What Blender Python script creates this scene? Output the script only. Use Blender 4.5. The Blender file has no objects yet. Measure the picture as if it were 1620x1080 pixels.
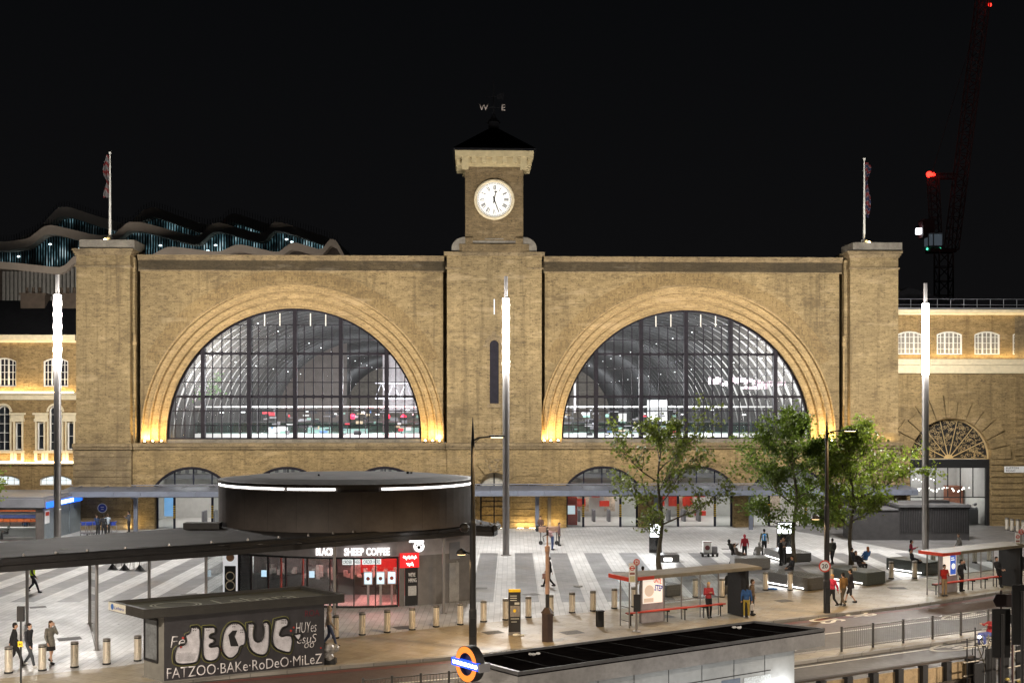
import bpy, bmesh, math, random
from mathutils import Vector, Matrix, noise as mnoise
R = math.radians
random.seed(7)
scn = bpy.context.scene
COL = scn.collection

# ------------------------------------------------------------ camera
CAMZ, FPX, CX, HY = 10.5, 1900.0, 810.0, 640.0     # eye height, focal length in photo pixels, centre column, horizon row
cam = bpy.data.cameras.new("camera")
cam_o = bpy.data.objects.new("camera", cam); COL.objects.link(cam_o)
cam_o.location = (0, 0, CAMZ); cam_o.rotation_euler = (R(90), 0, 0)
cam.sensor_width = 36; cam.lens = FPX/1620*36; cam.shift_y = (HY-540)/1620
cam.clip_end = 3000; scn.camera = cam_o

# ------------------------------------------------------------ night sky
w = bpy.data.worlds.new("World"); scn.world = w; w.use_nodes = True
wn = w.node_tree.nodes; bg = wn["Background"]
tc = wn.new('ShaderNodeTexCoord'); sz = wn.new('ShaderNodeSeparateXYZ'); cr_ = wn.new('ShaderNodeValToRGB')
w.node_tree.links.new(tc.outputs['Generated'], sz.inputs[0]); w.node_tree.links.new(sz.outputs[2], cr_.inputs[0]); w.node_tree.links.new(cr_.outputs[0], bg.inputs[0])
cr_.color_ramp.elements[0].color = (1.55, 1.5, 1.6, 1); cr_.color_ramp.elements[0].position = 0; cr_.color_ramp.elements[1].color = (.72, .8, .95, 1); cr_.color_ramp.elements[1].position = .36   # faint city glow near the roofs
bg.inputs[1].default_value = 0.0034
scn.view_settings.view_transform = 'Standard'; scn.view_settings.look = 'None'
scn.view_settings.exposure = 0.0; scn.view_settings.gamma = 1
scn.cycles.max_bounces = 6; scn.cycles.diffuse_bounces = 3; scn.cycles.glossy_bounces = 3
scn.cycles.transparent_max_bounces = 12; scn.cycles.caustics_reflective = False; scn.cycles.caustics_refractive = False
scn.cycles.sample_clamp_indirect = 4.0; scn.cycles.use_denoising = True

# ------------------------------------------------------------ helpers
def G(px, py, z=0.0):
    Y = FPX*(CAMZ-z)/(py-HY); return Vector(((px-CX)*Y/FPX, Y, z))
def P(px, py, Y):
    return Vector(((px-CX)*Y/FPX, Y, CAMZ+(HY-py)*Y/FPX))

class MB:
    def __init__(s): s.v = []; s.f = []; s.M = None
    def av(s, p):
        p = Vector(p)
        if s.M is not None: p = s.M @ p
        s.v.append(p); return len(s.v)-1
    def quad(s, *pts): s.f.append([s.av(p) for p in pts]); return s
    def box(s, x0, x1, y0, y1, z0, z1, ch=0.0):
        if ch > 0:
            i = [(x0+ch, y0), (x1-ch, y0), (x1, y0+ch), (x1, y1-ch), (x1-ch, y1), (x0+ch, y1), (x0, y1-ch), (x0, y0+ch)]
            return s.prism(i, z0, z1, top_in=ch)
        a = [s.av((x, y, z)) for z in (z0, z1) for x, y in ((x0, y0), (x1, y0), (x1, y1), (x0, y1))]
        for q in ((0, 3, 2, 1), (4, 5, 6, 7), (0, 1, 5, 4), (1, 2, 6, 5), (2, 3, 7, 6), (3, 0, 4, 7)): s.f.append([a[k] for k in q])
        return s
    def prism(s, poly, z0, z1, top_in=0.0):
        n = len(poly); a = [s.av((p[0], p[1], z0)) for p in poly]
        if top_in > 0:
            c = [sum(p[k] for p in poly)/n for k in (0, 1)]
            b = [s.av((p[0], p[1], z1-top_in)) for p in poly]
            def sh(p):
                d = Vector((c[0]-p[0], c[1]-p[1])); L = d.length; d = d/L*min(top_in*1.4, L*.5); return (p[0]+d.x, p[1]+d.y, z1)
            t = [s.av(sh(p)) for p in poly]; rings = [a, b, t]
        else: rings = [a, [s.av((p[0], p[1], z1)) for p in poly]]
        for r0, r1 in zip(rings, rings[1:]):
            for k in range(n): s.f.append([r0[k], r0[(k+1) % n], r1[(k+1) % n], r1[k]])
        s.f.append(a[::-1]); s.f.append(rings[-1]); return s
    def prism_y(s, poly, y0, y1):              # polygon in x,z pushed along y
        n = len(poly); a = [s.av((p[0], y0, p[1])) for p in poly]; b = [s.av((p[0], y1, p[1])) for p in poly]
        for k in range(n): s.f.append([a[k], a[(k+1) % n], b[(k+1) % n], b[k]])
        s.f.append(a); s.f.append(b[::-1]); return s
    def tube(s, pts, r, n=8, cap=True):
        pts = [Vector(p) for p in pts]
        if not isinstance(r, (list, tuple)): r = [r]*len(pts)
        rings = []; up = None
        for i, p in enumerate(pts):
            d = (pts[min(i+1, len(pts)-1)]-pts[max(i-1, 0)])
            d = d.normalized() if d.length > 1e-9 else Vector((0, 0, 1))
            if up is None:
                up = Vector((1, 0, 0)) if abs(d.x) < .9 else Vector((0, 1, 0))
            a = (up-d*up.dot(d)).normalized(); b = d.cross(a); up = a
            rings.append([s.av(p+(a*math.cos(2*math.pi*k/n)+b*math.sin(2*math.pi*k/n))*r[i]) for k in range(n)])
        for r0, r1 in zip(rings, rings[1:]):
            for k in range(n): s.f.append([r0[k], r0[(k+1) % n], r1[(k+1) % n], r1[k]])
        if cap: s.f.append(rings[0][::-1]); s.f.append(rings[-1])
        return s
    def lathe(s, prof, n=20, c=(0, 0, 0)):
        rings = [[s.av((c[0]+r*math.cos(2*math.pi*k/n), c[1]+r*math.sin(2*math.pi*k/n), c[2]+z)) for k in range(n)] for r, z in prof]
        for r0, r1 in zip(rings, rings[1:]):
            for k in range(n): s.f.append([r0[k], r0[(k+1) % n], r1[(k+1) % n], r1[k]])
        s.f.append(rings[0][::-1]); s.f.append(rings[-1]); return s
    def ball(s, c, r, nu=8, nv=6):
        c = Vector(c); r = Vector(r) if isinstance(r, (tuple, list, Vector)) else Vector((r, r, r))
        t = s.av(c+Vector((0, 0, r.z))); b = s.av(c-Vector((0, 0, r.z))); rows = []
        for j in range(1, nv):
            th = math.pi*j/nv
            rows.append([s.av(c+Vector((r.x*math.sin(th)*math.cos(2*math.pi*k/nu), r.y*math.sin(th)*math.sin(2*math.pi*k/nu), r.z*math.cos(th)))) for k in range(nu)])
        for k in range(nu):
            s.f.append([t, rows[0][k], rows[0][(k+1) % nu]]); s.f.append([b, rows[-1][(k+1) % nu], rows[-1][k]])
            for a0, a1 in zip(rows, rows[1:]): s.f.append([a0[k], a1[k], a1[(k+1) % nu], a0[(k+1) % nu]])
        return s
    def disc(s, c, r, y, n=32, r2=None, a0=0, a1=2*math.pi, th=0.0):   # facing -y, ring when r2 given
        N = n
        if r2 is None:
            s.f.append([s.av((c[0]+r*math.cos(2*math.pi*k/N), y, c[1]+r*math.sin(2*math.pi*k/N))) for k in range(N)])
        else:
            for k in range(N):
                t0 = a0+(a1-a0)*k/N; t1 = a0+(a1-a0)*(k+1)/N
                q = [(r, t0), (r, t1), (r2, t1), (r2, t0)]
                pf = [(c[0]+a*math.cos(t), c[1]+a*math.sin(t)) for a, t in q]
                s.quad(*[(p[0], y, p[1]) for p in pf])
                if th:
                    s.quad(*[(p[0], y+th, p[1]) for p in pf])
                    for i, j in ((0, 1), (2, 3)): s.quad((pf[i][0], y, pf[i][1]), (pf[j][0], y, pf[j][1]), (pf[j][0], y+th, pf[j][1]), (pf[i][0], y+th, pf[i][1]))
        return s
    def data(s, name, mat, smooth=False, recalc=True):
        me = bpy.data.meshes.new(name); me.from_pydata([tuple(p) for p in s.v], [], s.f)
        if recalc:
            b = bmesh.new(); b.from_mesh(me); bmesh.ops.recalc_face_normals(b, faces=b.faces); b.to_mesh(me); b.free()
        if mat: me.materials.append(mat)
        if smooth: me.polygons.foreach_set('use_smooth', [True]*len(me.polygons))
        return me

def obj(name, mb, mat, parent=None, loc=None, rz=0.0, smooth=False, recalc=True):
    me = mb if isinstance(mb, bpy.types.Mesh) else mb.data(name, mat, smooth, recalc)
    o = bpy.data.objects.new(name, me); COL.objects.link(o)
    if parent: o.parent = parent
    if loc is not None: o.location = loc
    if rz: o.rotation_euler = (0, 0, rz)
    return o
def tag(o, label=None, cat=None, group=None, kind=None):
    if label: o['label'] = label
    if cat: o['category'] = cat
    if group: o['group'] = group
    if kind: o['kind'] = kind
    return o
def thing(name, label, cat, loc=(0, 0, 0), rz=0.0, group=None):
    o = bpy.data.objects.new(name, None); COL.objects.link(o); o.empty_display_size = .2
    o.location = loc; o.rotation_euler = (0, 0, rz); return tag(o, label, cat, group)
def struct(name, mb, mat, **k): return tag(obj(name, mb, mat, **k), kind='structure')
def dup(root, loc, rz, label):
    c = root.copy(); COL.objects.link(c); c.location = loc; c.rotation_euler = (0, 0, rz); c['label'] = label
    for ch in list(root.children):
        d = ch.copy(); COL.objects.link(d); d.parent = c
        for g in list(ch.children):
            e = g.copy(); COL.objects.link(e); e.parent = d
    return c
def lamp(kind, power, color, loc, parent=None, size=.3, size_y=None, target=None, spot=None, blend=.6, name='lamp_light'):
    L = bpy.data.lights.new(name, kind); L.energy = power; L.color = color
    if kind == 'AREA':
        L.size = size
        if size_y: L.shape = 'RECTANGLE'; L.size_y = size_y
    else: L.shadow_soft_size = size
    if kind == 'SPOT': L.spot_size = R(spot or 90); L.spot_blend = blend
    o = bpy.data.objects.new(name, L); COL.objects.link(o); o.location = loc
    if parent: o.parent = parent
    if target is not None:
        o.rotation_euler = (Vector(target)-Vector(loc)).to_track_quat('-Z', 'Y').to_euler()
    return o
def text(name, s, mat, parent, loc, height=.3, width=None, rz=0.0, rx=90, ext=.012, bold=0.0, align='CENTER', shear=0.0, tag_only=None, ry=0.0):
    cu = bpy.data.curves.new(name, 'FONT'); cu.body = s; cu.size = 1; cu.extrude = 0; cu.offset = bold; cu.resolution_u = 3; cu.shear = shear
    to = bpy.data.objects.new(name, cu)
    me = bpy.data.meshes.new_from_object(to)
    bpy.data.objects.remove(to); bpy.data.curves.remove(cu)
    xs = [v.co.x for v in me.vertices]; ys = [v.co.y for v in me.vertices]
    x0, x1, y0, y1 = min(xs), max(xs), min(ys), max(ys)
    sy = height/(y1-y0); sx = (width/(x1-x0)) if width else sy
    ax = {'CENTER': (x0+x1)/2, 'LEFT': x0}[align]
    for v in me.vertices: v.co = ((v.co.x-ax)*sx, (v.co.y-y0)*sy, 0)
    if ext > 0:
        b = bmesh.new(); b.from_mesh(me)
        r = bmesh.ops.extrude_face_region(b, geom=b.faces[:])
        bmesh.ops.translate(b, verts=[e for e in r['geom'] if isinstance(e, bmesh.types.BMVert)], vec=(0, 0, ext))
        bmesh.ops.recalc_face_normals(b, faces=b.faces); b.to_mesh(me); b.free()
    me.materials.clear(); me.materials.append(mat); me.name = name
    o = bpy.data.objects.new(name, me); COL.objects.link(o)
    if parent: o.parent = parent
    o.location = loc; o.rotation_euler = (R(rx), ry, rz); return o

# ------------------------------------------------------------ materials
def newmat(name):
    m = bpy.data.materials.new(name); m.use_nodes = True
    nt = m.node_tree; return m, nt, nt.nodes["Principled BSDF"]
def N(nt, kind, **k):
    n = nt.nodes.new(kind)
    for a, v in k.items(): setattr(n, a, v)
    return n
def ramp(nt, fac, stops):
    r = N(nt, 'ShaderNodeValToRGB'); e = r.color_ramp.elements
    while len(e) < len(stops): e.new(.5)
    for el, (p, c) in zip(e, stops): el.position = p; el.color = (*c, 1) if len(c) == 3 else c
    nt.links.new(fac, r.inputs[0]); return r.outputs[0]
def mix(nt, fac, a, b, mode='MIX'):
    n = N(nt, 'ShaderNodeMix', data_type='RGBA', blend_type=mode)
    for sock, val in ((n.inputs[0], fac), (n.inputs[6], a), (n.inputs[7], b)):
        if hasattr(val, 'links'): nt.links.new(val, sock)
        else: sock.default_value = val if isinstance(val, (int, float)) else (*val, 1)
    return n.outputs[2]
def noise_tex(nt, vec, scale, detail=4, rough=.6):
    n = N(nt, 'ShaderNodeTexNoise'); n.inputs['Scale'].default_value = scale; n.inputs['Detail'].default_value = detail; n.inputs['Roughness'].default_value = rough
    if vec is not None: nt.links.new(vec, n.inputs['Vector'])
    return n.outputs['Fac']
def vmap(nt, src, scale=(1, 1, 1), rot=(0, 0, 0), loc=(0, 0, 0)):
    n = N(nt, 'ShaderNodeMapping'); n.inputs['Scale'].default_value = scale; n.inputs['Rotation'].default_value = rot; n.inputs['Location'].default_value = loc
    nt.links.new(src, n.inputs[0]); return n.outputs[0]
def coords(nt): return N(nt, 'ShaderNodeTexCoord').outputs['Object']
def bump(nt, b, h, strength=.3, dist=.02):
    n = N(nt, 'ShaderNodeBump'); n.inputs['Strength'].default_value = strength; n.inputs['Distance'].default_value = dist
    nt.links.new(h, n.inputs['Height']); nt.links.new(n.outputs[0], b.inputs['Normal'])
def M(name, c, rough=.6, metal=0.0, var=.25, scale=2.5, bmp=.15, stretch=(1, 1, 1), spec=.4):
    m, nt, b = newmat(name); v = coords(nt)
    if stretch != (1, 1, 1): v = vmap(nt, v, stretch)
    n1 = noise_tex(nt, v, scale, 5); n2 = noise_tex(nt, v, scale*7, 3)
    lo = tuple(x*(1-var) for x in c); hi = tuple(min(1, x*(1+var)) for x in c)
    a = ramp(nt, n1, [(.3, lo), (.7, hi)])
    a = mix(nt, .35*min(1, var*3), a, ramp(nt, n2, [(.3, lo), (.7, hi)]))
    nt.links.new(a, b.inputs['Base Color'])
    rr = ramp(nt, n2, [(.2, (max(0, rough-.12),)*3), (.8, (min(1, rough+.12),)*3)]); nt.links.new(rr, b.inputs['Roughness'])
    b.inputs['Metallic'].default_value = metal; b.inputs['Specular IOR Level'].default_value = spec
    if bmp: bump(nt, b, n2, bmp)
    return m
def EM(name, c, s, sample=False):
    m, nt, b = newmat(name); b.inputs['Base Color'].default_value = (*[x*.5 for x in c], 1)
    b.inputs['Emission Color'].default_value = (*c, 1); b.inputs['Emission Strength'].default_value = s
    if not sample: m.cycles.emission_sampling = 'NONE'
    return m
def glass(name, tint=(.9, .95, .95), refl=.12, alpha=.85, rough=.02):
    m, nt, b = newmat(name); nt.nodes.remove(b); out = nt.nodes['Material Output']
    t = N(nt, 'ShaderNodeBsdfTransparent'); t.inputs[0].default_value = (*[x*alpha for x in tint], 1)
    g = N(nt, 'ShaderNodeBsdfGlossy'); g.inputs[0].default_value = (.9, .9, .9, 1); g.inputs['Roughness'].default_value = rough
    fr = N(nt, 'ShaderNodeFresnel'); fr.inputs[0].default_value = 1.45
    ad = N(nt, 'ShaderNodeMath', operation='ADD'); ad.inputs[1].default_value = refl-.04; nt.links.new(fr.outputs[0], ad.inputs[0])
    mx = N(nt, 'ShaderNodeMixShader'); nt.links.new(ad.outputs[0], mx.inputs[0]); nt.links.new(t.outputs[0], mx.inputs[1]); nt.links.new(g.outputs[0], mx.inputs[2])
    nt.links.new(mx.outputs[0], out.inputs[0]); return m

def brick_mat(name, base, dark, course=.15, length=.46, soot=.5, streak=True):
    m, nt, b = newmat(name); v = coords(nt)
    sx = N(nt, 'ShaderNodeSeparateXYZ'); nt.links.new(v, sx.inputs[0])
    ad = N(nt, 'ShaderNodeMath', operation='ADD'); nt.links.new(sx.outputs[0], ad.inputs[0]); nt.links.new(sx.outputs[1], ad.inputs[1])
    cb = N(nt, 'ShaderNodeCombineXYZ'); nt.links.new(ad.outputs[0], cb.inputs[0]); nt.links.new(sx.outputs[2], cb.inputs[1])
    bt = N(nt, 'ShaderNodeTexBrick'); nt.links.new(cb.outputs[0], bt.inputs[0])
    bt.inputs['Scale'].default_value = 1; bt.inputs['Brick Width'].default_value = length; bt.inputs['Row Height'].default_value = course
    bt.inputs['Mortar Size'].default_value = .012; bt.inputs['Bias'].default_value = -.35
    bt.inputs['Color1'].default_value = (*[x*1.12 for x in base], 1); bt.inputs['Color2'].default_value = (*[x*.62 for x in base], 1)
    bt.inputs['Mortar'].default_value = (*[x*.8 for x in base], 1)
    big = noise_tex(nt, v, .22, 6, .65)
    col = mix(nt, ramp(nt, big, [(.32, (0, 0, 0)), (.72, (soot,)*3)]), bt.outputs[0], dark)
    sm = noise_tex(nt, vmap(nt, v, (1.6, 1.6, 5)), 1.3, 5, .75)              # darker runs of old bricks
    col = mix(nt, ramp(nt, sm, [(.53, (0, 0, 0)), (.64, (.85,)*3)]), col, dark)
    sp = noise_tex(nt, vmap(nt, v, (1.2, 1.2, 4)), 5.5, 2, .5)
    col = mix(nt, ramp(nt, sp, [(.57, (0, 0, 0)), (.68, (.75,)*3)]), col, [x*.4 for x in dark])
    pal = noise_tex(nt, vmap(nt, v, (.8, .8, 2.2), loc=(4, 9, 2)), .9, 4, .7)
    col = mix(nt, ramp(nt, pal, [(.58, (0, 0, 0)), (.75, (.45,)*3)]), col, [min(1, x*1.5+.03) for x in base])
    pt = noise_tex(nt, vmap(nt, v, (.5, .5, 1.1), loc=(7, 1, 5)), .55, 6, .72)      # broad sooty and repaired patches
    col = mix(nt, ramp(nt, pt, [(.52, (0, 0, 0)), (.66, (.5,)*3)]), col, [x*.9 for x in dark])
    pw_ = noise_tex(nt, vmap(nt, v, (.35, .35, 1.8), loc=(2, 8, 1)), .6, 5, .7)
    col = mix(nt, ramp(nt, pw_, [(.57, (0, 0, 0)), (.66, (.4,)*3)]), col, [min(1, x*1.25+.05) for x in base])
    if streak:
        st = noise_tex(nt, vmap(nt, v, (2.2, 2.2, .12), loc=(1, 3, 8)), 1.0, 4, .6)
        col = mix(nt, ramp(nt, st, [(.53, (0, 0, 0)), (.72, (.6,)*3)]), col, dark)
    nt.links.new(col, b.inputs['Base Color']); b.inputs['Roughness'].default_value = .9; b.inputs['Specular IOR Level'].default_value = .2
    bump(nt, b, sm, .4, .03); return m

m_brick = brick_mat('yellow_stock_brick', (.285, .208, .105), (.085, .062, .034), soot=.5)
m_brick_low = brick_mat('clean_yellow_brick', (.31, .22, .105), (.11, .08, .042), soot=.5)
m_brick_wing = brick_mat('wing_brick', (.33, .225, .10), (.13, .085, .04), soot=.4)
m_tower = brick_mat('tower_brick', (.19, .135, .07), (.075, .055, .03), soot=.5)
m_stone = brick_mat('weathered_stone', (.27, .20, .11), (.09, .068, .042), course=.6, length=1.3, soot=.65)
m_stone_pale = M('painted_stone', (.62, .53, .36), .8, var=.15)
m_stone_dark = M('sooty_stone', (.17, .15, .12), .9, var=.5, scale=1.2)
m_arch = brick_mat('arch_brick', (.36, .255, .125), (.19, .135, .07), soot=.3, streak=False)
m_iron = M('dark_iron', (.016, .014, .019), .75, 0, var=.3, spec=.15)
m_white_frame = M('white_paint', (.7, .68, .62), .5, var=.08)
m_steel = M('brushed_steel', (.26, .245, .235), .4, .7, var=.15, scale=9, stretch=(1, 1, .15))
m_gold_steel = M('polished_steel', (.74, .68, .58), .25, .55, var=.04, scale=3, stretch=(1, 1, .05), bmp=0)
m_dark = M('black_metal', (.022, .021, .022), .5, .0, var=.35)
m_charcoal = M('charcoal_cladding', (.105, .09, .083), .6, 0, var=.3, scale=.8)
m_roofing = M('dark_roof_felt', (.062, .055, .052), .85, 0, var=.45, scale=.6)
m_grey = M('grey_panel', (.22, .22, .24), .5, .2, var=.2, scale=.7)
m_canopy = M('canopy_zinc', (.135, .15, .19), .5, .1, var=.2, scale=.5)
m_navy = M('navy_frame', (.008, .011, .03), .4, 0, var=.15)
m_granite = M('dark_granite', (.10, .10, .10), .3, 0, var=.35, scale=14)
m_granite2 = M('green_granite', (.065, .075, .07), .4, 0, var=.4, scale=14)
m_white = M('white_plain', (.75, .75, .75), .5, var=.05)
m_black = M('plain_black', (.01, .01, .011), .6, var=.2)
m_red = M('red_paint', (.55, .05, .025), .45, var=.15)
m_yellow = M('yellow_paint', (.75, .5, .02), .5, var=.1)
m_blue = M('blue_paint', (.02, .05, .3), .5, var=.1)
m_bark = M('plane_bark', (.10, .085, .06), .9, var=.4, scale=6, bmp=.6)
m_skin = M('skin', (.48, .29, .2), .6, var=.08)
m_skin_d = M('dark_skin', (.12, .065, .04), .6, var=.08)
m_slate = M('slate', (.007, .007, .008), .9, var=.4, spec=.08)
m_glass = glass('clear_glass', refl=.08)
m_glass_big = glass('grimy_station_glass', (.93, .93, .92), .03, .95, .32)
m_glass_dark = glass('tinted_glass', (.6, .62, .65), .10, .75)
m_led = EM('mast_led', (1, .97, .93), 14)
m_warm_led = EM('warm_led', (1, .72, .32), 25)
m_white_led = EM('white_led', (1, .96, .92), 5)
m_cream_led = EM('lit_white', (1, .97, .9), 2.0)
m_sign_white = EM('sign_white', (1, .95, .92), 1.8)
m_clock = EM('lit_dial', (1, .97, .9), .85)
cloth = {}
def fab(c):
    k = tuple(c)
    if k not in cloth: cloth[k] = M('fabric', k, .85, var=.25, scale=9)
    return cloth[k]
# ============================================================ THE SETTING: ground, road, pavement, plaza
def slab_mat(name, base, jw, jh, rot=0.0, joint=.55, rough=.5, warm=None, dirt=.5):
    m, nt, b = newmat(name); v = coords(nt)
    vv = vmap(nt, v, rot=(0, 0, rot))
    bt = N(nt, 'ShaderNodeTexBrick'); nt.links.new(vv, bt.inputs[0]); bt.inputs['Scale'].default_value = 1
    bt.inputs['Brick Width'].default_value = jw; bt.inputs['Row Height'].default_value = jh; bt.inputs['Mortar Size'].default_value = .014; bt.inputs['Bias'].default_value = 0
    bt.inputs['Color1'].default_value = (*[x*1.1 for x in base], 1); bt.inputs['Color2'].default_value = (*[x*.88 for x in base], 1); bt.inputs['Mortar'].default_value = (*[x*joint for x in base], 1)
    n1 = noise_tex(nt, v, .35, 7, .7)
    c = mix(nt, ramp(nt, n1, [(.42, (0, 0, 0)), (.75, (dirt,)*3)]), bt.outputs[0], [x*.5 for x in base])
    sp = noise_tex(nt, v, 3.2, 3, .5)
    c = mix(nt, ramp(nt, sp, [(.66, (0, 0, 0)), (.72, (.35,)*3)]), c, [x*.35 for x in base])
    nt.links.new(c, b.inputs['Base Color'])
    rr = ramp(nt, n1, [(.3, (rough-.18,)*3), (.7, (rough+.2,)*3)]); nt.links.new(rr, b.inputs['Roughness'])
    bump(nt, b, bt.outputs['Fac'], -.2, .004); return m, nt, b, v, c

m_plaza, nt, b, v, c_light = slab_mat('granite_paving', (.50, .495, .49), .9, .3, R(90))
# broad darker bands of granite running towards the station
sx = N(nt, 'ShaderNodeSeparateXYZ'); nt.links.new(v, sx.inputs[0])
def mth(op, a, bb=None):
    n = N(nt, 'ShaderNodeMath', operation=op)
    for k, q in enumerate((a, bb)):
        if q is None: continue
        if hasattr(q, 'links'): nt.links.new(q, n.inputs[k])
        else: n.inputs[k].default_value = q
    return n.outputs[0]
xs = mth('SUBTRACT', sx.outputs[0], .2)
fr = mth('FRACT', mth('DIVIDE', mth('ADD', xs, 2.45*40), 2.45))
band = mth('LESS_THAN', fr, .51)
# bands live between a line in front of the station and a line parallel to the kerb
up = mth('LESS_THAN', sx.outputs[1], 85.2)
lowl = mth('GREATER_THAN', mth('SUBTRACT', sx.outputs[1], mth('MULTIPLY', sx.outputs[0], .16)), 63.3)
lown = mth('GREATER_THAN', sx.outputs[1], 64.0)
msk = mth('MULTIPLY', band, mth('MULTIPLY', up, mth('MULTIPLY', lowl, lown)))
c = mix(nt, mth('MULTIPLY', msk, .88), c_light, (.11, .11, .115))
# a quiet darker field in front of the vent building on the right
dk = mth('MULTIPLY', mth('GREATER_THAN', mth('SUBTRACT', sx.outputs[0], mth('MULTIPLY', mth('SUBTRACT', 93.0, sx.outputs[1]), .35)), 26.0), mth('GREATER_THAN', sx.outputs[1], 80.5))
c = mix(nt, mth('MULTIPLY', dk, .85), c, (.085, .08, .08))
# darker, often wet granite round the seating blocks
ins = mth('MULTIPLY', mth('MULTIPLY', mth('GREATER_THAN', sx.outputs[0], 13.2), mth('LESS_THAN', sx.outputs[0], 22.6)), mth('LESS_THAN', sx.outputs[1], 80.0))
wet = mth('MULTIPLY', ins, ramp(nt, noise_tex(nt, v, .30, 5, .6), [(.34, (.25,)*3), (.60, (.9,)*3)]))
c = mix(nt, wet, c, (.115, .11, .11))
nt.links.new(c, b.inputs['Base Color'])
m_york, *_ = slab_mat('york_stone', (.34, .29, .21), .9, .6, R(28), .6, .5, dirt=.6)
m_kerb, *_ = slab_mat('kerb_granite', (.30, .28, .25), .9, 3, R(28), .5, .6)
m_asphalt = M('asphalt', (.075, .068, .064), .62, var=.3, scale=.5, bmp=.3)
m_redlane = M('red_asphalt', (.095, .068, .060), .6, var=.3, scale=.8)
m_mark = M('road_paint', (.62, .60, .54), .6, var=.35, scale=4)
m_markred = M('red_line_paint', (.22, .05, .045), .6, var=.3)

ROADZ = -.12
kerb_px = [(320, 1072), (511, 1055), (705, 1039), (960, 1012), (1219, 982), (1440, 957), (1582, 936)]
kerb = [G(*p) for p in kerb_px]
d0 = (kerb[1]-kerb[0]).normalized(); d1 = (kerb[-1]-kerb[-3]).normalized()
kerb = [kerb[0]-Vector((.90, .44, 0))*40] + kerb + [kerb[-1]+d1*40]
def offset(line, d):
    out = []
    for i, p in enumerate(line):
        t = (line[min(i+1, len(line)-1)]-line[max(i-1, 0)]).normalized(); out.append(p+Vector((-t.y, t.x, 0))*d)
    return out
def strip(mb, a, bb, z):
    for p0, p1, q1, q0 in zip(a, a[1:], bb[1:], bb): mb.quad((p0.x, p0.y, z), (p1.x, p1.y, z), (q1.x, q1.y, z), (q0.x, q0.y, z))
    return mb
def curb(mb, line, wd, z0, z1):
    o = offset(line, wd)
    strip(mb, line, o, z1)
    for p0, p1 in zip(line, line[1:]): mb.quad((p0.x, p0.y, z0), (p1.x, p1.y, z0), (p1.x, p1.y, z1), (p0.x, p0.y, z1))
    for p0, p1 in zip(o, o[1:]): mb.quad((p0.x, p0.y, z0), (p1.x, p1.y, z0), (p1.x, p1.y, z1), (p0.x, p0.y, z1))
    return mb
g = MB(); g.quad((-900, -60, -.16), (900, -60, -.16), (900, 1500, -.16), (-900, 1500, -.16)); struct('ground', g, M('far_ground', (.03, .03, .03), .9))
g = MB(); strip(g, offset(kerb, -26), kerb, ROADZ); struct('road', g, m_asphalt)
kin = offset(kerb, .3)
far = [Vector((kin[0].x-30, 240, 0))]+[Vector((p.x*1.6, 240, 0)) for p in kin[1:-1]]+[Vector((kin[-1].x+60, 240, 0))]
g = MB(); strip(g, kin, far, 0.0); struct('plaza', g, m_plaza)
inner_px = [(118, 1062), (230, 1048), (530, 1010), (752, 986), (935, 968), (1200, 937), (1420, 918), (1620, 896)]
inner = [G(*p) for p in inner_px]
inner = [inner[0]-Vector((.9, .44, 0))*34]+inner+[inner[-1]+d1*36]
def resample(line, n):
    L = [0]
    for a, c2 in zip(line, line[1:]): L.append(L[-1]+(c2-a).length)
    out = []
    for k in range(n):
        t = L[-1]*k/(n-1); i = max(j for j in range(len(L)) if L[j] <= t+1e-6); i = min(i, len(line)-2)
        out.append(line[i].lerp(line[i+1], (t-L[i])/(L[i+1]-L[i])))
    return out
g = MB(); strip(g, resample(kin, 30), resample(inner, 30), .004); struct('pavement', g, m_york)
g = MB(); curb(g, kerb, .3, ROADZ-.02, .008); struct('kerb', g, m_kerb)
# coloured bus lane, red edge lines, lane lines
g = MB(); strip(g, offset(kerb, -3.1), offset(kerb, -.75), ROADZ+.004); struct('bus_lane', g, m_redlane)
g = MB()
for o_ in (.30, .52): strip(g, offset(kerb, -o_-.1), offset(kerb, -o_), ROADZ+.008)
struct('red_route_line', g, m_markred)
g = MB(); strip(g, offset(kerb, -3.35), offset(kerb, -3.2), ROADZ+.008)
med_n = offset(kerb, -6.3); med_s = offset(kerb, -7.6)
rl = resample(offset(kerb, -11.2), 60); rl2 = resample(offset(kerb, -11.05), 60)
for k in range(0, 58, 2): g.quad(*[(p.x, p.y, ROADZ+.008) for p in (rl[k], rl[k].lerp(rl[k+1], .9), rl2[k].lerp(rl2[k+1], .9), rl2[k])])
strip(g, offset(kerb, -8.1), offset(kerb, -7.98), ROADZ+.008)
strip(g, offset(kerb, -6.0), offset(kerb, -5.88), ROADZ+.008)
struct('lane_marking', g, m_mark)
def roundel(px, py, L, W):
    c = G(px, py, ROADZ); t = (G(px+60, py-10.5, ROADZ)-c).normalized(); n = Vector((-t.y, t.x, 0)); g = MB(); K = 40
    for k in range(K):
        a0 = 2*math.pi*k/K; a1 = 2*math.pi*(k+1)/K
        q = [c+t*math.cos(a)*L*s+n*math.sin(a)*W*(s if s == 1 else .78) for a, s in ((a0, 1), (a1, 1), (a1, .9), (a0, .9))]
        g.quad(*[(p.x, p.y, ROADZ+.008) for p in q])
    o = struct('speed_roundel_marking', g, m_mark)
    # the number, read by drivers coming from the east
    tx = text('speed_number_marking', '20', m_mark, None, c+Vector((0, 0, .008))-n*0-t*L*.55, height=L*1.1, width=W*1.1, rx=0, rz=math.atan2(t.y, t.x)-R(90), ext=0, bold=.02); tag(tx, kind='structure')
roundel(1531, 1019, 2.5, .75); roundel(1530, 973, 2.0, .6)
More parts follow.
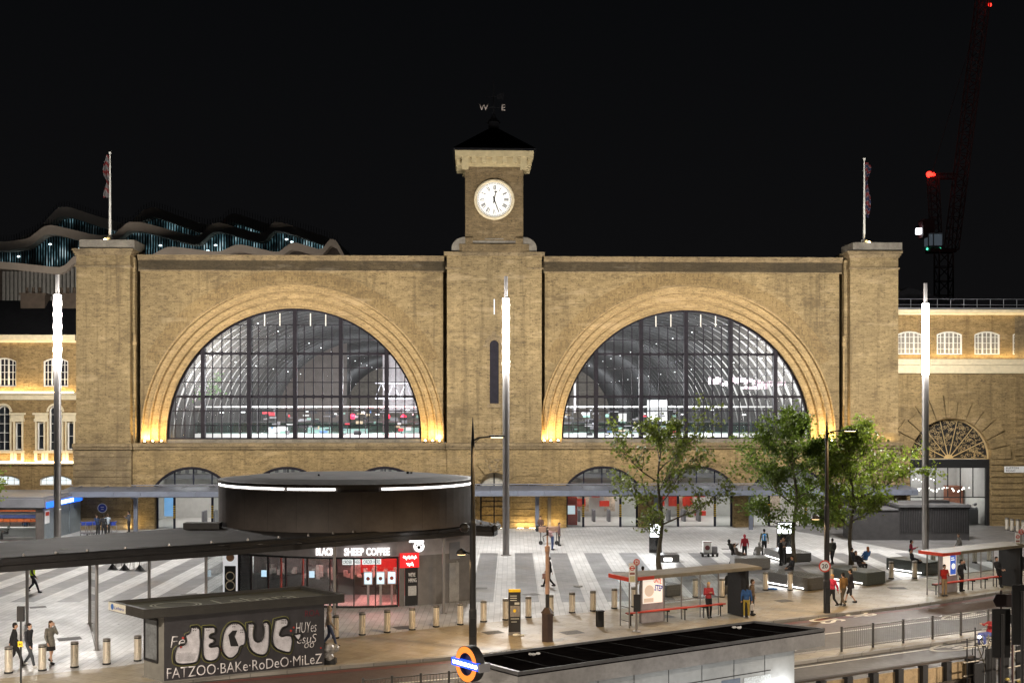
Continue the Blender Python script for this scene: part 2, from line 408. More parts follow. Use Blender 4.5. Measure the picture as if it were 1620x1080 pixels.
def bus_word(px, py):
    c = G(px, py, ROADZ); t = (G(px+60, py-10.5, ROADZ)-c).normalized()
    for i, wd in enumerate(('BUS', 'STOP')):
        tag(text('bus_stop_marking', wd, m_mark, None, c+Vector((0, 0, .012))+t*(i*2.6-2.4), height=1.7, width=1.9, rx=0, rz=math.atan2(t.y, t.x)-R(90), ext=0, bold=.02), kind='structure')
bus_word(1330, 974)
# median island with its kerbs
g = MB(); curb(g, med_s, .25, ROADZ-.02, .0); curb(g, offset(med_n, -.25), .25, ROADZ-.02, .0)
struct('median_kerb', g, m_kerb)
g = MB(); strip(g, offset(med_s, .25), offset(med_n, -.25), -.006); struct('median', g, m_york)

# ============================================================ THE STATION
X0, D0, TH = (782-CX)*102/FPX, 102.0, R(2.05)
CT, ST = math.cos(TH), math.sin(TH)
def U(px): k = (px-CX)/FPX; return (k*D0-X0)/(CT-k*ST)
def Z(py, u=0.0): return CAMZ+(HY-py)*(D0+u*ST)/FPX
station = thing('railway_station', 'long yellow brick railway station front with clock tower and two huge arched windows', 'railway station', (X0, D0, 0), TH)
def SW(u, v_, z=0.0): return Vector((X0+u*CT-v_*ST, D0+u*ST+v_*CT, z))

def otop(op, u):
    ua, ub, za, zt, rise = op
    if rise <= 0: return zt
    wd = (ub-ua)/2; rr = (wd*wd+rise*rise)/(2*rise); x = u-(ua+ub)/2
    return zt-rr+math.sqrt(max(0, rr*rr-x*x))
def wall(mb, u0, u1, z0, z1, va, vb, ops=(), n=26):
    bp = {u0, u1}
    for op in ops:
        bp |= {op[0], op[1]}
        if op[4] > 0:
            c, wd = (op[0]+op[1])/2, (op[1]-op[0])/2
            bp |= {c-wd*math.cos(math.pi*k/n) for k in range(1, n)}
    bp = sorted(x for x in bp if u0-1e-6 <= x <= u1+1e-6)
    bp = [x for i, x in enumerate(bp) if i == 0 or x-bp[i-1] > 1e-5]
    for a, b_ in zip(bp, bp[1:]):
        m_ = (a+b_)/2; act = sorted([o for o in ops if o[0] < m_ < o[1]], key=lambda o: o[2])
        ca = cb2 = z0
        for o in act:
            if o[2] > ca+1e-5:
                mb.quad((a, va, ca), (b_, va, cb2), (b_, va, o[2]), (a, va, o[2])); mb.quad((a, va, o[2]), (b_, va, o[2]), (b_, vb, o[2]), (a, vb, o[2]))
            ca, cb2 = otop(o, a), otop(o, b_)
            mb.quad((a, va, ca), (b_, va, cb2), (b_, vb, cb2), (a, vb, ca))
        mb.quad((a, va, ca), (b_, va, cb2), (b_, va, z1), (a, va, z1))
        mb.quad((a, va, z1), (b_, va, z1), (b_, vb, z1), (a, vb, z1))
    for o in ops:
        for u in (o[0], o[1]): mb.quad((u, va, o[2]), (u, vb, o[2]), (u, vb, otop(o, u)), (u, va, otop(o, u)))
    for u in (u0, u1): mb.quad((u, va, z0), (u, vb, z0), (u, vb, z1), (u, va, z1))
    return mb
def arch_path(uc, zc, zb, r, n=56): return [(uc-r, zb)]+[(uc-r*math.cos(math.pi*k/n), zc+r*math.sin(math.pi*k/n)) for k in range(n+1)]+[(uc+r, zb)]
def arch_ring(mb, uc, zc, zb, r0, r1, va, vb):
    A, B = arch_path(uc, zc, zb, r0), arch_path(uc, zc, zb, r1)
    for a0, a1, b0, b1 in zip(A, A[1:], B, B[1:]):
        mb.quad((a0[0], va, a0[1]), (a1[0], va, a1[1]), (b1[0], va, b1[1]), (b0[0], va, b0[1]))
        for p, q in ((a0, a1), (b0, b1)): mb.quad((p[0], va, p[1]), (q[0], va, q[1]), (q[0], vb, q[1]), (p[0], vb, p[1]))
    for a, b_ in ((A[0], B[0]), (A[-1], B[-1])): mb.quad((a[0], va, a[1]), (b_[0], va, b_[1]), (b_[0], vb, b_[1]), (a[0], vb, a[1]))
def molding(mb, uc, zc, zb, r, v_, rad):
    mb.tube([(p[0], v_, p[1]) for p in arch_path(uc, zc, zb, r)], rad, 6)

uPL0, uPL1, uA0, uA1 = U(120.5), U(206), U(216), U(706)
uT0, uT1, uB0, uB1 = U(707), U(857), U(858), U(1334)
uPR0, uPR1 = U(1345), U(1421)
ZL = 7.25                                        # ledge under the great windows
zpar = 23.0
RW, RO = 10.95, 12.8
def Uv(px, v_): k = (px-CX)/FPX; return (k*(D0+v_*CT)-X0+v_*ST)/(CT-k*ST)
cL, cR = Uv(466.5, 2.3), Uv(1085.5, 2.3)
zcL, zcR = 7.9, 7.85
# -- lower storey
ops = []
for px in (302, 453, 608, 954, 1105, 1250): c_ = U(px); ops.append((c_-3.1, c_+3.1, 0.0, 5.24, 1.62))
cd = U(782); opd = (cd-1.22, cd+1.22, 0.0, 4.72, 1.22)
m_ = MB(); wall(m_, uPL1, uT0, 0, 6.75, .25, 1.4, [o for o in ops if o[0] < 0]); wall(m_, uT1, uPR0, 0, 6.75, .25, 1.4, [o for o in ops if o[0] > 0])
obj('wall', m_, m_brick_low, station)
m_ = MB(); wall(m_, uT0, uT1, 0, 6.75, .06, 1.4, [opd]); obj('wall', m_, m_brick_low, station)
# -- great bays
m_ = MB(); wall(m_, uA0, uA1-.3, ZL+.002, zpar, 1.2, 2.6, [(cL-RO, cL+RO, ZL+.004, zcL+RO, RO)], n=60); obj('arch_wall', m_, m_brick, station)
m_ = MB(); wall(m_, uB0+.3, uB1+.02, ZL+.002, zpar, 1.2, 2.6, [(cR-RO, cR+RO, ZL+.004, zcR+RO, RO)], n=60); obj('arch_wall', m_, m_brick, station)
for uc, zc in ((cL, zcL), (cR, zcR)):
    m_ = MB(); rr = [RW, 11.58, 12.2, RO+.01]; vv = [2.05, 1.75, 1.45]
    for k in range(3): arch_ring(m_, uc, zc, ZL, rr[k], rr[k+1], vv[k], 2.9)
    for k, r_ in enumerate((RW+.02, 11.6, 12.22, RO+.02)): molding(m_, uc, zc, ZL, r_, (2.02, 1.72, 1.42, 1.18)[k], .085)
    obj('arch_moulding', m_, m_arch, station)
    m_ = MB()                                   # flush ring of headers over the arch
    A = [(uc-r*math.cos(t), zc+r*math.sin(t)) for r in (13.0,) for t in [R(28+k*124/40) for k in range(41)]]
    B = [(uc-r*math.cos(t), zc+r*math.sin(t)) for r in (14.15,) for t in [R(28+k*124/40) for k in range(41)]]
    for a0, a1, b0, b1 in zip(A, A[1:], B, B[1:]): m_.quad((a0[0], 1.19, a0[1]), (a1[0], 1.19, a1[1]), (b1[0], 1.19, b1[1]), (b0[0], 1.19, b0[1]))
    obj('relieving_arch', m_, brick_mat('header_ring', (.235, .165, .078), (.10, .07, .036), course=.5, length=.12, soot=.4, streak=False) if uc < 0 else bpy.data.materials['header_ring'], station)
# -- end piers, centre tower block with a sunk panel
def pier(a, b_, top, panel=True):
    m_ = MB(); m_.box(a, b_, 0.0, 3.2, ZL+.3, top); m_.box(a-.06, b_+.06, -.06, 3.2, ZL+.01, ZL+.9)
    m_.box(a+.01, b_-.01, -.03, .5, ZL+.92, ZL+1.0)
    return m_
def courses(mb, a, b_, va, vb, z0, z1, h, gap=.05, ops=()):
    z = z0
    while z < z1-.05:
        zt = min(z+h-gap, z1)
        mb.box(a, b_, va, vb, z, zt); z += h
for a, b_, nm in ((uPL0, uPL1, 0), (uPR0, uPR1, 1)):
    u_ = (a+b_)/2; top = Z(397, u_) if nm == 0 else Z(401, u_)
    obj('end_pier', pier(a, b_, top), m_brick, station)
    m_ = MB(); m_.box(a-.14, b_+.1, -.10, 3.2, 0, 6.7); courses(m_, a-.2, b_+.14, -.17, 3.1, .0, 6.6, .56); obj('pier_base', m_, m_stone, station)
    m_ = MB(); m_.box(a-.1, b_+.1, -.12, 3.2, top-1.35, top-1.2); m_.box(a-.3, b_+.3, -.3, 3.3, top, top+.18); m_.box(a-.2, b_+.2, -.2, 3.3, top-.2, top-.001); m_.box(a-.1, b_+.1, -.1, 3.3, top-.35, top-.201)
    obj('pier_cornice', m_, m_stone, station)
    m_ = MB(); m_.box(a+.25, b_+.35, -.0, 3.2, top+.181, top+.95); obj('pier_cap', m_, m_stone_dark, station)
for a, b_ in ((uPL1, uA0), (uB1, uPR0)):
    g = MB(); g.box(a+(0 if a < 0 else .32), b_-(.32 if a < 0 else 0), .75, 2.6, ZL+.01, zpar-.02); obj('return_strip', g, m_brick, station); g = MB(); g.box(a, b_, 2.65, 2.8, ZL+.01, zpar-.03); obj('return_backing', g, m_brick, station); g = MB(); g.box(*((uA1-.3, uT0+.1) if a < 0 else (uT1-.1, uB0+.3)), 2.2, 2.62, ZL+.01, zpar-.03)
    obj('return_strip', g, m_brick, station)
m_ = MB(); ut = (uT0, U(729), U(834), uT1)
m_.box(ut[0], ut[1], 0, 3, ZL+.02, 23.15); m_.box(ut[2], ut[3], 0, 3, ZL+.02, 23.15); m_.box(ut[1]+.001, ut[2]-.001, .14, 3, ZL+.021, 23.149)
m_.box(ut[1], ut[1]+.16, .06, .4, ZL+.02, 22.2); m_.box(ut[2]-.16, ut[2], .06, .4, ZL+.02, 22.2)
obj('clock_tower_block', m_, m_brick, station)
m_ = MB(); m_.box(ut[0]-.25, ut[1]+.1, -.25, 3.1, 23.15, 23.45); m_.box(ut[2]-.1, ut[3]+.25, -.25, 3.1, 23.15, 23.45); m_.box(ut[1]+.101, ut[2]-.101, -.05, 3.1, 23.15, 23.451)
m_.box(ut[0]-.12, ut[1]+.04, -.1, .2, 22.0, 22.14); m_.box(ut[2]-.04, ut[3]+.12, -.1, .2, 22.0, 22.14)
obj('tower_block_cornice', m_, m_stone, station)
# cornice strings and parapets
m_ = MB()
for a, b_, dv in ((uPL0-.25, uPL1+.2, -.32), (uPL1+.201, uT0-.121, .02), (uT0-.12, uT1+.12, -.18), (uT1+.121, uPR0-.201, .02), (uPR0-.2, uPR1+.3, -.32)):
    m_.box(a, b_, dv, 2.2 if dv > 0 else 3.1, ZL-.28, ZL); m_.box(a+.03, b_-.03, dv+.12, 2.0, ZL-.42, ZL-.281); m_.box(a, b_, dv+.05, 2.0, 6.752, ZL-.421)
obj('string_cornice', m_, m_stone, station)
m_ = MB(); m_.box(uPL1+.02, uT0-.26, 2.2, 3.1, ZL-.1, ZL+.28); m_.box(uT1+.26, uPR0-.02, 2.2, 3.1, ZL-.1, ZL+.28); obj('window_sill', m_, m_stone_dark, station)
m_ = MB()
for a, b_ in ((uPL1+.35, uT0-.26), (uT1+.26, uPR0-.35)):
    m_.box(a, b_, .82, 2.7, zpar, zpar+.22); m_.box(a, b_, .95, 2.6, zpar-.22, zpar-.001); m_.box(a, b_, 1.08, 2.6, zpar-1.15, zpar-1.05)
obj('parapet_coping', m_, m_stone, station)
m_ = MB()
for a, b_ in ((uPL1+.35, uT0-.02), (uT1+.02, uPR0-.35)): m_.box(a, b_, 1.15, 1.4, zpar-1.05, zpar-.22)
obj('parapet_band', m_, brick_mat('stained_band', (.085, .063, .035), (.035, .028, .018), soot=.9), station)
# centre door arch: voussoirs, rusticated courses, slot window with hood
m_ = MB()
for k in range(11):
    z0_ = .0+k*.56
    if z0_ > 6.5: break
    zt_ = min(z0_+.51, 6.6); wd = 1.32
    if z0_ > 3.3: wd = 1.32+max(0, (z0_-3.3))*.45
    if z0_ > 5.0: continue
    m_.box(uT0+.02, cd-wd, -.04, .3, z0_, zt_); m_.box(cd+wd, uT1-.02, -.04, .3, z0_, zt_)
for k in range(7):
    a0 = math.pi*(k+.06)/7; a1 = math.pi*(k+.94)/7; zc_ = 3.5; ro = 2.55 if k != 3 else 3.05
    m_.prism_y([(cd+1.3*math.cos(a0), zc_+1.3*math.sin(a0)), (cd+ro*math.cos(a0), zc_+ro*math.sin(a0)), (cd+ro*math.cos(a1), zc_+ro*math.sin(a1)), (cd+1.3*math.cos(a1), zc_+1.3*math.sin(a1))], -.06, .3)
obj('rusticated_stonework', m_, m_brick_low, station)
m_ = MB(); random.seed(3)
for k in range(34): m_.ball((cd+random.uniform(-.75, .75), -.06, 5.35+random.uniform(-.45, .55)), (random.uniform(.06, .16), .06, random.uniform(.05, .12)), 6, 4)
obj('carved_keystone', m_, m_stone, station)
m_ = MB(); zs0, zs1 = Z(638), Z(545); m_.box(cd-.38, cd+.38, .12, .3, zs0, zs1); m_.prism_y([(cd+.38*math.cos(math.pi*k/12), zs1+.38*math.sin(math.pi*k/12)) for k in range(13)], .12, .3)
obj('slot_window', m_, m_iron, station)
m_ = MB(); m_.disc((cd, zs1), .85, .05, 16, .42, 0, math.pi, .2); m_.box(cd-.6, cd+.6, -.02, .3, zs0-.35, zs0-.02); m_.box(cd-.95, cd-.42, .03, .3, zs1-.2, zs1); m_.box(cd+.42, cd+.95, .03, .3, zs1-.2, zs1); m_.box(cd-.2, cd+.2, -.02, .3, zs1+.7, zs1+1.1); obj('slot_window_hood', m_, m_stone, station)
m_ = MB(); m_.box(cd-.04, cd+.04, .05, .2, Z(497), Z(473)); obj('wall_light', m_, EM('soft_white', (.85, .92, 1), .7), station)
# -- great windows
for uc, zc, off in ((cL, zcL, 0), (cR, zcR, 0)):
    fr_ = MB(); zb = ZL+.25; vw = 2.55
    def top(u): return zc+math.sqrt(max(0, RW*RW-(u-uc)**2)) if abs(u-uc) <= RW else zb
    arch_ring(fr_, uc, zc, zb, RW-.22, RW+.05, vw-.12, vw+.2)
    fr_.box(uc-RW, uc+RW, vw-.15, vw+.2, zb-.05, zb+.16)
    sp = 3.94
    for k in range(-2, 3): u = uc+k*sp; fr_.box(u-.17, u+.17, vw-.3, vw+.25, zb+.17, top(u)-.1)
    for k in range(-14, 15):
        if k % 5 == 0: continue
        u = uc+k*sp/5
        if abs(u-uc) < RW-.3: fr_.box(u-.042, u+.042, vw-.06, vw+.06, zb+.161, min(top(u)-.15, Z(513)))
    for k in range(1, 10):
        z = zb+k*1.235; thick = .10 if k in (3, 6) else .038
        if z > zc: hw = math.sqrt(max(0, RW*RW-(z-zc)**2))-.1
        else: hw = RW-.1
        if hw < .5: continue
        for j in range(-3, 3):
            a, b_ = max(uc-hw, uc+j*sp+.171), min(uc+hw, uc+(j+1)*sp-.171)
            if b_-a > .15: fr_.box(a, b_, vw-.08, vw+.08, z-thick, z+thick)
            if k in (3, 6) and b_-a > 1:
                for i in range(5):
                    uu = uc+j*sp+i*sp/5
                    if a < uu < b_: fr_.box(uu-.1, uu+.1, vw-.075, vw+.075, z-.16, z+.16)
    w_ = obj('arch_window', fr_, m_iron, station)
    # louvred box at the crown with four pale rods
    m_ = MB(); zt1 = Z(513)
    for j in (-1, 0):
        for i in range(1, 3): u = uc+j*sp+i*sp/3; m_.box(u-.04, u+.04, vw-.1, vw, zt1, min(top(u)-.15, Z(493)))
    obj('crown_rod', m_, m_white_frame, w_)
    m_ = MB(); A = [(u, top(u)-.05) for u in [uc-RW+.1+k*(2*RW-.2)/60 for k in range(61)]]
    for a, b_ in zip(A, A[1:]): m_.quad((a[0], vw, zb), (b_[0], vw, zb), (b_[0], vw, b_[1]), (a[0], vw, a[1]))
    obj('pane', m_, m_glass_big, w_)
# uplights standing on the ledge at the feet of each arch
fl = MB(); flh = MB()
for uc in (cL, cR):
    for s_ in (-1, 1):
        for k, r_ in enumerate((11.25, 11.9, 12.5)):
            u = uc+s_*r_; v_ = (1.9, 1.6, 1.3)[k]-.25
            flh.box(u-.14, u+.14, v_-.12, v_+.12, ZL, ZL+.12); fl.ball((u, v_, ZL+.17), .09, 6, 4)
        lamp('AREA', 330, (1, .66, .24), (uc+s_*11.85, 1.0, ZL+.3), station, 1.7, .35, target=(uc+s_*11.55, 2.2, ZL+6), name='arch_uplight_lamp')
uph = obj('ledge_uplight', flh, m_black, station); obj('lens', fl, m_warm_led, uph)
lamp('AREA', 70, (1, .74, .34), ((uPR0+uPR1)/2, -.45, ZL+.1), station, 3.6, .3, target=((uPR0+uPR1)/2, .3, ZL+6), name='pier_uplight_lamp')
# drain pipes with hoppers in the return strips, in the arch brick colour
for a, b_ in ((uPL1, uA0), (uB1, uPR0)):
    c_ = (a+b_)/2; m_ = MB(); m_.tube([(c_-.05, .62, ZL+3.2), (c_-.05, .62, Z(545))], .07, 8); m_.box(c_-.2, c_+.1, .5, .74, Z(546), Z(540)); m_.box(c_-.13, c_+.03, .55, .74, Z(540), Z(530))
    obj('drainpipe', m_, m_yellow if False else m_arch, station)
# -- clock tower shaft
hs = 2.47; zs_a, zs_b = Z(376), Z(262); sv = .35
m_ = MB(); m_.box(-hs, hs, sv, sv+2*hs, 23.451, zs_b); m_.box(-hs-.5, hs+.5, sv-.35, sv+2*hs+.4, 23.451, Z(386))
for s_ in (-1, 1):
    a, b_ = sorted((s_*(hs-.02), s_*(hs-.65))); m_.box(a, b_, sv-.3, sv+.2, Z(386), zs_a)
obj('tower_shaft', m_, m_tower, station)
for s_ in (-1, 1):                               # scrolled volutes at the foot of the shaft
    m_ = MB()
    poly = [(s_*(hs+.02), Z(397)), (s_*(hs+1.15), Z(397))]+[(s_*(hs+1.15*math.cos(t)), Z(397)+.25+.95*math.sin(t)) for t in [R(x) for x in range(0, 91, 10)]]
    m_.prism_y(poly, sv-.25, sv+.35); m_.prism_y(poly, sv+2*hs-.6, sv+2*hs); obj('volute', m_, m_stone_dark, station)
m_ = MB(); m_.box(-hs-.02, hs+.02, sv-.06, sv+.0, Z(386), Z(380)); m_.box(-.8, .8, sv-.08, sv, Z(378), Z(376.5))
obj('shaft_plinth', m_, m_stone_dark, station)
m_ = MB(); zc0, zc1 = Z(262), Z(240)
m_.box(-hs-.12, hs+.12, sv-.12, sv+2*hs+.12, zc0-.05, zc0+.12); m_.box(-hs-.85, hs+.85, sv-.85, sv+2*hs+.85, zc1-.5, zc1); m_.box(-hs-.25, hs+.25, sv-.25, sv+2*hs+.25, zc0+.121, zc1-.501)
for k in range(-2, 3):
    m_.box(k*.87-.2, k*.87+.2, sv-.75, sv-.251, zc0+.22, zc1-.502)
for s_ in (-1, 1):
    m_.box(s_*hs-.28, s_*hs+.28, sv-.78, sv-.251, zc0-.35, zc1-.502)
    for k in range(5): m_.box(min(s_*(hs+.251), s_*(hs+.75)), max(s_*(hs+.251), s_*(hs+.75)), sv+.6+k*.87, sv+1.0+k*.87, zc0+.22, zc1-.502)
obj('tower_cornice', m_, M('cream_stone', (.42, .34, .19), .8, var=.2), station)
rf = MB(); e = hs+1.05; cv = sv+hs; zr0, zr1 = zc1+.02, Z(197)
rf.box(-e, e, cv-e, cv+e, zr0-.01, zr0+.14)
for q in range(18):
    f0, f1 = 1-q/18*.86, 1-(q+1)/18*.86
    z0_, z1_ = zr0+.141+(zr1-zr0)*q/18, zr0+.14+(zr1-zr0)*(q+1)/18
    r0_ = [(-e*f0, cv-e*f0), (e*f0, cv-e*f0), (e*f0, cv+e*f0), (-e*f0, cv+e*f0)]; r1_ = [(-e*f1, cv-e*f1), (e*f1, cv-e*f1), (e*f1, cv+e*f1), (-e*f1, cv+e*f1)]
    for k in range(4): rf.quad((*r0_[k], z0_), (*r0_[(k+1) % 4], z0_), (*r1_[(k+1) % 4], z1_), (*r1_[k], z1_))
rf.box(-.45, .45, cv-.45, cv+.45, zr1, zr1+.8); rf.lathe([(.62, 0), (.3, .35), (.08, .8), (.05, 3.6), (.0, 3.7)], 8, (0, cv, zr1+.8))
rfo = obj('tower_roof', rf, m_slate, station)
wv = MB(); zw = Z(157); wv.tube([(-1, cv, zw), (1, cv, zw)], .035, 6); wv.tube([(0, cv-1, zw), (0, cv+1, zw)], .035, 6); wv.tube([(-.7, cv, zw+.9), (.7, cv, zw+.95)], .04, 6)
wv.prism_y([(.3, zw+.75), (.9, zw+.6), (.8, zw+.95), (.95, zw+1.3), (.3, zw+1.1)], cv-.015, cv+.015); wv.ball((0, cv, Z(137)), .1)
obj('weather_vane', wv, m_slate, rfo)
for s_, ch in ((-1, 'W'), (1, 'E')): text('compass_letter', ch, M('pale_gilt', (.30, .25, .22), .6), rfo, (s_*.86, cv-.03, zw-.28), .55, ext=.03, bold=.02)
# clock
zk = Z(315); ck = MB(); ck.disc((0, zk), 1.46, sv-.10, 48); ckf = obj('clock_face', ck, m_clock, station)
m_ = MB(); m_.disc((0, zk), 1.72, sv-.2, 48, 1.48, 0, 2*math.pi, .2); m_.tube([(1.6*math.cos(2*math.pi*k/48), sv-.2, zk+1.6*math.sin(2*math.pi*k/48)) for k in range(49)], .09, 6, cap=False); obj('clock_rim', m_, m_stone_pale, ckf)
m_ = MB(); m_.disc((0, zk), 1.42, sv-.115, 48, 1.385); m_.disc((0, zk), 1.32, sv-.115, 48, 1.30); m_.disc((0, zk), .74, sv-.115, 48, .72)
for k in range(60):
    a = 2*math.pi*k/60; d = Vector((math.sin(a), math.cos(a))); n_ = Vector((d.y, -d.x)); hw = .012
    m_.quad(*[(p.x, sv-.115, zk+p.y) for p in (d*1.32+n_*hw, d*1.32-n_*hw, d*1.39-n_*hw, d*1.39+n_*hw)])
for k in range(12):                              # roman hours as strokes
    a = 2*math.pi*k/12; d = Vector((math.sin(a), math.cos(a))); n_ = Vector((d.y, -d.x))
    num = ['XII', 'I', 'II', 'III', 'IIII', 'V', 'VI', 'VII', 'VIII', 'IX', 'X', 'XI'][k]
    wds = {'I': .075, 'V': .16, 'X': .16}; tot = sum(wds[c2] for c2 in num); x = -tot/2
    def stroke(xa, ya, xb, yb, hw=.026):
        pa = d*(1.03+ya)+n_*xa; pb = d*(1.03+yb)+n_*xb
        m_.quad(*[(p.x, sv-.116, zk+p.y) for p in (pa+n_*hw, pa-n_*hw, pb-n_*hw, pb+n_*hw)])
    for c2 in num:
        w2 = wds[c2]; mid = x+w2/2
        if c2 == 'I': stroke(mid, -.2, mid, .2)
        if c2 == 'V': stroke(mid-.06, .2, mid, -.2, .022); stroke(mid+.06, .2, mid, -.2, .01)
        if c2 == 'X': stroke(mid-.06, .2, mid+.06, -.2, .022); stroke(mid+.06, .2, mid-.06, -.2, .01)
        x += w2
obj('numerals', m_, m_black, ckf)
def hand(mb, ang, L, wd, v_, tip):
    a = R(ang); d = Vector((math.sin(a), math.cos(a))); n_ = Vector((d.y, -d.x))
    pts = [d*-.3+n_*wd, d*-.3-n_*wd, d*(L*.8)-n_*wd*.8, d*(L*.8)-n_*tip, d*L, d*(L*.8)+n_*tip, d*(L*.8)+n_*wd*.8]
    mb.prism_y([(p.x, zk+p.y) for p in pts], v_, v_+.012)
m_ = MB(); hand(m_, 11, .78, .055, sv-.135, .15); obj('clock_hand', m_, m_black, ckf)
m_ = MB(); hand(m_, 160, 1.28, .05, sv-.155, .05); m_.disc((0, zk), .09, sv-.16, 16); obj('clock_hand', m_, m_black, ckf)
# ============================================================ inside the station
m_vault = M('vault_sheet', (.46, .46, .455), .75, var=.35, scale=.5)
m_rib = M('rib_steel', (.065, .066, .068), .85, 0, var=.2, spec=.1)
m_shedwall = brick_mat('shed_wall', (.34, .31, .27), (.2, .18, .16), soot=.3)
m_shedfloor = M('shed_floor', (.32, .32, .33), .4, var=.2)
m_tile = M('pale_panel', (.62, .61, .59), .5, var=.08)
m_shedlamp = EM('shed_lamp', (.93, .96, 1), 3.5)
LSH = 185.0
for side, uc in ((-1, cL), (1, cR)):
    RV, zsp = 15.4, 6.6
    vt = MB(); K = 36; A = [(uc-RV*math.cos(math.pi*k/K), zsp+RV*.93*math.sin(math.pi*k/K)) for k in range(K+1)]
    for (a, za), (b_, zb_) in zip(A, A[1:]): vt.quad((a, 2.7, za), (b_, 2.7, zb_), (b_, LSH, zb_), (a, LSH, za))
    obj('shed_roof', vt, m_vault, station)
    vt = MB(); v_ = 6.0
    while v_ < LSH:
        for q0, q1 in zip(range(K), range(1, K+1)):
            pts = []
            for q in (q0, q1):
                t = math.pi*q/K; c_, s_ = -math.cos(t), math.sin(t); dp = .46+.7*max(0, .45-s_)
                pts.append(((uc+(RV-.02)*c_, zsp+(RV-.02)*.93*s_), (uc+(RV-dp)*c_, zsp+(RV-dp)*.93*s_)))
            (o0, i0), (o1, i1) = pts
            for w_ in (v_-.16, v_+.16): vt.quad((o0[0], w_, o0[1]), (o1[0], w_, o1[1]), (i1[0], w_, i1[1]), (i0[0], w_, i0[1]))
            vt.quad((i0[0], v_-.16, i0[1]), (i1[0], v_-.16, i1[1]), (i1[0], v_+.16, i1[1]), (i0[0], v_+.16, i0[1]))
        for s_ in (-1, 1): vt.box(uc+s_*RV-.5 if s_ < 0 else uc+RV-.6, uc-RV+.6 if s_ < 0 else uc+RV+.5, v_-.25, v_+.25, 0.01, zsp)
        v_ += 3.4
    obj('roof_rib', vt, m_rib, station)
    vt = MB()
    for q in range(3, K-2, 3):
        t = math.pi*q/K; x = uc-(RV-.12)*math.cos(t); z = zsp+(RV-.12)*.93*math.sin(t); vt.box(x-.05, x+.05, 2.8, LSH-.1, z-.06, z+.06)
    obj('purlin', vt, M('pale_purlin', (.10, .10, .12), .7) if side < 0 else bpy.data.materials['pale_purlin'], station)
    vt = MB()
    for s_ in (-1, 1):
        u = uc+s_*(RV+.12); vt.box(u-.1, u+.1, 2.7, LSH, 0, zsp+.4)
    vt.box(uc-RV, uc+RV, LSH, LSH+.3, 0, 22); obj('shed_wall', vt, m_shedwall, station)
    vt = MB(); vt.box(uc-RV, uc+RV, 1.45, LSH, .004, .02); obj('shed_floor', vt, m_shedfloor, station)
    # lit bays between the columns of the outer wall
    vt = MB(); v_ = 7.6
    while v_ < LSH-4:
        u = uc+side*(RV-.0); vt.box(min(u, u-side*.03), max(u, u-side*.03), v_-.75, v_+.75, 1.5, 8.6); v_ += 3.05
    obj('arcade_panel', vt, M('cream_panel', (.62, .55, .42), .7, var=.3, scale=.6) if side < 0 else bpy.data.materials['cream_panel'], station)
    # rows of small lamps under the roof
    vt = MB(); v_ = 7.5
    while v_ < LSH:
        for a in (40, 64, 116, 140):
            t = R(a); x = uc-(RV-.9)*math.cos(t); z = zsp+(RV-.9)*.93*math.sin(t); vt.ball((x, v_, z), (.08, .3, .05), 6, 4)
        v_ += 13
    obj('roof_lamp', vt, m_shedlamp, station)
    for v_, pw in ((8, 2700), (24, 3700), (44, 4200), (70, 5000), (105, 6000), (150, 7000)):
        for s_ in (-1, 1): lamp('POINT', pw, (.95, .97, 1), (uc+s_*5.5, v_, 12.5), station, .6, name='shed_lamp_light')
    for v_ in (18, 45, 75): lamp('POINT', 900, (1, .95, .85), (uc+side*9, v_, 6.8), station, .4, name='platform_lamp_light')
    # glazed footbridge across the tracks, seen as a green-white band
    fb = MB(); fb.box(uc-RV+1, uc+RV-1, 28, 32, 6.9, 7.4); fb.box(uc-RV+1, uc+RV-1, 28, 32, 10.2, 10.35); obj('footbridge', fb, m_white, station)
    fb = MB()
    for k in range(15): x = uc-13.5+k*1.93; fb.box(x-.05, x+.05, 27.92, 27.99, 7.4, 10.2)
    fb.box(uc-RV+1, uc+RV-1, 27.92, 27.99, 8.6, 8.7); obj('footbridge_rail', fb, m_rib, station)
    fb = MB(); fb.quad((uc-RV+1, 28.2, 7.4), (uc+RV-1, 28.2, 7.4), (uc+RV-1, 28.2, 8.55), (uc-RV+1, 28.2, 8.55)); obj('footbridge_glass', fb, glass('green_glass', (.5, .8, .72), .10, .75) if side < 0 else bpy.data.materials['green_glass'], station)
    fb = MB()
    for k in range(9): fb.box(uc-12+k*2.9+.7*math.sin(k*5), uc-11.6+k*2.9+.7*math.sin(k*5), 29.4+k*.3, 29.6+k*.3, 9.6+.3*math.sin(k*3), 9.7+.3*math.sin(k*3))
    obj('footbridge_light', fb, m_shedlamp, station)
    # truss of the next roof, boards and signal lights
    fb = MB()
    x0_, x1_ = (uc+3.5, uc+14) if side < 0 else (uc-14, uc-7)
    for z in (11.3, 13.2): fb.box(x0_, x1_, 46, 46.3, z-.1, z+.1)
    n_ = 7
    for k in range(n_):
        a = x0_+(x1_-x0_)*k/n_; b_ = x0_+(x1_-x0_)*(k+1)/n_; m2 = (a+b_)/2
        fb.tube([(a, 46.15, 11.3), (m2, 46.15, 13.2), (b_, 46.15, 11.3)], .06, 5)
    obj('truss', fb, m_grey, station)
    fb = MB(); fb.box(x0_+.5, x1_+.6, 52, 52.2, 9.5, 17 if side < 0 else 14)
    for q in range(6): fb.box(x0_+1+q*1.5, x0_+1.25+q*1.5, 51.8, 51.99, 9.5, 16.5 if side < 0 else 13.5); obj('inner_wall', fb, M('grey_inner_wall', (.62, .58, .60), .8, var=.15) if side < 0 else bpy.data.materials['grey_inner_wall'], station)
sg = MB()
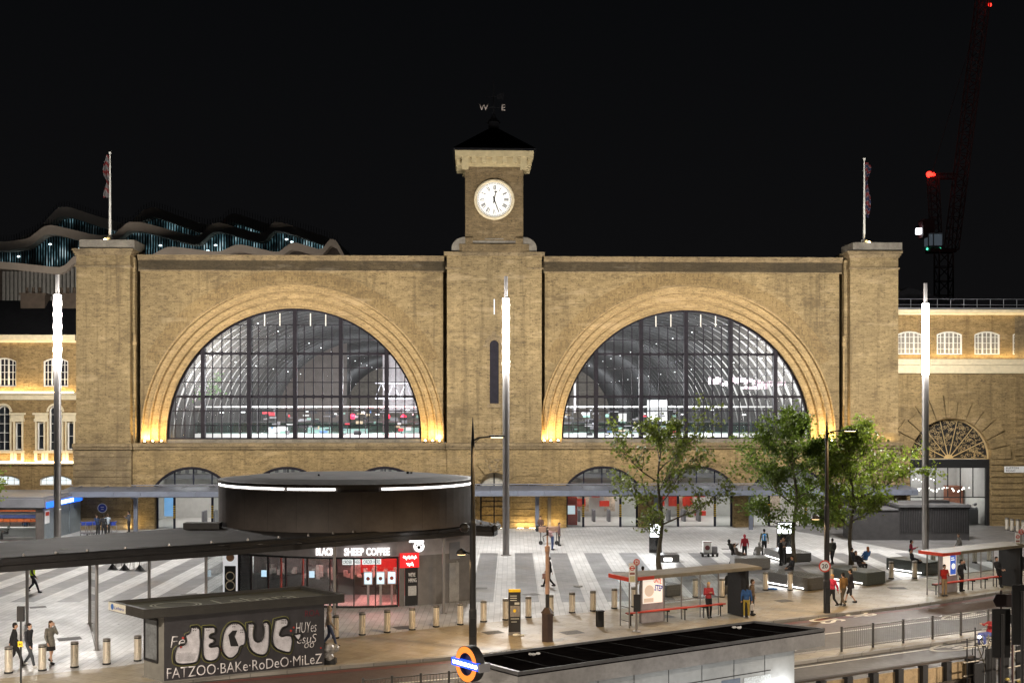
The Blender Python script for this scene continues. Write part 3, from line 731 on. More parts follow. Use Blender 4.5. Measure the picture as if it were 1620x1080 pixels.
for px, py in ((564, 658), (617, 658), (642, 659)):
    p = P(px, py, 134); v2 = p-Vector((X0, D0, 0)); sg.ball((v2.x*CT+v2.y*ST, -v2.x*ST+v2.y*CT-4.5, p.z), .30, 8, 6)
obj('red_signal', sg, EM('signal_red', (1, .02, .06), 5), station)
for u in (cL+5.5, cL+9.0): lamp('POINT', 420, (1, .05, .09), (u, 25, 10.5), station, .3, name='red_signal_light')
sg = MB(); random.seed(5)
for px, py, wd, hh in ((1132, 602, 2, .7), (1152, 607, 1.6, .55), (1170, 601, 2.2, .6), (1192, 603, 2.6, .55), (1214, 606, 2.6, .6), (1238, 606, 2, .5), (1195, 613, 4, .3)):
    p = P(px, py, 112); v2 = p-Vector((X0, D0, 0)); u = v2.x*CT+v2.y*ST; x = u-wd/2*.55
    while x < u+wd/2*.55: q = random.uniform(.12, .26); sg.box(x, x+q, 9.8, 9.9, p.z-hh*.5*random.uniform(.5, 1), p.z+hh*.5*random.uniform(.5, 1)); x += q+random.uniform(.05, .16)
obj('hanging_sign', sg, EM('pinkish_sign', (1, .72, .85), .8), station)
sg = MB()
for px, py, wd, hh, Yy in ((985, 660, .8, .8, 122), (1040, 650, 2.2, 2.4, 132), (560, 683, 3, .7, 132), (505, 680, 2.5, .6, 132), (655, 682, 3, .8, 131), (440, 680, 2, .6, 128)):
    p = P(px, py, Yy); v2 = p-Vector((X0, D0, 0)); u = v2.x*CT+v2.y*ST; v_ = -v2.x*ST+v2.y*CT; sg.box(u-wd/2, u+wd/2, v_, v_+.2, p.z-hh/2, p.z+hh/2)
obj('platform_board', sg, EM('board_white', (.95, .97, 1), .6), station)
sg = MB()
for px, py, r_ in ((342, 613, 1.1), (330, 628, 1.0), (352, 620, .8), (356, 600, .7)):
    p = P(px, py, 118); v2 = p-Vector((X0, D0, 0)); 
    for _ in range(26): sg.ball((v2.x*CT+v2.y*ST+random.gauss(0, r_*.35), 13+random.random(), p.z+random.gauss(0, r_*.4)), (.12, .08, .1), 5, 4)
obj('green_foliage', sg, M('lime_green', (.06, .14, .04), .8, var=.8, scale=4), station)

rnd = random.Random(17)
mats_c = [EM('clutter_white', (.95, .97, 1), .45), EM('clutter_green', (.40, .7, .6), .2), EM('clutter_warm', (1, .8, .55), .35), EM('clutter_red', (1, .06, .10), .5), M('clutter_dark', (.05, .05, .06), .6), M('clutter_grey', (.3, .3, .33), .6), EM('clutter_blue', (.2, .4, .8), .5)]
for uc, rng in ((cL, ((-6, 12.5),)), (cR, ((-12, 3),))):
    for i, cm in enumerate(mats_c):
        sg = MB()
        for _ in range((10, 12, 7, 5 if uc < 0 else 2, 30, 34, 4)[i]):
            u = uc+rnd.uniform(*rng[0]); v_ = rnd.uniform(17, 27.5); z = rnd.uniform(7.2, 9.6 if i < 4 else 9.9); wd_ = rnd.uniform(.1, .9); hh_ = rnd.uniform(.06, .35); sg.box(u, u+wd_, v_, v_+.15, z, z+hh_)
        obj('platform_clutter', sg, cm, station)
# ground-floor concourse behind the low arches
for a, b_, s_ in ((uPL1+.2, uT0-.2, -1), (uT1+.2, uPR0-.2, 1)):
    m_ = MB(); m_.box(a, b_, 10.5, 10.7, .02, 6.9); m_.box(a, a+.2, 1.41, 10.5, .02, 6.9); m_.box(b_-.2, b_, 1.41, 10.5, .02, 6.9); obj('concourse_wall', m_, m_tile, station)
    m_ = MB(); m_.box(a, b_, 2.95, 10.7, 6.9, 7.1); obj('concourse_ceiling', m_, m_tile, station)
    m_ = MB(); m_.box(a, b_, 1.41, 10.5, .03, .04); obj('concourse_floor', m_, m_tile, station)
    m_ = MB()
    for k in range(6): u = a+(b_-a)*(k+.5)/6; m_.box(u-1.2, u+1.2, 3.2, 3.5, 6.6, 6.7); m_.box(u-1.0, u+1.0, 8, 8.25, 6.6, 6.7)
    obj('ceiling_light', m_, m_cream_led, station)
    for k in range(4): u = a+(b_-a)*(k+.5)/4; lamp('AREA', 240, (1, .97, .92), (u, 5.5, 6.7), station, 3.5, 3, target=(u, 5.3, 0), name='concourse_light')
    m_ = MB(); u = a+.5                          # fins high on the back wall and a mezzanine edge
    while u < b_-.6: m_.box(u, u+.28, 10.2, 10.49, 4.2, 6.4); u += .75
    m_.box(a+.3, b_-.3, 9.2, 10.49, 3.7, 4.1); obj('wall_fin', m_, m_grey, station)
m_ = MB()
for px in (962, 1082): u = U(px); m_.box(u-.4, u+.35, 9.6, 10.3, 1.9, 2.8)
for px in (934, 975, 1070, 1094, 1118): u = U(px); m_.box(u-.45, u+.45, 8.9, 9.2, 1.1, 1.6+.2*(px % 3))
m_.box(U(1128), U(1146), 8.0, 8.5, .3, .7); m_.box(U(1128), U(1144), 8.0, 8.5, 2.0, 2.6)
obj('red_shopfront', m_, M('shop_red', (.6, .05, .03), .5, var=.3, scale=.9), station)
m_ = MB()
for px in (940, 985, 1108, 1122, 1270): u = U(px); m_.box(u-.5, u+.5, 9.5, 9.59, .6, 2.6)
obj('poster_panel', m_, M('poster_mix', (.6, .5, .4), .5, var=.6, scale=1.2), station)
m_ = MB()
for px in (318, 300, 925, 950, 975, 1075, 1100, 1125): u = U(px); m_.box(u-.11, u+.11, 5.0, 6.4, .04, 1.1, .03)
obj('ticket_gate', m_, m_grey, station)
m_ = MB(); u = U(905); m_.box(u-.65, u+.65, 2.2, 3.2, .05, 2.5, .05); tk = obj('ticket_machine', m_, m_red, station)
m_ = MB(); m_.box(u-.45, u+.45, 2.14, 2.2, 1.0, 1.75); obj('screen', m_, EM('machine_screen', (.75, .85, .9), .8), tk)
m_ = MB(); u = U(255); m_.box(u-.4, u+.4, 2.6, 2.7, .9, 2.9); obj('information_screen', m_, EM('blue_screen', (.2, .45, .8), .9), station)
m_signnavy = M('sign_navy', (.012, .022, .085), .4, var=.1)
# glazed entrances with their blue fascia
for i, px in enumerate((302, 453, 608, 954, 1105, 1250)):
    c_ = U(px); a, b_ = c_-3.1, c_+3.1; v_ = .95
    fr_ = MB()
    fr_.box(a, a+.16, v_-.08, v_+.08, .02, 3.62); fr_.box(b_-.16, b_, v_-.08, v_+.08, .02, 3.62)
    for q in (-1.6, 1.6): fr_.box(c_+q-.09, c_+q+.09, v_-.08, v_+.08, .02, 2.62)
    fr_.box(a+.161, b_-.161, v_-.1, v_+.1, 2.62, 2.72); fr_.box(a, b_, v_-.06, v_+.06, 3.621, 3.75)
    for q in (-1.57, 0, 1.57): fr_.box(c_+q-.05, c_+q+.05, v_-.05, v_+.05, 3.751, otop((a, b_, 0, 5.24, 1.62), c_+q)-.02)
    n_ = 18; ar = [(u, otop((a, b_, 0, 5.24, 1.62), u)) for u in [a+(b_-a)*k/n_ for k in range(n_+1)]]
    e_ = obj('entrance', fr_, m_navy if i != 1 else m_navy, station)
    m_ = MB(); m_.tube([(u, .26, z-.07) for u, z in ar], .11, 6); obj('arch_trim', m_, m_iron, e_)
    m_ = MB(); m_.box(a+.161, b_-.161, v_-.16, v_-.101, 2.721, 3.35); obj('fascia_sign', m_, m_signnavy, e_)
    text('fascia_lettering', 'Entrance', m_sign_white, e_, (c_-.55, v_-.165, 2.85), .3, 1.35, bold=.01)
    text('fascia_lettering', 'Exit only', m_sign_white, e_, (c_+1.45, v_-.165, 2.80), .36, 1.3, bold=.01)
    m_ = MB(); m_.box(c_-1.85, c_-1.5, v_-.175, v_-.161, 2.85, 3.15); obj('red_sign_square', m_, EM('sign_red', (.9, .1, .1), 1), e_)
    m_ = MB(); m_.quad((a+.16, v_, .05), (c_-1.7, v_, .05), (c_-1.7, v_, 2.6), (a+.16, v_, 2.6)); m_.quad((c_+1.7, v_, .05), (b_-.16, v_, .05), (b_-.16, v_, 2.6), (c_+1.7, v_, 2.6))
    ar2 = [(u, z-.05) for u, z in ar]
    for p_, q_ in zip(ar2, ar2[1:]): m_.quad((p_[0], v_, 3.75), (q_[0], v_, 3.75), (q_[0], v_, max(3.76, q_[1])), (p_[0], v_, max(3.76, p_[1])))
    obj('pane', m_, m_glass, e_)
    m_ = MB()
    for q in (-1.6, 1.6):
        for k in range(7): m_.box(c_+q-.095, c_+q+.095, v_-.09, v_-.081, .9+k*.16, .98+k*.16)
    obj('warning_stripe', m_, m_yellow, e_)
# centre door
m_ = MB(); m_.box(cd-1.2, cd+1.2, .95, 1.05, .02, 3.35); obj('tower_door', m_, m_brick_low, station)
m_ = MB(); m_.box(cd-.05, cd+.05, .85, .949, .03, 4.6); m_.box(cd-1.2, cd-1.06, .8, .949, .03, 3.6); m_.box(cd+1.06, cd+1.2, .8, .949, .03, 3.6); m_.box(cd-1.05, cd+1.05, .82, .949, 2.6, 2.75); m_.box(cd-1.2, cd+1.2, .82, .949, 3.351, 3.5)
for z in (1.0, 1.75, 2.2): m_.box(cd-1.05, cd+1.05, .9, .949, z, z+.05)
obj('door_frame', m_, m_iron, station)
m_ = MB(); m_.disc((cd, 3.5), 1.2, 1.0, 24, .02, 0, math.pi); obj('fanlight', m_, M('fanlight_glass', (.5, .47, .4), .3), station)
gl = MB(); glh = MB()
for px in (771, 788, 823, 842, 872, 880): u = U(px); glh.box(u-.3, u+.3, -.45, -.25, .0, .06); gl.box(u-.26, u+.26, -.42, -.28, .061, .075)
gh = obj('ground_uplight', glh, m_steel, station); obj('lens', gl, m_warm_led, gh)
for u, pw in ((cd-.3, 26), (U(825), 36), (U(845), 36), (U(874), 46), (U(212), 30)): lamp('AREA', pw, (1, .76, .36), (u, -.42, .12), station, 1.1, .2, target=(u, .15, 2.5), name='ground_uplight_lamp')
m_ = MB(); m_.box(U(866.5), U(872), .1, .24, .1, Z(787)); obj('slot_niche', m_, m_charcoal, station)
m_ = MB(); m_.disc((U(163), Z(801)), .36, -.2, 24); pq = obj('blue_plaque', m_, m_blue, station)
m_ = MB(); m_.disc((U(163), Z(801)), .40, -.205, 24, .34); m_.box(U(160.5), U(165.5), -.207, -.202, Z(800), Z(799)); m_.box(U(161), U(165), -.207, -.202, Z(803.5), Z(802.5)); obj('plaque_rim', m_, m_white, pq)

# canopy along the whole front, on blue-grey columns
cp = thing('entrance_canopy', 'long flat blue-grey canopy running along the station front above the entrances', 'canopy', SW(0, -1.6), TH)
m_ = MB(); ca, cb_ = U(112), U(1432)
m_.M = Matrix.Translation((0, 1.6, 0))
def cprofile(mb, ua, ub):
    pr = [(-.05, 3.64), (-2.6, 3.47), (-2.95, 3.40), (-3.0, 2.98), (-2.85, 2.94), (-.05, 3.12)]
    A = [mb.av((ua, p[0], p[1])) for p in pr]; B = [mb.av((ub, p[0], p[1])) for p in pr]; n = len(pr)
    for k in range(n): mb.f.append([A[k], A[(k+1) % n], B[(k+1) % n], B[k]])
    mb.f.append(A); mb.f.append(B[::-1])
u = ca
while u < cb_: cprofile(m_, u, min(u+2.18, cb_)); u += 2.2
obj('roof_slab', m_, m_canopy, cp)
m_ = MB(); m_.M = Matrix.Translation((0, 1.6, 0)); u = ca+1
while u < cb_: m_.box(u-.03, u+.03, -2.6, -.05, 3.655, 3.72); u += 2.2
m_.box(ca, cb_, -.16, -.05, 3.72, 3.80); obj('roof_rail', m_, m_grey, cp)
for px in (223, 380, 530, 680, 848, 1033, 1181, 1330):
    u = U(px); m_ = MB(); m_.M = Matrix.Translation((0, 1.6, 0)); m_.box(u-.16, u+.16, -1.75, -1.45, .0, 2.94, .03); m_.box(u-.2, u+.2, -2.4, -.3, 2.8, 2.96); obj('column', m_, m_canopy, cp)
for k in range(8):
    u = ca+6+k*(cb_-ca-10)/7.5; lamp('AREA', 16, (1, .96, .9), (u, .4, 2.85), cp, 1.5, .3, target=(u, .4, 0), name='soffit_light')

# ============================================================ side wings
def sash(uc, w_, z0, z1, v_, rise, cols, rows, parent, mat=None, lit=None, name='window'):
    a, b_ = uc-w_/2, uc+w_/2; op = (a, b_, z0, z1, rise); m_ = MB()
    m_.box(a, a+.12, v_-.07, v_+.07, z0, z1-rise); m_.box(b_-.12, b_, v_-.07, v_+.07, z0, z1-rise); m_.box(a, b_, v_-.08, v_+.08, z0-.02, z0+.1)
    ar = [(u, otop(op, u)) for u in [a+(b_-a)*k/14 for k in range(15)]]
    m_.tube([(u, v_, z-.06) for u, z in ar], .07, 6)
    for k in range(1, cols): u = a+w_*k/cols; t = .06 if (cols % 3 == 0 and k % (cols//3) == 0) else .025; m_.box(u-t, u+t, v_-.05, v_+.05, z0+.101, otop(op, u)-.06)
    for k in range(1, rows): z = z0+(z1-z0)*k/rows; m_.box(a+.121, b_-.121, v_-.04, v_+.04, z-.022, z+.022)
    f_ = obj(name, m_, mat or m_white_frame, parent)
    m_ = MB()
    for p_, q_ in zip(ar, ar[1:]): m_.quad((p_[0], v_+.03, z0), (q_[0], v_+.03, z0), (q_[0], v_+.03, q_[1]), (p_[0], v_+.03, p_[1]))
    obj('pane', m_, lit or m_glass_dark, f_); return op
m_lit1 = M('net_blind', (.22, .2, .17), .7, var=.25, scale=.8); m_lit2 = EM('lit_room', (.85, .95, 1), .8)
m_dkwin = M('dark_pane', (.02, .02, .025), .08, var=.2, bmp=0)
lw = thing('brick_wing', 'brick building left of the station with glowing ledges and tall arched windows', 'building', SW(U(60), 1), TH)
mwv = Matrix.Translation((-U(60), -1, 0))
uL0, uL1 = U(-140), uPL0+.1; VW = .9
wopl = []
wc = [U(82), U(-1)]; wc.append(2*wc[1]-wc[0])
for c_ in wc:
    wopl += [(c_-1.05, c_+1.05, Z(611, c_), Z(565, c_), .3), (c_-.55, c_+.55, Z(714, c_), Z(641, c_), .55), (c_-1.55, c_-.95, Z(712, c_), Z(668, c_), 0), (c_+.95, c_+1.55, Z(712, c_), Z(668, c_), 0), (c_-1.35, c_+1.35, 3.7, Z(752, c_), .35)]
def wmb(): q = MB(); q.M = mwv; return q
m_ = wmb(); uu = sorted(wc)
edges = [uL0, (uu[0]+uu[1])/2, (uu[1]+uu[2])/2, uL1]
for a, b_ in zip(edges, edges[1:]):
    # three stacked bands of openings, each walled separately
    zz = [0, Z(737, a), Z(633, a), Z(530, a)]
    c_ = [q for q in wc if a < q < b_]
    for j in range(3): wall(m_, a, b_, zz[j]+.002, zz[j+1], VW, VW+.4, [o for o in wopl if a < o[0] < b_ and zz[j] < o[2] < zz[j+1]], 12)
obj('wall', m_, m_brick_wing, lw)
m_ = wmb(); m_.box(uL0, uL1, VW+.6, VW+.7, 0, Z(530, uL1)); obj('room_backing', m_, M('dim_room', (.12, .13, .14), .8), lw)
for c_ in wc:
    for (nm, w_, za, zb, rise, cols, rows, lit, dv) in (('window', 2.1, Z(611, c_), Z(565, c_), .3, 6, 4, m_dkwin, .25), ('window', 1.1, Z(714, c_), Z(641, c_), .55, 2, 5, m_glass_dark, .25), ('window', 2.7, 3.7, Z(752, c_), .35, 5, 2, m_lit2, .25)):
        a, b_ = c_-w_/2, c_+w_/2
        sash(c_-U(60), w_, za, zb, VW-1+dv, rise, cols, rows, lw, lit=lit, name=nm)
    for s_ in (-1, 1): sash(c_+s_*1.25-U(60), .6, Z(712, c_), Z(668, c_), VW-1+.25, 0, 1, 2, lw, lit=m_glass_dark)
m_ = wmb()
for c_ in wc:                                     # venetian surrounds
    for s_ in (-1, 1):
        for q in (.62, .9, 1.6): m_.box(c_+s_*q-.06, c_+s_*q+.06, VW-.14, VW+.02, Z(713, c_), Z(667, c_))
        m_.box(min(c_+s_*.58, c_+s_*1.75), max(c_+s_*.58, c_+s_*1.75), VW-.2, VW+.02, Z(667, c_), Z(662, c_)); m_.box(min(c_+s_*.62, c_+s_*1.7), max(c_+s_*.62, c_+s_*1.7), VW-.1, VW+.02, Z(662, c_)+.002, Z(656, c_)); m_.box(min(c_+s_*.55, c_+s_*1.85), max(c_+s_*.55, c_+s_*1.85), VW-.24, VW+.02, Z(656, c_)+.002, Z(653, c_))
    m_.disc((c_, Z(641, c_)-.55), .72, VW-.12, 16, .56, 0, math.pi, .13)
    m_.box(c_-1.75, c_+1.75, VW-.25, VW+.02, Z(717, c_), Z(713, c_)-.002); m_.box(c_-1.7, c_+1.7, VW-.12, VW+.02, Z(732, c_), Z(729, c_))
    for q in (-1.62, -.72, .72, 1.62, -1.0, 1.0): m_.box(c_+q-.12, c_+q+.12, VW-.13, VW+.02, Z(729, c_)+.002, Z(717, c_)-.002)
obj('window_surround', m_, m_stone_pale, lw)
m_ = wmb(); u_ = uL1
for za, zb, pr in ((Z(541, u_), Z(538, u_), .1), (Z(537.8, u_), Z(529, u_), .45), (Z(632, u_), Z(624, u_), .12), (Z(623.8, u_), Z(620.5, u_), .35), (Z(735, u_), Z(732.5, u_), .3)): m_.box(uL0, uL1-.35, VW-pr, VW+.05, za, zb)
obj('cornice', m_, m_stone_pale, lw)
def strip_light(parent, mwv_, a, b_, z, v_, pw, up=6):
    c_ = (a+b_)/2; lamp('AREA', pw, (1, .77, .42), mwv_ @ Vector((c_, v_, z)), parent, b_-a, .12, target=mwv_ @ Vector((c_, v_+.42, z+1.0)), name='ledge_strip_light')
strip_light(lw, mwv, uL0+1, uL1-.4, Z(620, u_)+.06, VW-.42, 150); strip_light(lw, mwv, uL0+1, uL1-.4, Z(732, u_)+.06, VW-.45, 150)
m_ = wmb(); m_.box(uL0+1, uL1-.5, VW-.34, VW-.28, Z(620.4, u_), Z(619.4, u_)); m_.box(uL0+1, uL1-.5, VW-.29, VW-.24, Z(732.3, u_), Z(731.4, u_)); obj('strip_lamp', m_, m_warm_led, lw)
lamp('AREA', 40, (1, .72, .32), mwv @ Vector((U(40), VW-.6, Z(545, u_))), lw, 10, .1, target=mwv @ Vector((U(40), VW-.2, Z(538, u_)+.6)), name='cornice_strip_light')
m_ = wmb(); zr = Z(528, u_); m_.quad((uL0, VW-.2, zr), (uL1, VW-.2, zr), (uL1, VW+4, zr+3.2), (uL0, VW+4, zr+3.2)); m_.quad((uL0, VW+4, zr+3.2), (uL1, VW+4, zr+3.2), (uL1, VW+12, zr), (uL0, VW+12, zr)); rfo = obj('roof', m_, m_slate, lw)
m_ = wmb()
for a, b_ in ((U(5), U(45)), (U(62), U(112))):
    m_.box(a, b_, VW+3, VW+4.4, zr+1, Z(462)); m_.box(a-.12, b_+.12, VW+2.9, VW+4.5, Z(462)+.002, Z(459)); k = a+.3
    while k < b_-.2: m_.lathe([(.16, 0), (.13, .5), (.17, .55)], 8, (k, VW+3.7, Z(459))); k += .55
obj('chimney', m_, M('chimney_brick', (.07, .05, .035), .9, var=.3), rfo)

rw = thing('side_building', 'brick and stone building right of the station with a big arched gateway and fan grille', 'building', SW(U(1509), 1), TH)
mrv = Matrix.Translation((-U(1509), -1, 0))
def rmb(): q = MB(); q.M = mrv; return q
uR0, uR1 = uPR1-.05, U(1790); VR = .8; ug = U(1509); rg = 3.56; zg = Z(727, ug)
wr = [U(1445), U(1508), U(1568), U(1629), U(1690)]
zw0, zw1 = Z(560, ug), Z(523, ug)
m_ = rmb(); wall(m_, uR0, uR1, Z(571, ug), Z(497, ug), VR, VR+.4, [(c_-1.12, c_+1.12, zw0, zw1, .28) for c_ in wr], 12); obj('upper_wall', m_, m_brick_wing, rw)
m_ = rmb(); wall(m_, uR0, uR1, 0, Z(590, ug)-.002, VR, VR+.8, [(ug-rg, ug+rg, 0, zg+rg, rg)], 40); obj('lower_wall', m_, m_brick_low, rw)
m_ = rmb()
for za, zb, pr in ((Z(497, ug)+.002, Z(494, ug), .15), (Z(493.8, ug), Z(489, ug), .5), (Z(590, ug), Z(577, ug), .35), (Z(576.8, ug), Z(573, ug), .55), (Z(572.8, ug), Z(567.5, ug), .3)): m_.box(uR0, uR1, VR-pr, VR+.9, za, zb)
obj('cornice', m_, m_stone_pale, rw)
for c_ in wr: sash(c_-U(1509), 2.24, zw0, zw1, VR-1+.12, .28, 6, 4, rw, lit=m_lit1 if c_ != wr[0] else m_lit1)
# gateway: voussoirs, courses, quoins
m_ = rmb(); nv = 13
for k in range(nv):
    a0 = math.pi*(k+.04)/nv; a1 = math.pi*(k+.96)/nv; am = (a0+a1)/2; ro = rg+1.75 if k % 2 == 0 else rg+1.45
    if k in (7,): ro = rg+2.3
    if k in (6, 8): ro = rg+2.0
    ri = rg+.02
    m_.prism_y([(ug+ri*math.cos(a0), zg+ri*math.sin(a0)), (ug+ro*math.cos(a0), zg+ro*math.sin(a0)), (ug+ro*math.cos(a1), zg+ro*math.sin(a1)), (ug+ri*math.cos(a1), zg+ri*math.sin(a1))], VR-.24, VR+.3)
z = .55
while z < zg-.3: m_.box(uR0+.3, ug-rg-.03, VR-.14, VR+.3, z, z+.46); m_.box(ug+rg+.03, ug+rg+4.4, VR-.14, VR+.3, z, z+.46); z += .53
z = zg-.2
while z < Z(600, ug): m_.box(U(1612), U(1640), VR-.14, VR+.3, z, z+.46); z += .53
m_.box(uR0+.3, ug-rg-.03, VR-.2, VR+.3, 0, .5); m_.box(ug+rg+.03, ug+rg+4.4, VR-.2, VR+.3, 0, .5)
m_.box(ug-2.6, ug+2.6, VR-.05, VR+.3, zg+rg+2.02, zg+rg+2.25)
obj('rusticated_stonework', m_, m_brick_low, rw)
m_ = rmb(); m_.box(U(1612), uR1, VR-.01, VR-.002, zw0-.4, Z(499, ug))
obj('quoin', m_, m_stone, rw)
# fan grille
m_ = rmb(); m_.disc((ug, zg), rg-.02, VR+.62, 40, .02, 0, math.pi); obj('grille_backing', m_, m_black, rw)
m_gold = M('gilt_grille', (.42, .32, .17), .5, .2, var=.2)
m_ = rmb(); n_ = 7; hub = .4
for k in range(n_+1):
    a = math.pi*k/n_; m_.tube([(ug+hub*math.cos(a), VR+.35, zg+.05+hub*math.sin(a)), (ug+(rg-.1)*math.cos(a), VR+.35, zg+.05+(rg-.1)*math.sin(a))], .045, 6)
m_.tube([(ug+(rg-.08)*math.cos(math.pi*k/40), VR+.35, zg+.05+(rg-.08)*math.sin(math.pi*k/40)) for k in range(41)], .09, 6)
m_.disc((ug, zg+.03), hub, VR+.3, 16, .02, 0, math.pi, .1)
random.seed(11)
for k in range(n_):                               # scrolls in every leaf
    for j in range(60):
        rr_ = math.sqrt(random.uniform(.12, 1))*(rg-.25); half = math.pi/n_/2; aa = math.pi*(k+.5)/n_+random.uniform(-.8, .8)*half
        if rr_*half < .12: continue
        cx_, cz_ = ug+rr_*math.cos(aa), zg+.05+rr_*math.sin(aa); r0_ = random.uniform(.07, .17); t0 = random.uniform(0, 6.3); sg_ = random.choice((-1, 1))
        pts = [(cx_+r0_*(1-q/14)*math.cos(t0+sg_*q*.5), VR+.36, max(zg+.06, cz_+r0_*(1-q/14)*math.sin(t0+sg_*q*.5))) for q in range(11)]
        m_.tube(pts, .014, 4, cap=False)
obj('fan_grille', m_, m_gold, rw)
lamp('AREA', 26, (1, .75, .38), mrv @ Vector((ug, VR-.1, zg+.1)), rw, 6.4, .15, target=mrv @ Vector((ug, VR+.5, zg+2.0)), name='grille_strip_light')
m_ = rmb(); m_.box(ug-rg, ug+rg, VR+.2, VR+.5, zg-.75, zg-.02); m_.box(ug-rg, ug-rg+.16, VR+.2, VR+.5, 0, zg-.751); m_.box(ug+rg-.3, ug+rg, VR+.2, VR+.5, 0, zg-.751); m_.box(ug-rg+.161, ug+rg-.301, VR+.3, VR+.4, zg-3.35, zg-3.27)
for k in range(1, 6): u = ug-rg+.16+(2*rg-.46)*k/6; m_.box(u-.03, u+.03, VR+.3, VR+.4, zg-3.26, zg-.751)
for k in (2, 4): u = ug-rg+.16+(2*rg-.46)*k/6; m_.box(u-.03, u+.03, VR+.3, VR+.4, 0, zg-3.351)
gf = obj('gate_frame', m_, m_black, rw)
m_ = rmb(); m_.quad((ug-rg, VR+.35, zg-3.3), (ug+rg-.3, VR+.35, zg-3.3), (ug+rg-.3, VR+.35, zg-.75), (ug-rg, VR+.35, zg-.75)); obj('pane', m_, glass('frosted_glass', (.75, .77, .78), .15, .75), gf)
m_ = rmb(); m_.quad((ug-rg, VR+.35, .05), (ug+rg-.3, VR+.35, .05), (ug+rg-.3, VR+.35, zg-3.3), (ug-rg, VR+.35, zg-3.3)); obj('pane', m_, m_glass, gf)
m_ = rmb(); m_.box(ug-rg, ug+rg, VR+7, VR+7.2, 0, zg+.4); m_.box(ug-rg, ug-rg+.1, VR+.85, VR+7, 0, zg+.4); m_.box(ug-rg, ug+rg, VR+.85, VR+7.2, zg+.41, zg+.6); obj('hall_wall', m_, m_tile, rw)
m_ = rmb(); m_.box(ug+rg-.1, ug+rg, VR+.85, VR+7, 0, zg+.4); obj('hall_wall', m_, m_tile, rw)
m_ = rmb(); m_.box(ug+1.9, ug+3.2, VR+5.0, VR+6.2, 0, 3.1); obj('hall_brick_pier', m_, M('red_brick', (.32, .13, .08), .8, var=.3, scale=4), rw)
lamp('AREA', 420, (1, .97, .92), mrv @ Vector((ug, VR+4, zg+.2)), rw, 4, 3, target=mrv @ Vector((ug, VR+4, 0)), name='hall_light')
m_ = rmb(); random.seed(4)
for k in range(34): t = k/33; m_.ball((ug-rg+.3+t*5.6, VR+1.5+random.uniform(0, 1), zg-2.55-.35*math.sin(t*9.4)**2+random.uniform(-.06, .06)), .065, 6, 4)
for k in range(12): t = k/11; m_.ball((ug-rg+.5+t*3, VR+3.5, zg-1.9-.25*math.sin(t*7)**2), .06, 6, 4)
obj('string_light', m_, EM('festoon', (1, .96, .88), 8), rw)
m_ = rmb(); random.seed(8)
m_.box(ug+1.3, ug+3.0, VR+1.2, VR+2.2, .02, 1.3)
for k in range(40): m_.ball((ug+random.uniform(1.3, 3), VR+1.1+random.uniform(0, .6), 1.3+random.uniform(0, .45)), random.uniform(.06, .14), 6, 4)
obj('counter', m_, m_grey, rw)
m_ = rmb(); sp_u = U(1612); m_.box(sp_u-1.0, sp_u+1.4, VR-.2, VR-.145, Z(748, ug), Z(738, ug)); sp = obj('street_name_plate', m_, m_white, rw)
text('plate_lettering', 'EUSTON\nROAD', m_black, sp, mrv @ Vector((sp_u-.85, VR-.21, Z(746.5, ug))), .40, 1.1, ext=.005, align='LEFT')
m_ = rmb(); zr = Z(489, ug)
m_.quad((U(1425), VR+3.5, zr), (uR1, VR+3.5, zr), (uR1, VR+14, zr), (U(1425), VR+14, zr))
pk = U(1478); m_.prism_y([(pk-5.5, zr+.02), (pk+7.5, zr+.02), (pk, Z(444, ug))], VR+5, VR+13); obj('roof', m_, m_slate, rw)
m_ = rmb(); u = U(1433)
m_.box(uR0, uR1, VR+.2, VR+.35, zr+.002, zr+.22)
while u < uR1: m_.tube([(u, VR+1.2, zr), (u, VR+1.2, zr+1.05)], .03, 6); u += 1.18
m_.tube([(U(1425), VR+1.2, zr+1.05), (uR1, VR+1.2, zr+1.05)], .022, 6); m_.tube([(U(1425), VR+1.2, zr+.55), (uR1, VR+1.2, zr+.55)], .018, 6); obj('roof_railing', m_, m_grey, rw)
lamp('AREA', 190, (1, .74, .34), mrv @ Vector(((uR0+uR1)/2, VR-.32, Z(567, ug)+.1)), rw, uR1-uR0-1, .12, target=mrv @ Vector(((uR0+uR1)/2, VR+.1, Z(567, ug)+1.1)), name='ledge_strip_light')
lamp('AREA', 50, (1, .76, .38), mrv @ Vector(((uR0+uR1)/2, VR-.62, Z(501, ug))), rw, uR1-uR0-1, .1, target=mrv @ Vector(((uR0+uR1)/2, VR-.2, Z(494, ug)+.4)), name='cornice_strip_light')

# flagpoles on the piers
def flag_mesh(c_, h_, w_, folds, seed):
    m_ = MB(); random.seed(seed); nz, nx = 16, 6; ph = random.random()*6
    def pt(i, j):
        z = -h_*i/nz; x = w_*j/nx*(.7+.3*math.sin(i*.55+ph)); return (x, .12*math.sin(j*1.3+i*.5+ph), z-.25*j/nx*math.sin(i*.4+ph)-.1*j/nx)
    for i in range(nz):
        for j in range(nx): m_.quad(pt(i, j), pt(i, j+1), pt(i+1, j+1), pt(i+1, j))
    return m_
def flag_mat(name, a, bcol, cc, s):
    m, nt, b = newmat(name); v = coords(nt); wv_ = N(nt, 'ShaderNodeTexWave'); wv_.inputs['Scale'].default_value = s; wv_.inputs['Distortion'].default_value = 3.5; nt.links.new(vmap(nt, v, (1, 1, 1.6)), wv_.inputs[0])
    wv_.bands_direction = 'DIAGONAL'; nt.links.new(ramp(nt, wv_.outputs['Fac'], [(.3, a), (.45, bcol), (.75, cc)]), b.inputs['Base Color']); b.inputs['Roughness'].default_value = .8; return m
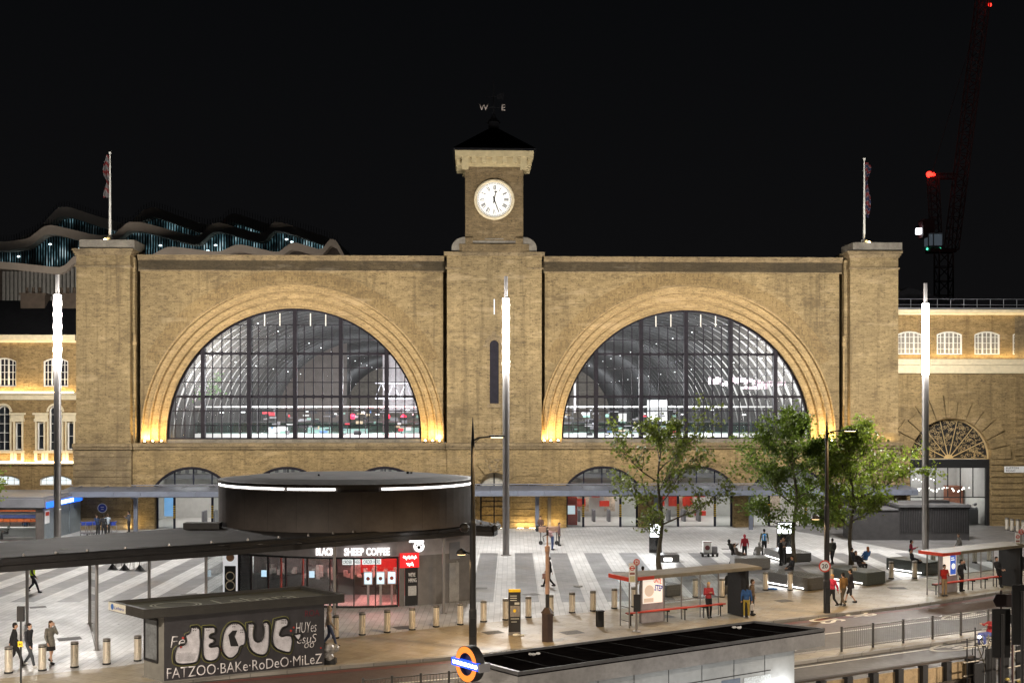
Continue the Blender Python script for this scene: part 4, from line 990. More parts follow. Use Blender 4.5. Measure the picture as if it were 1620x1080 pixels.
for px, ptop, pb, lab, side, fm, hh in ((165, 233, 380, 'tall white flagpole on the left pier with a limp red and white flag', -1, flag_mat('flag_a', (.14, .015, .015), (.2, .17, .16), (.13, .12, .12), .5), 3.6), (1377, 243, 385, 'tall white flagpole on the right pier with a limp red, white and blue flag', 1, flag_mat('flag_b', (.12, .012, .016), (.17, .15, .15), (.012, .014, .05), .55), 4.6)):
    u = U(px); zb = (Z(397, u) if side < 0 else Z(401, u))+.95; zt = Z(ptop, u); f_ = thing('flagpole', lab, 'flagpole', SW(u, 1.6, zb), TH, 'flagpoles on the station piers')
    m_ = MB(); m_.lathe([(.28, 0), (.28, .4), (.13, .5), (.11, .9), (.055, zt-zb-.2)], 12); m_.ball((0, 0, zt-zb-.12), .12); obj('pole', m_, m_white_frame, f_)
    o = obj('flag', flag_mesh(None, hh, side*.55, 4, 3+side), fm, f_); o.location = (.06*side, 0, zt-zb-.35)
    m_ = MB(); m_.ball((side*.3, -.4, .15), .12); obj('pole_light', m_, m_warm_led, f_); lamp('SPOT', 90, (1, .85, .65), (side*.3, -.55, .2), f_, .1, target=(0, 0, 6), spot=40)
# ============================================================ behind the station
bt = thing('terraced_building', 'pale modern building with wavy stepped terraces and lit blue windows behind the station', 'building', P(250, 440, 185))
bt.location.z = 0; OB = bt.location.copy(); YB = 185
def bp(px, py, Y=YB): p = P(px, py, Y); return (p.x-OB.x, p.z)
m_terr = M('terrace_render', (.62, .56, .50), .8, var=.15, scale=.3)
def zoomp(pts): return [(x/2.893, 290+y/2.893) for x, y in pts]
def smooth(pts, n=3, q=.25):
    for _ in range(n):
        o = [pts[0]]
        for a, b_ in zip(pts, pts[1:]): o += [(a[0]*(1-q)+b_[0]*q, a[1]*(1-q)+b_[1]*q), (a[0]*q+b_[0]*(1-q), a[1]*q+b_[1]*(1-q))]
        pts = o+[pts[-1]]
    return pts
tiers = [  # fascia top line, thickness in px, depth start
    ([(60, 262), (170, 215), (262, 112), (310, 106), (450, 152), (590, 190), (648, 126), (700, 106), (930, 188), (1000, 186), (1050, 140), (1085, 138), (1200, 178), (1300, 205)], 15, 14),
    ([(-60, 262), (30, 268), (130, 252), (200, 196), (240, 190), (440, 238), (520, 236), (585, 176), (650, 178), (880, 240), (915, 235), (970, 184), (1010, 180), (1180, 228), (1215, 222), (1250, 178), (1290, 178), (1480, 240), (1510, 250), (1560, 320), (1600, 330)], 14, 7),
    ([(-60, 355), (60, 362), (270, 385), (300, 372), (340, 330), (400, 335), (600, 335), (690, 330), (760, 292), (800, 290), (1000, 315), (1075, 282), (1110, 280), (1270, 318), (1330, 272), (1360, 272), (1470, 305), (1512, 252), (1540, 262), (1580, 335)], 11, 0)]
random.seed(9)
m_gl_blue = None
def office_mat():
    m, nt, b = newmat('lit_office'); v = coords(nt)
    n1 = noise_tex(nt, vmap(nt, v, (.9, .9, .25)), .9, 3, .7)
    n2 = noise_tex(nt, vmap(nt, v, (.16, .16, .2)), 1.0, 2)
    c = ramp(nt, n1, [(.38, (.006, .01, .012)), (.48, (.025, .06, .07)), (.57, (.13, .25, .29)), (.68, (.6, .8, .85))])
    c = mix(nt, 1.0, c, ramp(nt, n2, [(.40, (.12, .12, .12)), (.52, (1, 1, 1))]), 'MULTIPLY')
    nt.links.new(c, b.inputs['Emission Color']); b.inputs['Emission Strength'].default_value = 1.0; b.inputs['Base Color'].default_value = (.02, .03, .03, 1); m.cycles.emission_sampling = 'NONE'; return m
m_office = office_mat(); lights = MB(); mull = MB()
for ti, (pts, th, dy) in enumerate(tiers):
    pp = smooth(zoomp(pts), 1, .13); f_ = MB(); wnd = MB(); y0 = dy
    for (xa, ya), (xb, yb) in zip(pp, pp[1:]):
        A0, B0 = bp(xa, ya, YB+dy), bp(xb, yb, YB+dy); A1, B1 = bp(xa, ya+th, YB+dy), bp(xb, yb+th, YB+dy)
        f_.quad((A0[0], y0, A0[1]), (B0[0], y0, B0[1]), (B1[0], y0, B1[1]), (A1[0], y0, A1[1]))
        f_.quad((A0[0], y0, A0[1]), (B0[0], y0, B0[1]), (B0[0], y0+16, B0[1]), (A0[0], y0+16, A0[1]))
        f_.quad((A1[0], y0, A1[1]), (B1[0], y0, B1[1]), (B1[0], y0+16, B1[1]), (A1[0], y0+16, A1[1]))
        zl = min(A1[1], B1[1])-6
        if ti < 2: wnd.quad((A1[0], y0+2.5, A1[1]-.02), (B1[0], y0+2.5, B1[1]-.02), (B1[0], y0+2.5, zl), (A1[0], y0+2.5, zl))
        elif ti == 2: wnd.quad((A1[0], y0+2.0, A1[1]-.02), (B1[0], y0+2.0, B1[1]-.02), (B1[0], y0+2.0, 0), (A1[0], y0+2.0, 0))
    obj('terrace_fascia', f_, m_terr, bt); obj('window_band' if ti < 2 else 'lower_wall', wnd, m_office if ti < 2 else m_charcoal, bt)
    x = pp[0][0]
    while x < pp[-1][0]:
        i = max(k for k in range(len(pp)-1) if pp[k][0] <= x); a, b_ = pp[i], pp[i+1]; y = a[1]+(b_[1]-a[1])*(x-a[0])/max(1e-6, b_[0]-a[0])
        q = bp(x, y+th, YB+dy); zz = q[1]
        if ti < 2: mull.box(q[0]-.10, q[0]+.10, y0+2.2, y0+2.48, zz-5.5, zz-.03)
        q2 = bp(x, y, YB+dy); mull.box(q2[0]-.03, q2[0]+.03, y0+.3, y0+.36, q2[1]+.02, q2[1]+1.0)
        if ti < 2 and random.random() < .07: lights.ball((q[0], y0+2.0, zz-random.uniform(.8, 1.8)), (.28, .1, .15), 6, 4)
        x += 4.2
obj('mullion', mull, m_black, bt); obj('office_lamp', lights, EM('office_lamp', (.75, .95, 1), 3), bt)
fins = MB(); x = 2
while x < 120: q = bp(x, 430); fins.box(q[0]-.22, q[0]+.22, .9, 1.9, 20, bp(x, 428-max(0, x-105)*.9)[1]); x += 6.4
obj('facade_fin', fins, M('fin_metal', (.30, .31, .31), .7), bt)
lamp('AREA', 2600, (1, .86, .72), (0, -16, 22), bt, 50, 3, target=(0, 2, 36), name='terrace_flood_lamp')

cr = thing('tower_crane', 'dark tower crane with a red warning light and a lit cab behind the right wing', 'crane', P(1493, 440, 165)); cr.location.z = 0; OC = cr.location.copy()
def cp_(px, py): p = P(px, py, 165); return Vector((p.x-OC.x, 0, p.z))
m_crane = M('crane_red_steel', (.05, .012, .012), .6, var=.3)
def lattice(mb, a, b_, wd, n, r=.09):
    a, b_ = Vector(a), Vector(b_); d = (b_-a).normalized(); s = d.cross(Vector((0, 1, 0))).normalized(); q = Vector((0, 1, 0))
    cs = [(s*i+q*j)*wd/2 for i, j in ((-1, -1), (1, -1), (1, 1), (-1, 1))]
    for c_ in cs: mb.tube([a+c_, b_+c_], r, 5)
    for k in range(n):
        p0, p1 = a.lerp(b_, k/n), a.lerp(b_, (k+1)/n)
        for i in range(4): mb.tube([p0+cs[i], p1+cs[(i+1) % 4]], r*.55, 4)
        for i in range(4): mb.tube([p0+cs[i], p0+cs[(i+1) % 4]], r*.5, 4)
m_ = MB(); top = cp_(1493, 400); lattice(m_, (0, 0, 0), top, 1.9, 16, .12); m_.box(-2.2, 1.4, -1, 1, top.z, top.z+.5); obj('mast', m_, m_crane, cr)
m_ = MB(); lattice(m_, cp_(1505, 395)+Vector((0, 0, 0)), cp_(1560, -40), 1.5, 26, .09); obj('jib', m_, m_crane, cr)
m_ = MB(); a = cp_(1482, 395); lattice(m_, a, cp_(1476, 280), 1.2, 9, .08); lattice(m_, cp_(1476, 279), cp_(1512, 279), .7, 5, .06); m_.tube([cp_(1512, 279), cp_(1506, 395)], .09, 5); m_.tube([cp_(1473, 279), cp_(1556, 0)], .03, 4); m_.box(-3.2, -1.6, -1, 1, top.z+2, top.z+4.5); obj('a_frame', m_, m_crane, cr)
c0 = cp_(1463, 392); c1 = cp_(1487, 372); m_ = MB()
m_.box(c0.x, c1.x, -1.3, .6, c0.z, c0.z+.15); m_.box(c0.x, c1.x, -1.3, .6, c1.z, c1.z+.15)
for x in (c0.x+.07, c0.x+.75, c1.x-.07): m_.box(x-.07, x+.07, -1.3, -1.2, c0.z, c1.z)
cab = obj('cab', m_, m_grey, cr)
m_ = MB(); m_.box(c0.x+.1, c1.x-.1, -1.1, .5, c0.z+.16, c1.z-.01); obj('cab_glass', m_, EM('cab_glow', (.4, .5, .6), .10), cab)
m_ = MB(); p = cp_(1455, 366); m_.box(p.x-.5, p.x+.5, -.5, .2, p.z-.4, p.z+.4); obj('floodlight', m_, EM('crane_flood', (.9, .95, 1), 6), cr)
m_ = MB()
for px in (1470, 1477): p = cp_(px, 276); m_.ball(p, .42 if px == 1470 else .26, 8, 6)
m_.ball(cp_(1566, 8), .25); obj('warning_light', m_, EM('red_beacon', (1, .02, .012), 7), cr); lamp('POINT', 26, (1, .06, .04), cp_(1474, 276)+Vector((0, -1.5, 0)), cr, .3, name='beacon_light'); lamp('POINT', 22, (1, .06, .04), cp_(1552, -6)+Vector((0, -2, 0)), cr, .3)
m_ = MB()
for px in (1467, 1488): m_.ball(cp_(px, 394), .16, 6, 4)
obj('green_lamp', m_, EM('green_lamp', (.1, .9, .5), 2.5), cr)

# ============================================================ lamp masts
def mast(px, pyb, ptop, l0, l1, lab, floods):
    b_ = G(px, pyb); Y = b_.y; zt = CAMZ+(HY-ptop)*Y/FPX; za, zb = CAMZ+(HY-l1)*Y/FPX, CAMZ+(HY-l0)*Y/FPX
    t = thing('lamp_mast', lab, 'lamp mast', b_, 0, 'tall steel lamp masts on the square'); m_ = MB()
    m_.lathe([(.235, 0), (.235, za-.05), (.14, za), (.13, zb), (.13, zt)], 16); m_.lathe([(.275, 3.3), (.285, 3.32), (.275, 3.36)], 16); m_.lathe([(.36, 0), (.36, .03), (.28, .06)], 16)
    obj('pole', m_, m_steel, t, smooth=False)
    m_ = MB(); n = 13; h_ = (zb-za)/n
    for k in range(n):
        for j in range(6): a = j*math.pi/3+.3; m_.box(.16*math.cos(a)-.07-.02*(k % 2), .16*math.cos(a)+.07+.02*(k % 2), .16*math.sin(a)-.07, .16*math.sin(a)+.07, za+k*h_+.012, za+(k+1)*h_-.012)
    obj('led_module', m_, m_led, t)
    for k in range(3):
        zl = za+(zb-za)*(k+.5)/3
        for dx, dy in ((.62, -.36), (-.62, -.36), (0, .7)): lamp('POINT', MASTP, (1, .965, .92), (dx, dy, zl), t, .25, name='mast_lamp_light')
    for (u, v_, z, pw, sp) in floods:
        tg = SW(u, v_, z)-b_; d = Vector((tg.x, tg.y, 0)).normalized()*.75
        lamp('SPOT', pw, (1, .88, .70), (d.x, d.y, zb-.4), t, .2, target=tg, spot=sp, blend=.9, name='mast_flood_light')
    return t
MASTP = 2080
FP = 7500
mast(91, 882, 434, 466, 585, 'tall steel lamp mast beside the glass booth at the far left, glowing white', [(-29, 1, 15, FP*.4, 75), (-18, 1, 13, FP, 70), (-18, 1, 22, FP*.7, 60)])
mast(800.5, 878, 437, 472, 589, 'tall steel lamp mast in front of the clock tower, glowing white', [(-13, 1, 15, FP, 75), (13, 1, 15, FP, 75), (0, 0, 18, FP*.06, 70), (0, 0, 28, FP*.36, 30), (-19, 1, 20, FP*.7, 60), (19, 1, 20, FP*.7, 60)])
mast(1464, 870, 448, 480, 593, 'tall steel lamp mast beside the right bus shelter, glowing white', [(30, 1, 15, FP*.25, 75), (43, 1, 8, FP*.5, 75), (18, 1, 13, FP, 70), (18, 1, 22, FP*.7, 60)])

# ============================================================ street lamps at the kerb
def street_lamp(px, pyb, ptop, arm_y, lab, two=False):
    b_ = G(px, pyb); Y = b_.y; zt = CAMZ+(HY-ptop)*Y/FPX; za = CAMZ+(HY-arm_y)*Y/FPX
    t = thing('street_lamp', lab, 'street lamp', b_, 0, 'black street lamps along the kerb'); m_ = MB()
    m_.lathe([(.17, 0), (.17, 1.6), (.14, 1.7), (.13, 5.4), (.1, 5.5), (.08, za-.2), (.05, za+.3), (.012, zt)], 12); obj('pole', m_, m_dark, t)
    m_ = MB(); m_.tube([(0, 0, za-.15), (.25, -.1, za), (.75, -.3, za+.05)], [.05, .04, .035], 6); m_.tube([(0, 0, za-.3), (.3, -.1, za-.02)], .02, 5); obj('arm', m_, m_dark, t)
    m_ = MB(); m_.M = Matrix.Translation((1.05, -.45, za+.03)) @ Matrix.Rotation(R(-22), 4, 'Z'); m_.box(-.36, .34, -.12, .12, 0, .09, .03); hd = obj('lamp_head', m_, m_dark, t)
    m_ = MB(); m_.M = Matrix.Translation((1.05, -.45, za+.03)) @ Matrix.Rotation(R(-22), 4, 'Z'); m_.box(-.25, .25, -.08, .08, -.02, -.003); obj('lens', m_, EM('sodium_lens', (1, .75, .4), 8), hd)
    lamp('SPOT', 1500, (1, .66, .30), (1.0, -.45, za-.1), t, .15, target=(.9, -.5, 0), spot=150, blend=.5)
    m_ = MB(); zb = 4.0 if not two else 4.7   # second lantern low on the pavement side
    m_.tube([(0, 0, zb), (-.3, .15, zb+.12)], .03, 6); m_.lathe([(.02, .22), (.2, .12), (.26, .0), (.2, -.04)], 12, (-.5, .25, zb+.05)); h2 = obj('side_lantern', m_, m_dark, t)
    m_ = MB(); m_.lathe([(.18, -.06), (.18, -.045)], 12, (-.5, .25, zb+.05)); obj('lens', m_, EM('sodium_lens2', (1, .7, .35), 4), h2)
    lamp('SPOT', 520, (1, .66, .32), (-.5, .25, zb-.05), t, .1, target=(-.5, .3, 0), spot=155, blend=.5)
    m_ = MB(); m_.box(-.11, .11, -.19, -.1, .5, 1.3); obj('door_panel', m_, m_black, t); return t
street_lamp(748, 1024, 660, 692, 'black street lamp post with a thin arm in front of the round cafe building')
sl2 = street_lamp(1308, 969, 652, 682, 'black street lamp post carrying the round speed sign by the trees', True)
sl0 = bpy.data.objects['street_lamp']
for (x, y), a_, lb in (((-20.5, 33.0), 70, 'black street lamp added to light the foreground, out of view on the left'), ((-10.5, 7.0), 80, 'black street lamp added to light the foreground, out of view below the camera'), ((26, 38), 150, 'black street lamp added to light the road, out of view on the right'), ((9.0, 9.0), 100, 'black street lamp added to light the foreground, out of view to the lower right')):
    far_ = dup(sl0, (x, y, 0), R(a_), lb)  # unseen lamp, added to light the road and the foreground roofs
    for ch in far_.children:
        if ch.type == 'LIGHT': ch.data = ch.data.copy(); ch.data.color = (1, .86, .70); ch.data.energy *= 7.5; ch.data.spot_size = R(172); ch.data.spot_blend = .12
def disc_sign(name, lab, cat, loc, r, txt, parent_rz=0):
    t = thing(name, lab, cat, loc, parent_rz); m_ = MB(); m_.disc((0, 0), r, 0, 28); m_.disc((0, 0), r, .02, 28); obj('plate', m_, m_white, t)
    m_ = MB(); m_.disc((0, 0), r, -.004, 28, r*.78, th=.02); obj('border', m_, m_red, t); text('number', txt, m_black, t, (0, -.006, -r*.36), r*.75, ext=.002, bold=.02)
    m_ = MB(); m_.box(-.05, .05, .021, .12, -.1, .1); obj('bracket', m_, m_dark, t); return t
p = G(1308, 969); disc_sign('speed_limit_sign', 'round white speed limit sign with red border reading 20 on the right street lamp', 'road sign', (p.x-.18, p.y-.3, CAMZ-(895-HY)*(p.y-.3)/FPX), .30, '20')

# ============================================================ round cafe building under its long flat roof
DC = Vector((-8.75, 63.6, 0)); RX, RY = 6.68, 5.3; ZS0, ZS1, ZDT = 3.75, 4.35, 6.62
cf = thing('cafe_pavilion', 'dark round drum building with ring of light above a glazed coffee shop', 'pavilion', DC)
def cw(x, y, z=0): return (x-DC.x, y-DC.y, z)
def bpx(px, py, z): q = G(px, py, z); return (q.x-DC.x, q.y-DC.y)
front = [bpx(px, py, ZS0) for px, py in ((-160, 928), (0, 905), (153, 893), (360, 878), (505, 866), (600, 858), (690, 851), (735, 846))]+[(bpx(780, 848, ZS0)), (7.95, -1.0), (6.6, 2.2), (3.5, 6.0), (-1, 7.2), (-5, 4.8)]+[bpx(345, 828, ZS1), bpx(0, 855, ZS1), bpx(-160, 871, ZS1)]
m_ = MB(); m_.prism(front, ZS0+.05, ZS1-.06); obj('canopy_roof', m_, m_roofing, cf)
m_ = MB()                                        # fascia gutter that runs round the edge of the canopy
for a, b_ in zip(front[:9], front[1:10]):
    d = (Vector(b_)-Vector(a)).normalized(); n_ = Vector((d.y, -d.x)); A = Vector(a)+n_*.06; B = Vector(b_)+n_*.06
    m_.quad((*A, ZS0), (*B, ZS0), (*B, ZS0+.28), (*A, ZS0+.28)); m_.quad((*A, ZS0), (*B, ZS0), (*(B-n_*.4), ZS0), (*(A-n_*.4), ZS0))
    m_.tube([(*(A+n_*.02), ZS0+.42), (*(B+n_*.02), ZS0+.42)], .17, 8)
obj('canopy_fascia', m_, m_dark, cf)
m_ = MB()
for a, b_ in zip(front[:9], front[1:10]):
    for k in range(3):
        q = Vector(a).lerp(Vector(b_), (k+.5)/3); m_.ball((q.x+.1, q.y+.45, ZS1-.02), (.07, .07, .10), 6, 4)
obj('roof_fitting', m_, m_steel, cf)
m_ = MB(); q = bpx(330, 834, ZS1); m_.box(q[0]-1.2, q[0]+.6, q[1]-.3, q[1]+.4, ZS1-.05, ZS1+.25); q = bpx(735, 838, ZS1); m_.ball((q[0], q[1], ZS1+.12), .25); obj('roof_box', m_, m_dark, cf)
def ell(rx, ry, n=72): return [(rx*math.cos(2*math.pi*k/n), ry*math.sin(2*math.pi*k/n)) for k in range(n)]
m_ = MB(); m_.prism(ell(RX, RY), ZS1-.06, ZDT-.34); m_.prism(ell(RX-.12, RY-.12), ZDT-.34, ZDT-.14); m_.prism(ell(RX+.06, RY+.06), ZDT-.14, ZDT)
obj('drum', m_, m_charcoal, cf)
m_ = MB()
for k in range(26):                               # joints between the cladding sheets
    a = 2*math.pi*(k+.4)/26; ca_, sa_ = math.cos(a), math.sin(a); tx_ = Vector((-RX*sa_, RY*ca_, 0)).normalized()*.004; c_ = Vector(((RX+.004)*ca_, (RY+.004)*sa_, 0))
    m_.quad(*[(p.x, p.y, z) for p, z in ((c_-tx_, ZS1), (c_+tx_, ZS1), (c_+tx_, ZDT-.36), (c_-tx_, ZDT-.36))])
obj('cladding_joint', m_, m_black, cf)
m_ = MB(); fa, fb_ = [Vector(p) for p in front[:8]], [Vector(front[-1]), Vector(front[-2]), Vector(front[-3])]
for k in range(14):                               # welted seams across the flat roof
    t = (k+.5)/14; i = min(6, int(t*7)); p = fa[i].lerp(fa[i+1], t*7-i); j = min(1, int(t*2)); q = fb_[j].lerp(fb_[j+1], t*2-j); p = p.lerp(q, .06); d = (q-p).normalized(); n_ = Vector((-d.y, d.x))*.02
    m_.quad(*[(v2_.x, v2_.y, ZS1-.045) for v2_ in (p-n_, p+n_, q+n_, q-n_)])
obj('roof_seam', m_, m_black, cf)
m_ = MB()
for k in range(10): q = bpx(40+k*62, 868-k*1.6, ZS1); m_.ball((q[0], q[1], ZS1-.05), (.22+.1*math.sin(k*7), .12, .012), 8, 4)
obj('roof_stain', m_, M('roof_dirt', (.11, .10, .09), .9, var=.5, scale=2), cf)
m_ = MB(); e0, e1 = ell(RX-.25, RY-.25), ell(RX-1.6, RY-1.4)
for k in range(72): m_.quad((*e0[k], ZDT+.005), (*e0[(k+1) % 72], ZDT+.005), (*e1[(k+1) % 72], ZDT+.16), (*e1[k], ZDT+.16))
m_.f.append([m_.av((*p, ZDT+.16)) for p in e1]); m_.ball((-1.4, -.5, ZDT+.2), .06); m_.ball((3.1, 1.5, ZDT+.2), .08); m_.ball((3.3, 1.5, ZDT+.2), .06); obj('drum_roof', m_, m_roofing, cf)
m_ = MB(); e0, e1 = ell(RX-.02, RY-.02, 240), ell(RX-.1, RY-.1, 240)
for k in range(240):
    a = k/240*360
    if 271 < a < 291 or 248 < a < 249.5 or 30 < a < 150: continue
    m_.quad((*e0[k], ZDT-.28), (*e0[(k+1) % 240], ZDT-.28), (*e0[(k+1) % 240], ZDT-.18), (*e0[k], ZDT-.18))
obj('ring_light', m_, m_white_led, cf)
# cafe front
cpts = [(352, 64.9), (397, 63.5), (450, 62.7), (510, 62.2), (560, 62.1), (600, 62.25), (629, 62.5), (664, 62.9), (705, 63.6), (748, 64.8)]
cps = [((px-CX)*Y/FPX-DC.x, Y-DC.y) for px, Y in cpts]
def alongc(px):
    for (pa, Ya), (pb, Yb) in zip(cpts, cpts[1:]):
        if pa <= px <= pb: Y = Ya+(Yb-Ya)*(px-pa)/(pb-pa); return Vector(((px-CX)*Y/FPX-DC.x, Y-DC.y, 0))
def panel(mb, pa, pb, z0, z1, off=0.0, th=.08):
    a, b_ = alongc(pa), alongc(pb); d = (b_-a).normalized(); n_ = Vector((d.y, -d.x, 0)); a, b_ = a+n_*off, b_+n_*off; a2, b2 = a-n_*th, b_-n_*th
    P8 = [(q.x, q.y, z) for z in (z0, z1) for q in (a, b_, b2, a2)]; i = [mb.av(p) for p in P8]
    for q in ((0, 1, 5, 4), (1, 2, 6, 5), (2, 3, 7, 6), (3, 0, 4, 7), (4, 5, 6, 7), (0, 3, 2, 1)): mb.f.append([i[k] for k in q])
ZG = 2.62
m_ = MB(); cuts = [352, 397, 430, 450, 486, 510, 535, 560, 580, 600, 629, 664, 705, 748]
for a, b_ in zip(cuts, cuts[1:]): panel(m_, a, b_, ZG, ZS0-.1)
obj('shop_fascia', m_, M('cafe_fascia', (.36, .33, .33), .5, .2, var=.15), cf)
m_ = MB(); panel(m_, 632, 640, 0, ZG); panel(m_, 661, 690, 0, ZG); panel(m_, 690, 722, 0, ZG); panel(m_, 722, 748, 0, ZG); obj('side_wall', m_, M('cafe_wall', (.16, .15, .145), .5, var=.2), cf)
m_ = MB(); gc = [378, 397, 424, 452, 486, 522, 533, 560, 594, 629]
for a in gc: panel(m_, a-.9, a+.9, 0, ZG-.01, .05, .12)
for a, b_ in zip(gc, gc[1:]): panel(m_, a+1, b_-1, 0, .1, .03, .1); panel(m_, a+1, b_-1, ZG-.1, ZG-.01, .03, .1)
sf = obj('shopfront_frame', m_, m_black, cf); m_ = MB()
for a, b_ in zip(gc, gc[1:]): panel(m_, a, b_, .1, ZG-.1, 0, .012)
obj('pane', m_, m_glass, sf)
m_ = MB(); panel(m_, 641, 660, 0.02, 2.05, .02, .06); dr = obj('door', m_, m_black, cf); m_ = MB(); panel(m_, 645.5, 658.5, .55, 1.05, .035, .012); obj('notice_panel', m_, M('notice_grey', (.42, .42, .42), .6, var=.3, scale=14), dr)
def ctext(s, px, z, h, wd, mat, name, off=.09, bold=.0, parent=None):
    a = alongc(px); b_ = alongc(px+2); d = (b_-a).normalized(); n_ = Vector((d.y, -d.x, 0)); return text(name, s, mat, parent or cf, a+n_*off+Vector((0, 0, z)), h, wd, rz=math.atan2(d.y, d.x), ext=.04, bold=bold)
ctext("WE'RE\nHIRING", 652, 1.25, .5, .44, m_white, 'notice_lettering', .05, .01)
for wd_, px, w_ in (('BLACK', 515.5, .98), ('SHEEP', 560, 1.02), ('COFFEE', 598, 1.22)): ctext(wd_, px, 2.72, .40, w_, m_sign_white, 'shop_lettering', .12, .035)
m_ = MB(); panel(m_, 722, 724, .0, 2.2, .02); panel(m_, 711, 726, 0.02, 2.1, .015, .04); obj('service_door', m_, M('service_door', (.33, .32, .31), .5), cf)
m_ = MB(); panel(m_, 711, 727, 2.3, 3.2, .03, .05); obj('vent_grille', m_, m_grey, cf)
m_ = MB(); a = alongc(663.5); m_.M = Matrix.Translation((a.x, a.y, 3.12)); m_.disc((0, 0), .28, -.32, 24); m_.disc((0, 0), .28, -.32, 24, .27, th=.1); lg = obj('round_sign', m_, m_sign_white, cf)
m_ = MB(); m_.M = Matrix.Translation((a.x, a.y, 3.12)); m_.disc((0, 0), .31, -.30, 24, .285, th=.12); m_.box(-.04, .04, -.2, .05, -.03, .03); m_.disc((0, -.04), .09, -.325, 12); m_.box(-.16, -.07, -.326, -.322, .04, .1); m_.box(.07, .16, -.326, -.322, .04, .1); obj('sign_rim', m_, m_dark, lg)
m_ = MB(); panel(m_, 632, 662, 2.02, 2.78, .12, .06); ns = obj('neon_sign', m_, EM('neon_back', (.9, .015, .02), .9), cf)
m_ = MB(); a = alongc(647); b_ = alongc(649); d = (b_-a).normalized(); n_ = Vector((d.y, -d.x, 0)); random.seed(2)
for row, (z, n2, w2) in enumerate(((2.56, 26, .36), (2.2, 12, .18))):
    pts = [a+n_*.2+d*(-w2+2*w2*k/n2)+Vector((0, 0, z+.09*math.sin(k*1.9+row)+.04*math.sin(k*.8))) for k in range(n2+1)]; m_.tube(pts, .022, 5)
obj('neon_tube', m_, EM('neon_tube', (1, .5, .45), 5), ns)
def inr(px, back): q = alongc(px); return Vector((q.x, q.y+back, 0))
for (pa, pb) in ((541, 557.5), (561, 570), (573, 603)):
    m_ = MB(); panel(m_, pa, pb, 2.22, 2.52, -.12, .05); os_ = obj('order_sign', m_, m_sign_white, cf); 
    w_ = {541: 'ORDER', 561: 'HERE', 573: 'ORDER HERE'}[pa]; ctext(w_, (pa+pb)/2, 2.27, .19, (pb-pa)*.028, m_dark, 'order_lettering', -.10, 0)
# interior
m_ = MB(); q0, q1 = inr(540, 5.2), inr(629, 3.2); m_.box(q0.x, q1.x, q0.y, q0.y+.1, 0, 3.6); m_.box(q1.x-.05, q1.x+.05, q1.y-2.9, q0.y, 0, 3.6); obj('red_wall', m_, M('red_wall', (.6, .04, .04), .6, var=.2), cf)
m_ = MB(); q2 = inr(380, 5); m_.box(q2.x, q0.x-.02, q0.y+.1, q0.y+.2, 0, 3.6); obj('back_wall', m_, M('dark_wall', (.12, .10, .10), .7, var=.5, scale=1.2), cf)
m_ = MB(); q = inr(480, 4.2); m_.box(q.x-4, q.x+4.6, q.y-.1, q.y+.8, 0, 1.1); obj('counter', m_, m_dark, cf)
m_ = MB(); random.seed(6)
for k in range(40): q = inr(random.uniform(400, 625), random.uniform(3.2, 4.4)); m_.box(q.x-.1, q.x+.1, q.y-.1, q.y+.1, random.uniform(.9, 1.2), random.uniform(1.25, 1.7))
obj('counter_clutter', m_, M('clutter', (.35, .3, .28), .5, var=.7, scale=3), cf)
for px in (579, 599, 617):
    m_ = MB(); q = inr(px, .9); m_.box(q.x-.24, q.x+.24, q.y, q.y+.06, 1.05, 1.75, .02); m_.box(q.x-.06, q.x+.06, q.y+.01, q.y+.06, 0, 1.05); ks = obj('order_kiosk', m_, m_white, cf)
    m_ = MB(); m_.box(q.x-.19, q.x+.19, q.y-.012, q.y-.002, 1.1, 1.7); sc = obj('screen', m_, EM('kiosk_screen', (.75, .88, 1), 2.2), ks); m_ = MB(); m_.disc((q.x, 1.38), .1, q.y-.02, 12); obj('screen_icon', m_, m_red, ks)
for px, bk in ((405, 2), (480, 2.6)):
    m_ = MB(); q = inr(px, bk); m_.box(q.x-.14, q.x+.14, q.y, q.y+.05, 1.15, 1.5); obj('till_screen', m_, EM('till_screen', (.6, .8, 1), 1.6), cf)
lamp('AREA', 420, (1, .30, .26), inr(590, 2.2)+Vector((0, 0, 3.4)), cf, 2.5, 1.5, target=inr(590, 2.2), name='cafe_light')
lamp('AREA', 150, (1, .93, .88), inr(460, 2.5)+Vector((0, 0, 3.4)), cf, 4, 1.5, target=inr(460, 2.5), name='cafe_light')
m_ = MB()
for px in (440, 475): q = inr(px, .8); m_.tube([(q.x, q.y, 0.1), (q.x, q.y, 2.6)], .06, 6)
obj('red_column', m_, m_red, cf)
# canopy soffit lights, posts and side screen
sl = MB()
for px, py, pw in ((432, 873, 55), (655, 862, 40), (250, 888, 70), (80, 900, 90)):
    q = bpx(px, py, ZS0); y_ = q[1]+1.5; sl.box(q[0]-.35, q[0]+.35, y_-.12, y_+.12, ZS0-.02, ZS0+.04)
    lamp('AREA', pw, (1, .96, .92), (q[0], y_, ZS0-.06), cf, .8, .8, target=(q[0], y_, 0), name='soffit_light')
q = bpx(745, 848, ZS0); obj('soffit_lamp', sl, m_white_led, cf)
for px, py in ((43, 988), (142, 986), (236, 984), (326, 978), (153, 1028), (702, 970), (529, 990)):
    q = G(px, py); m_ = MB(); m_.lathe([(.075, 0), (.075, ZS0+.02)], 10, cw(q.x, q.y)); m_.lathe([(.14, 0), (.14, .03)], 10, cw(q.x, q.y)); obj('post', m_, m_steel, cf)
a, b_ = G(142, 986), G(153, 1028); m_ = MB(); m_.quad(cw(a.x, a.y, .1), cw(b_.x, b_.y, .1), cw(b_.x, b_.y, 3.7), cw(a.x, a.y, 3.7)); obj('glass_screen', m_, m_glass, cf)
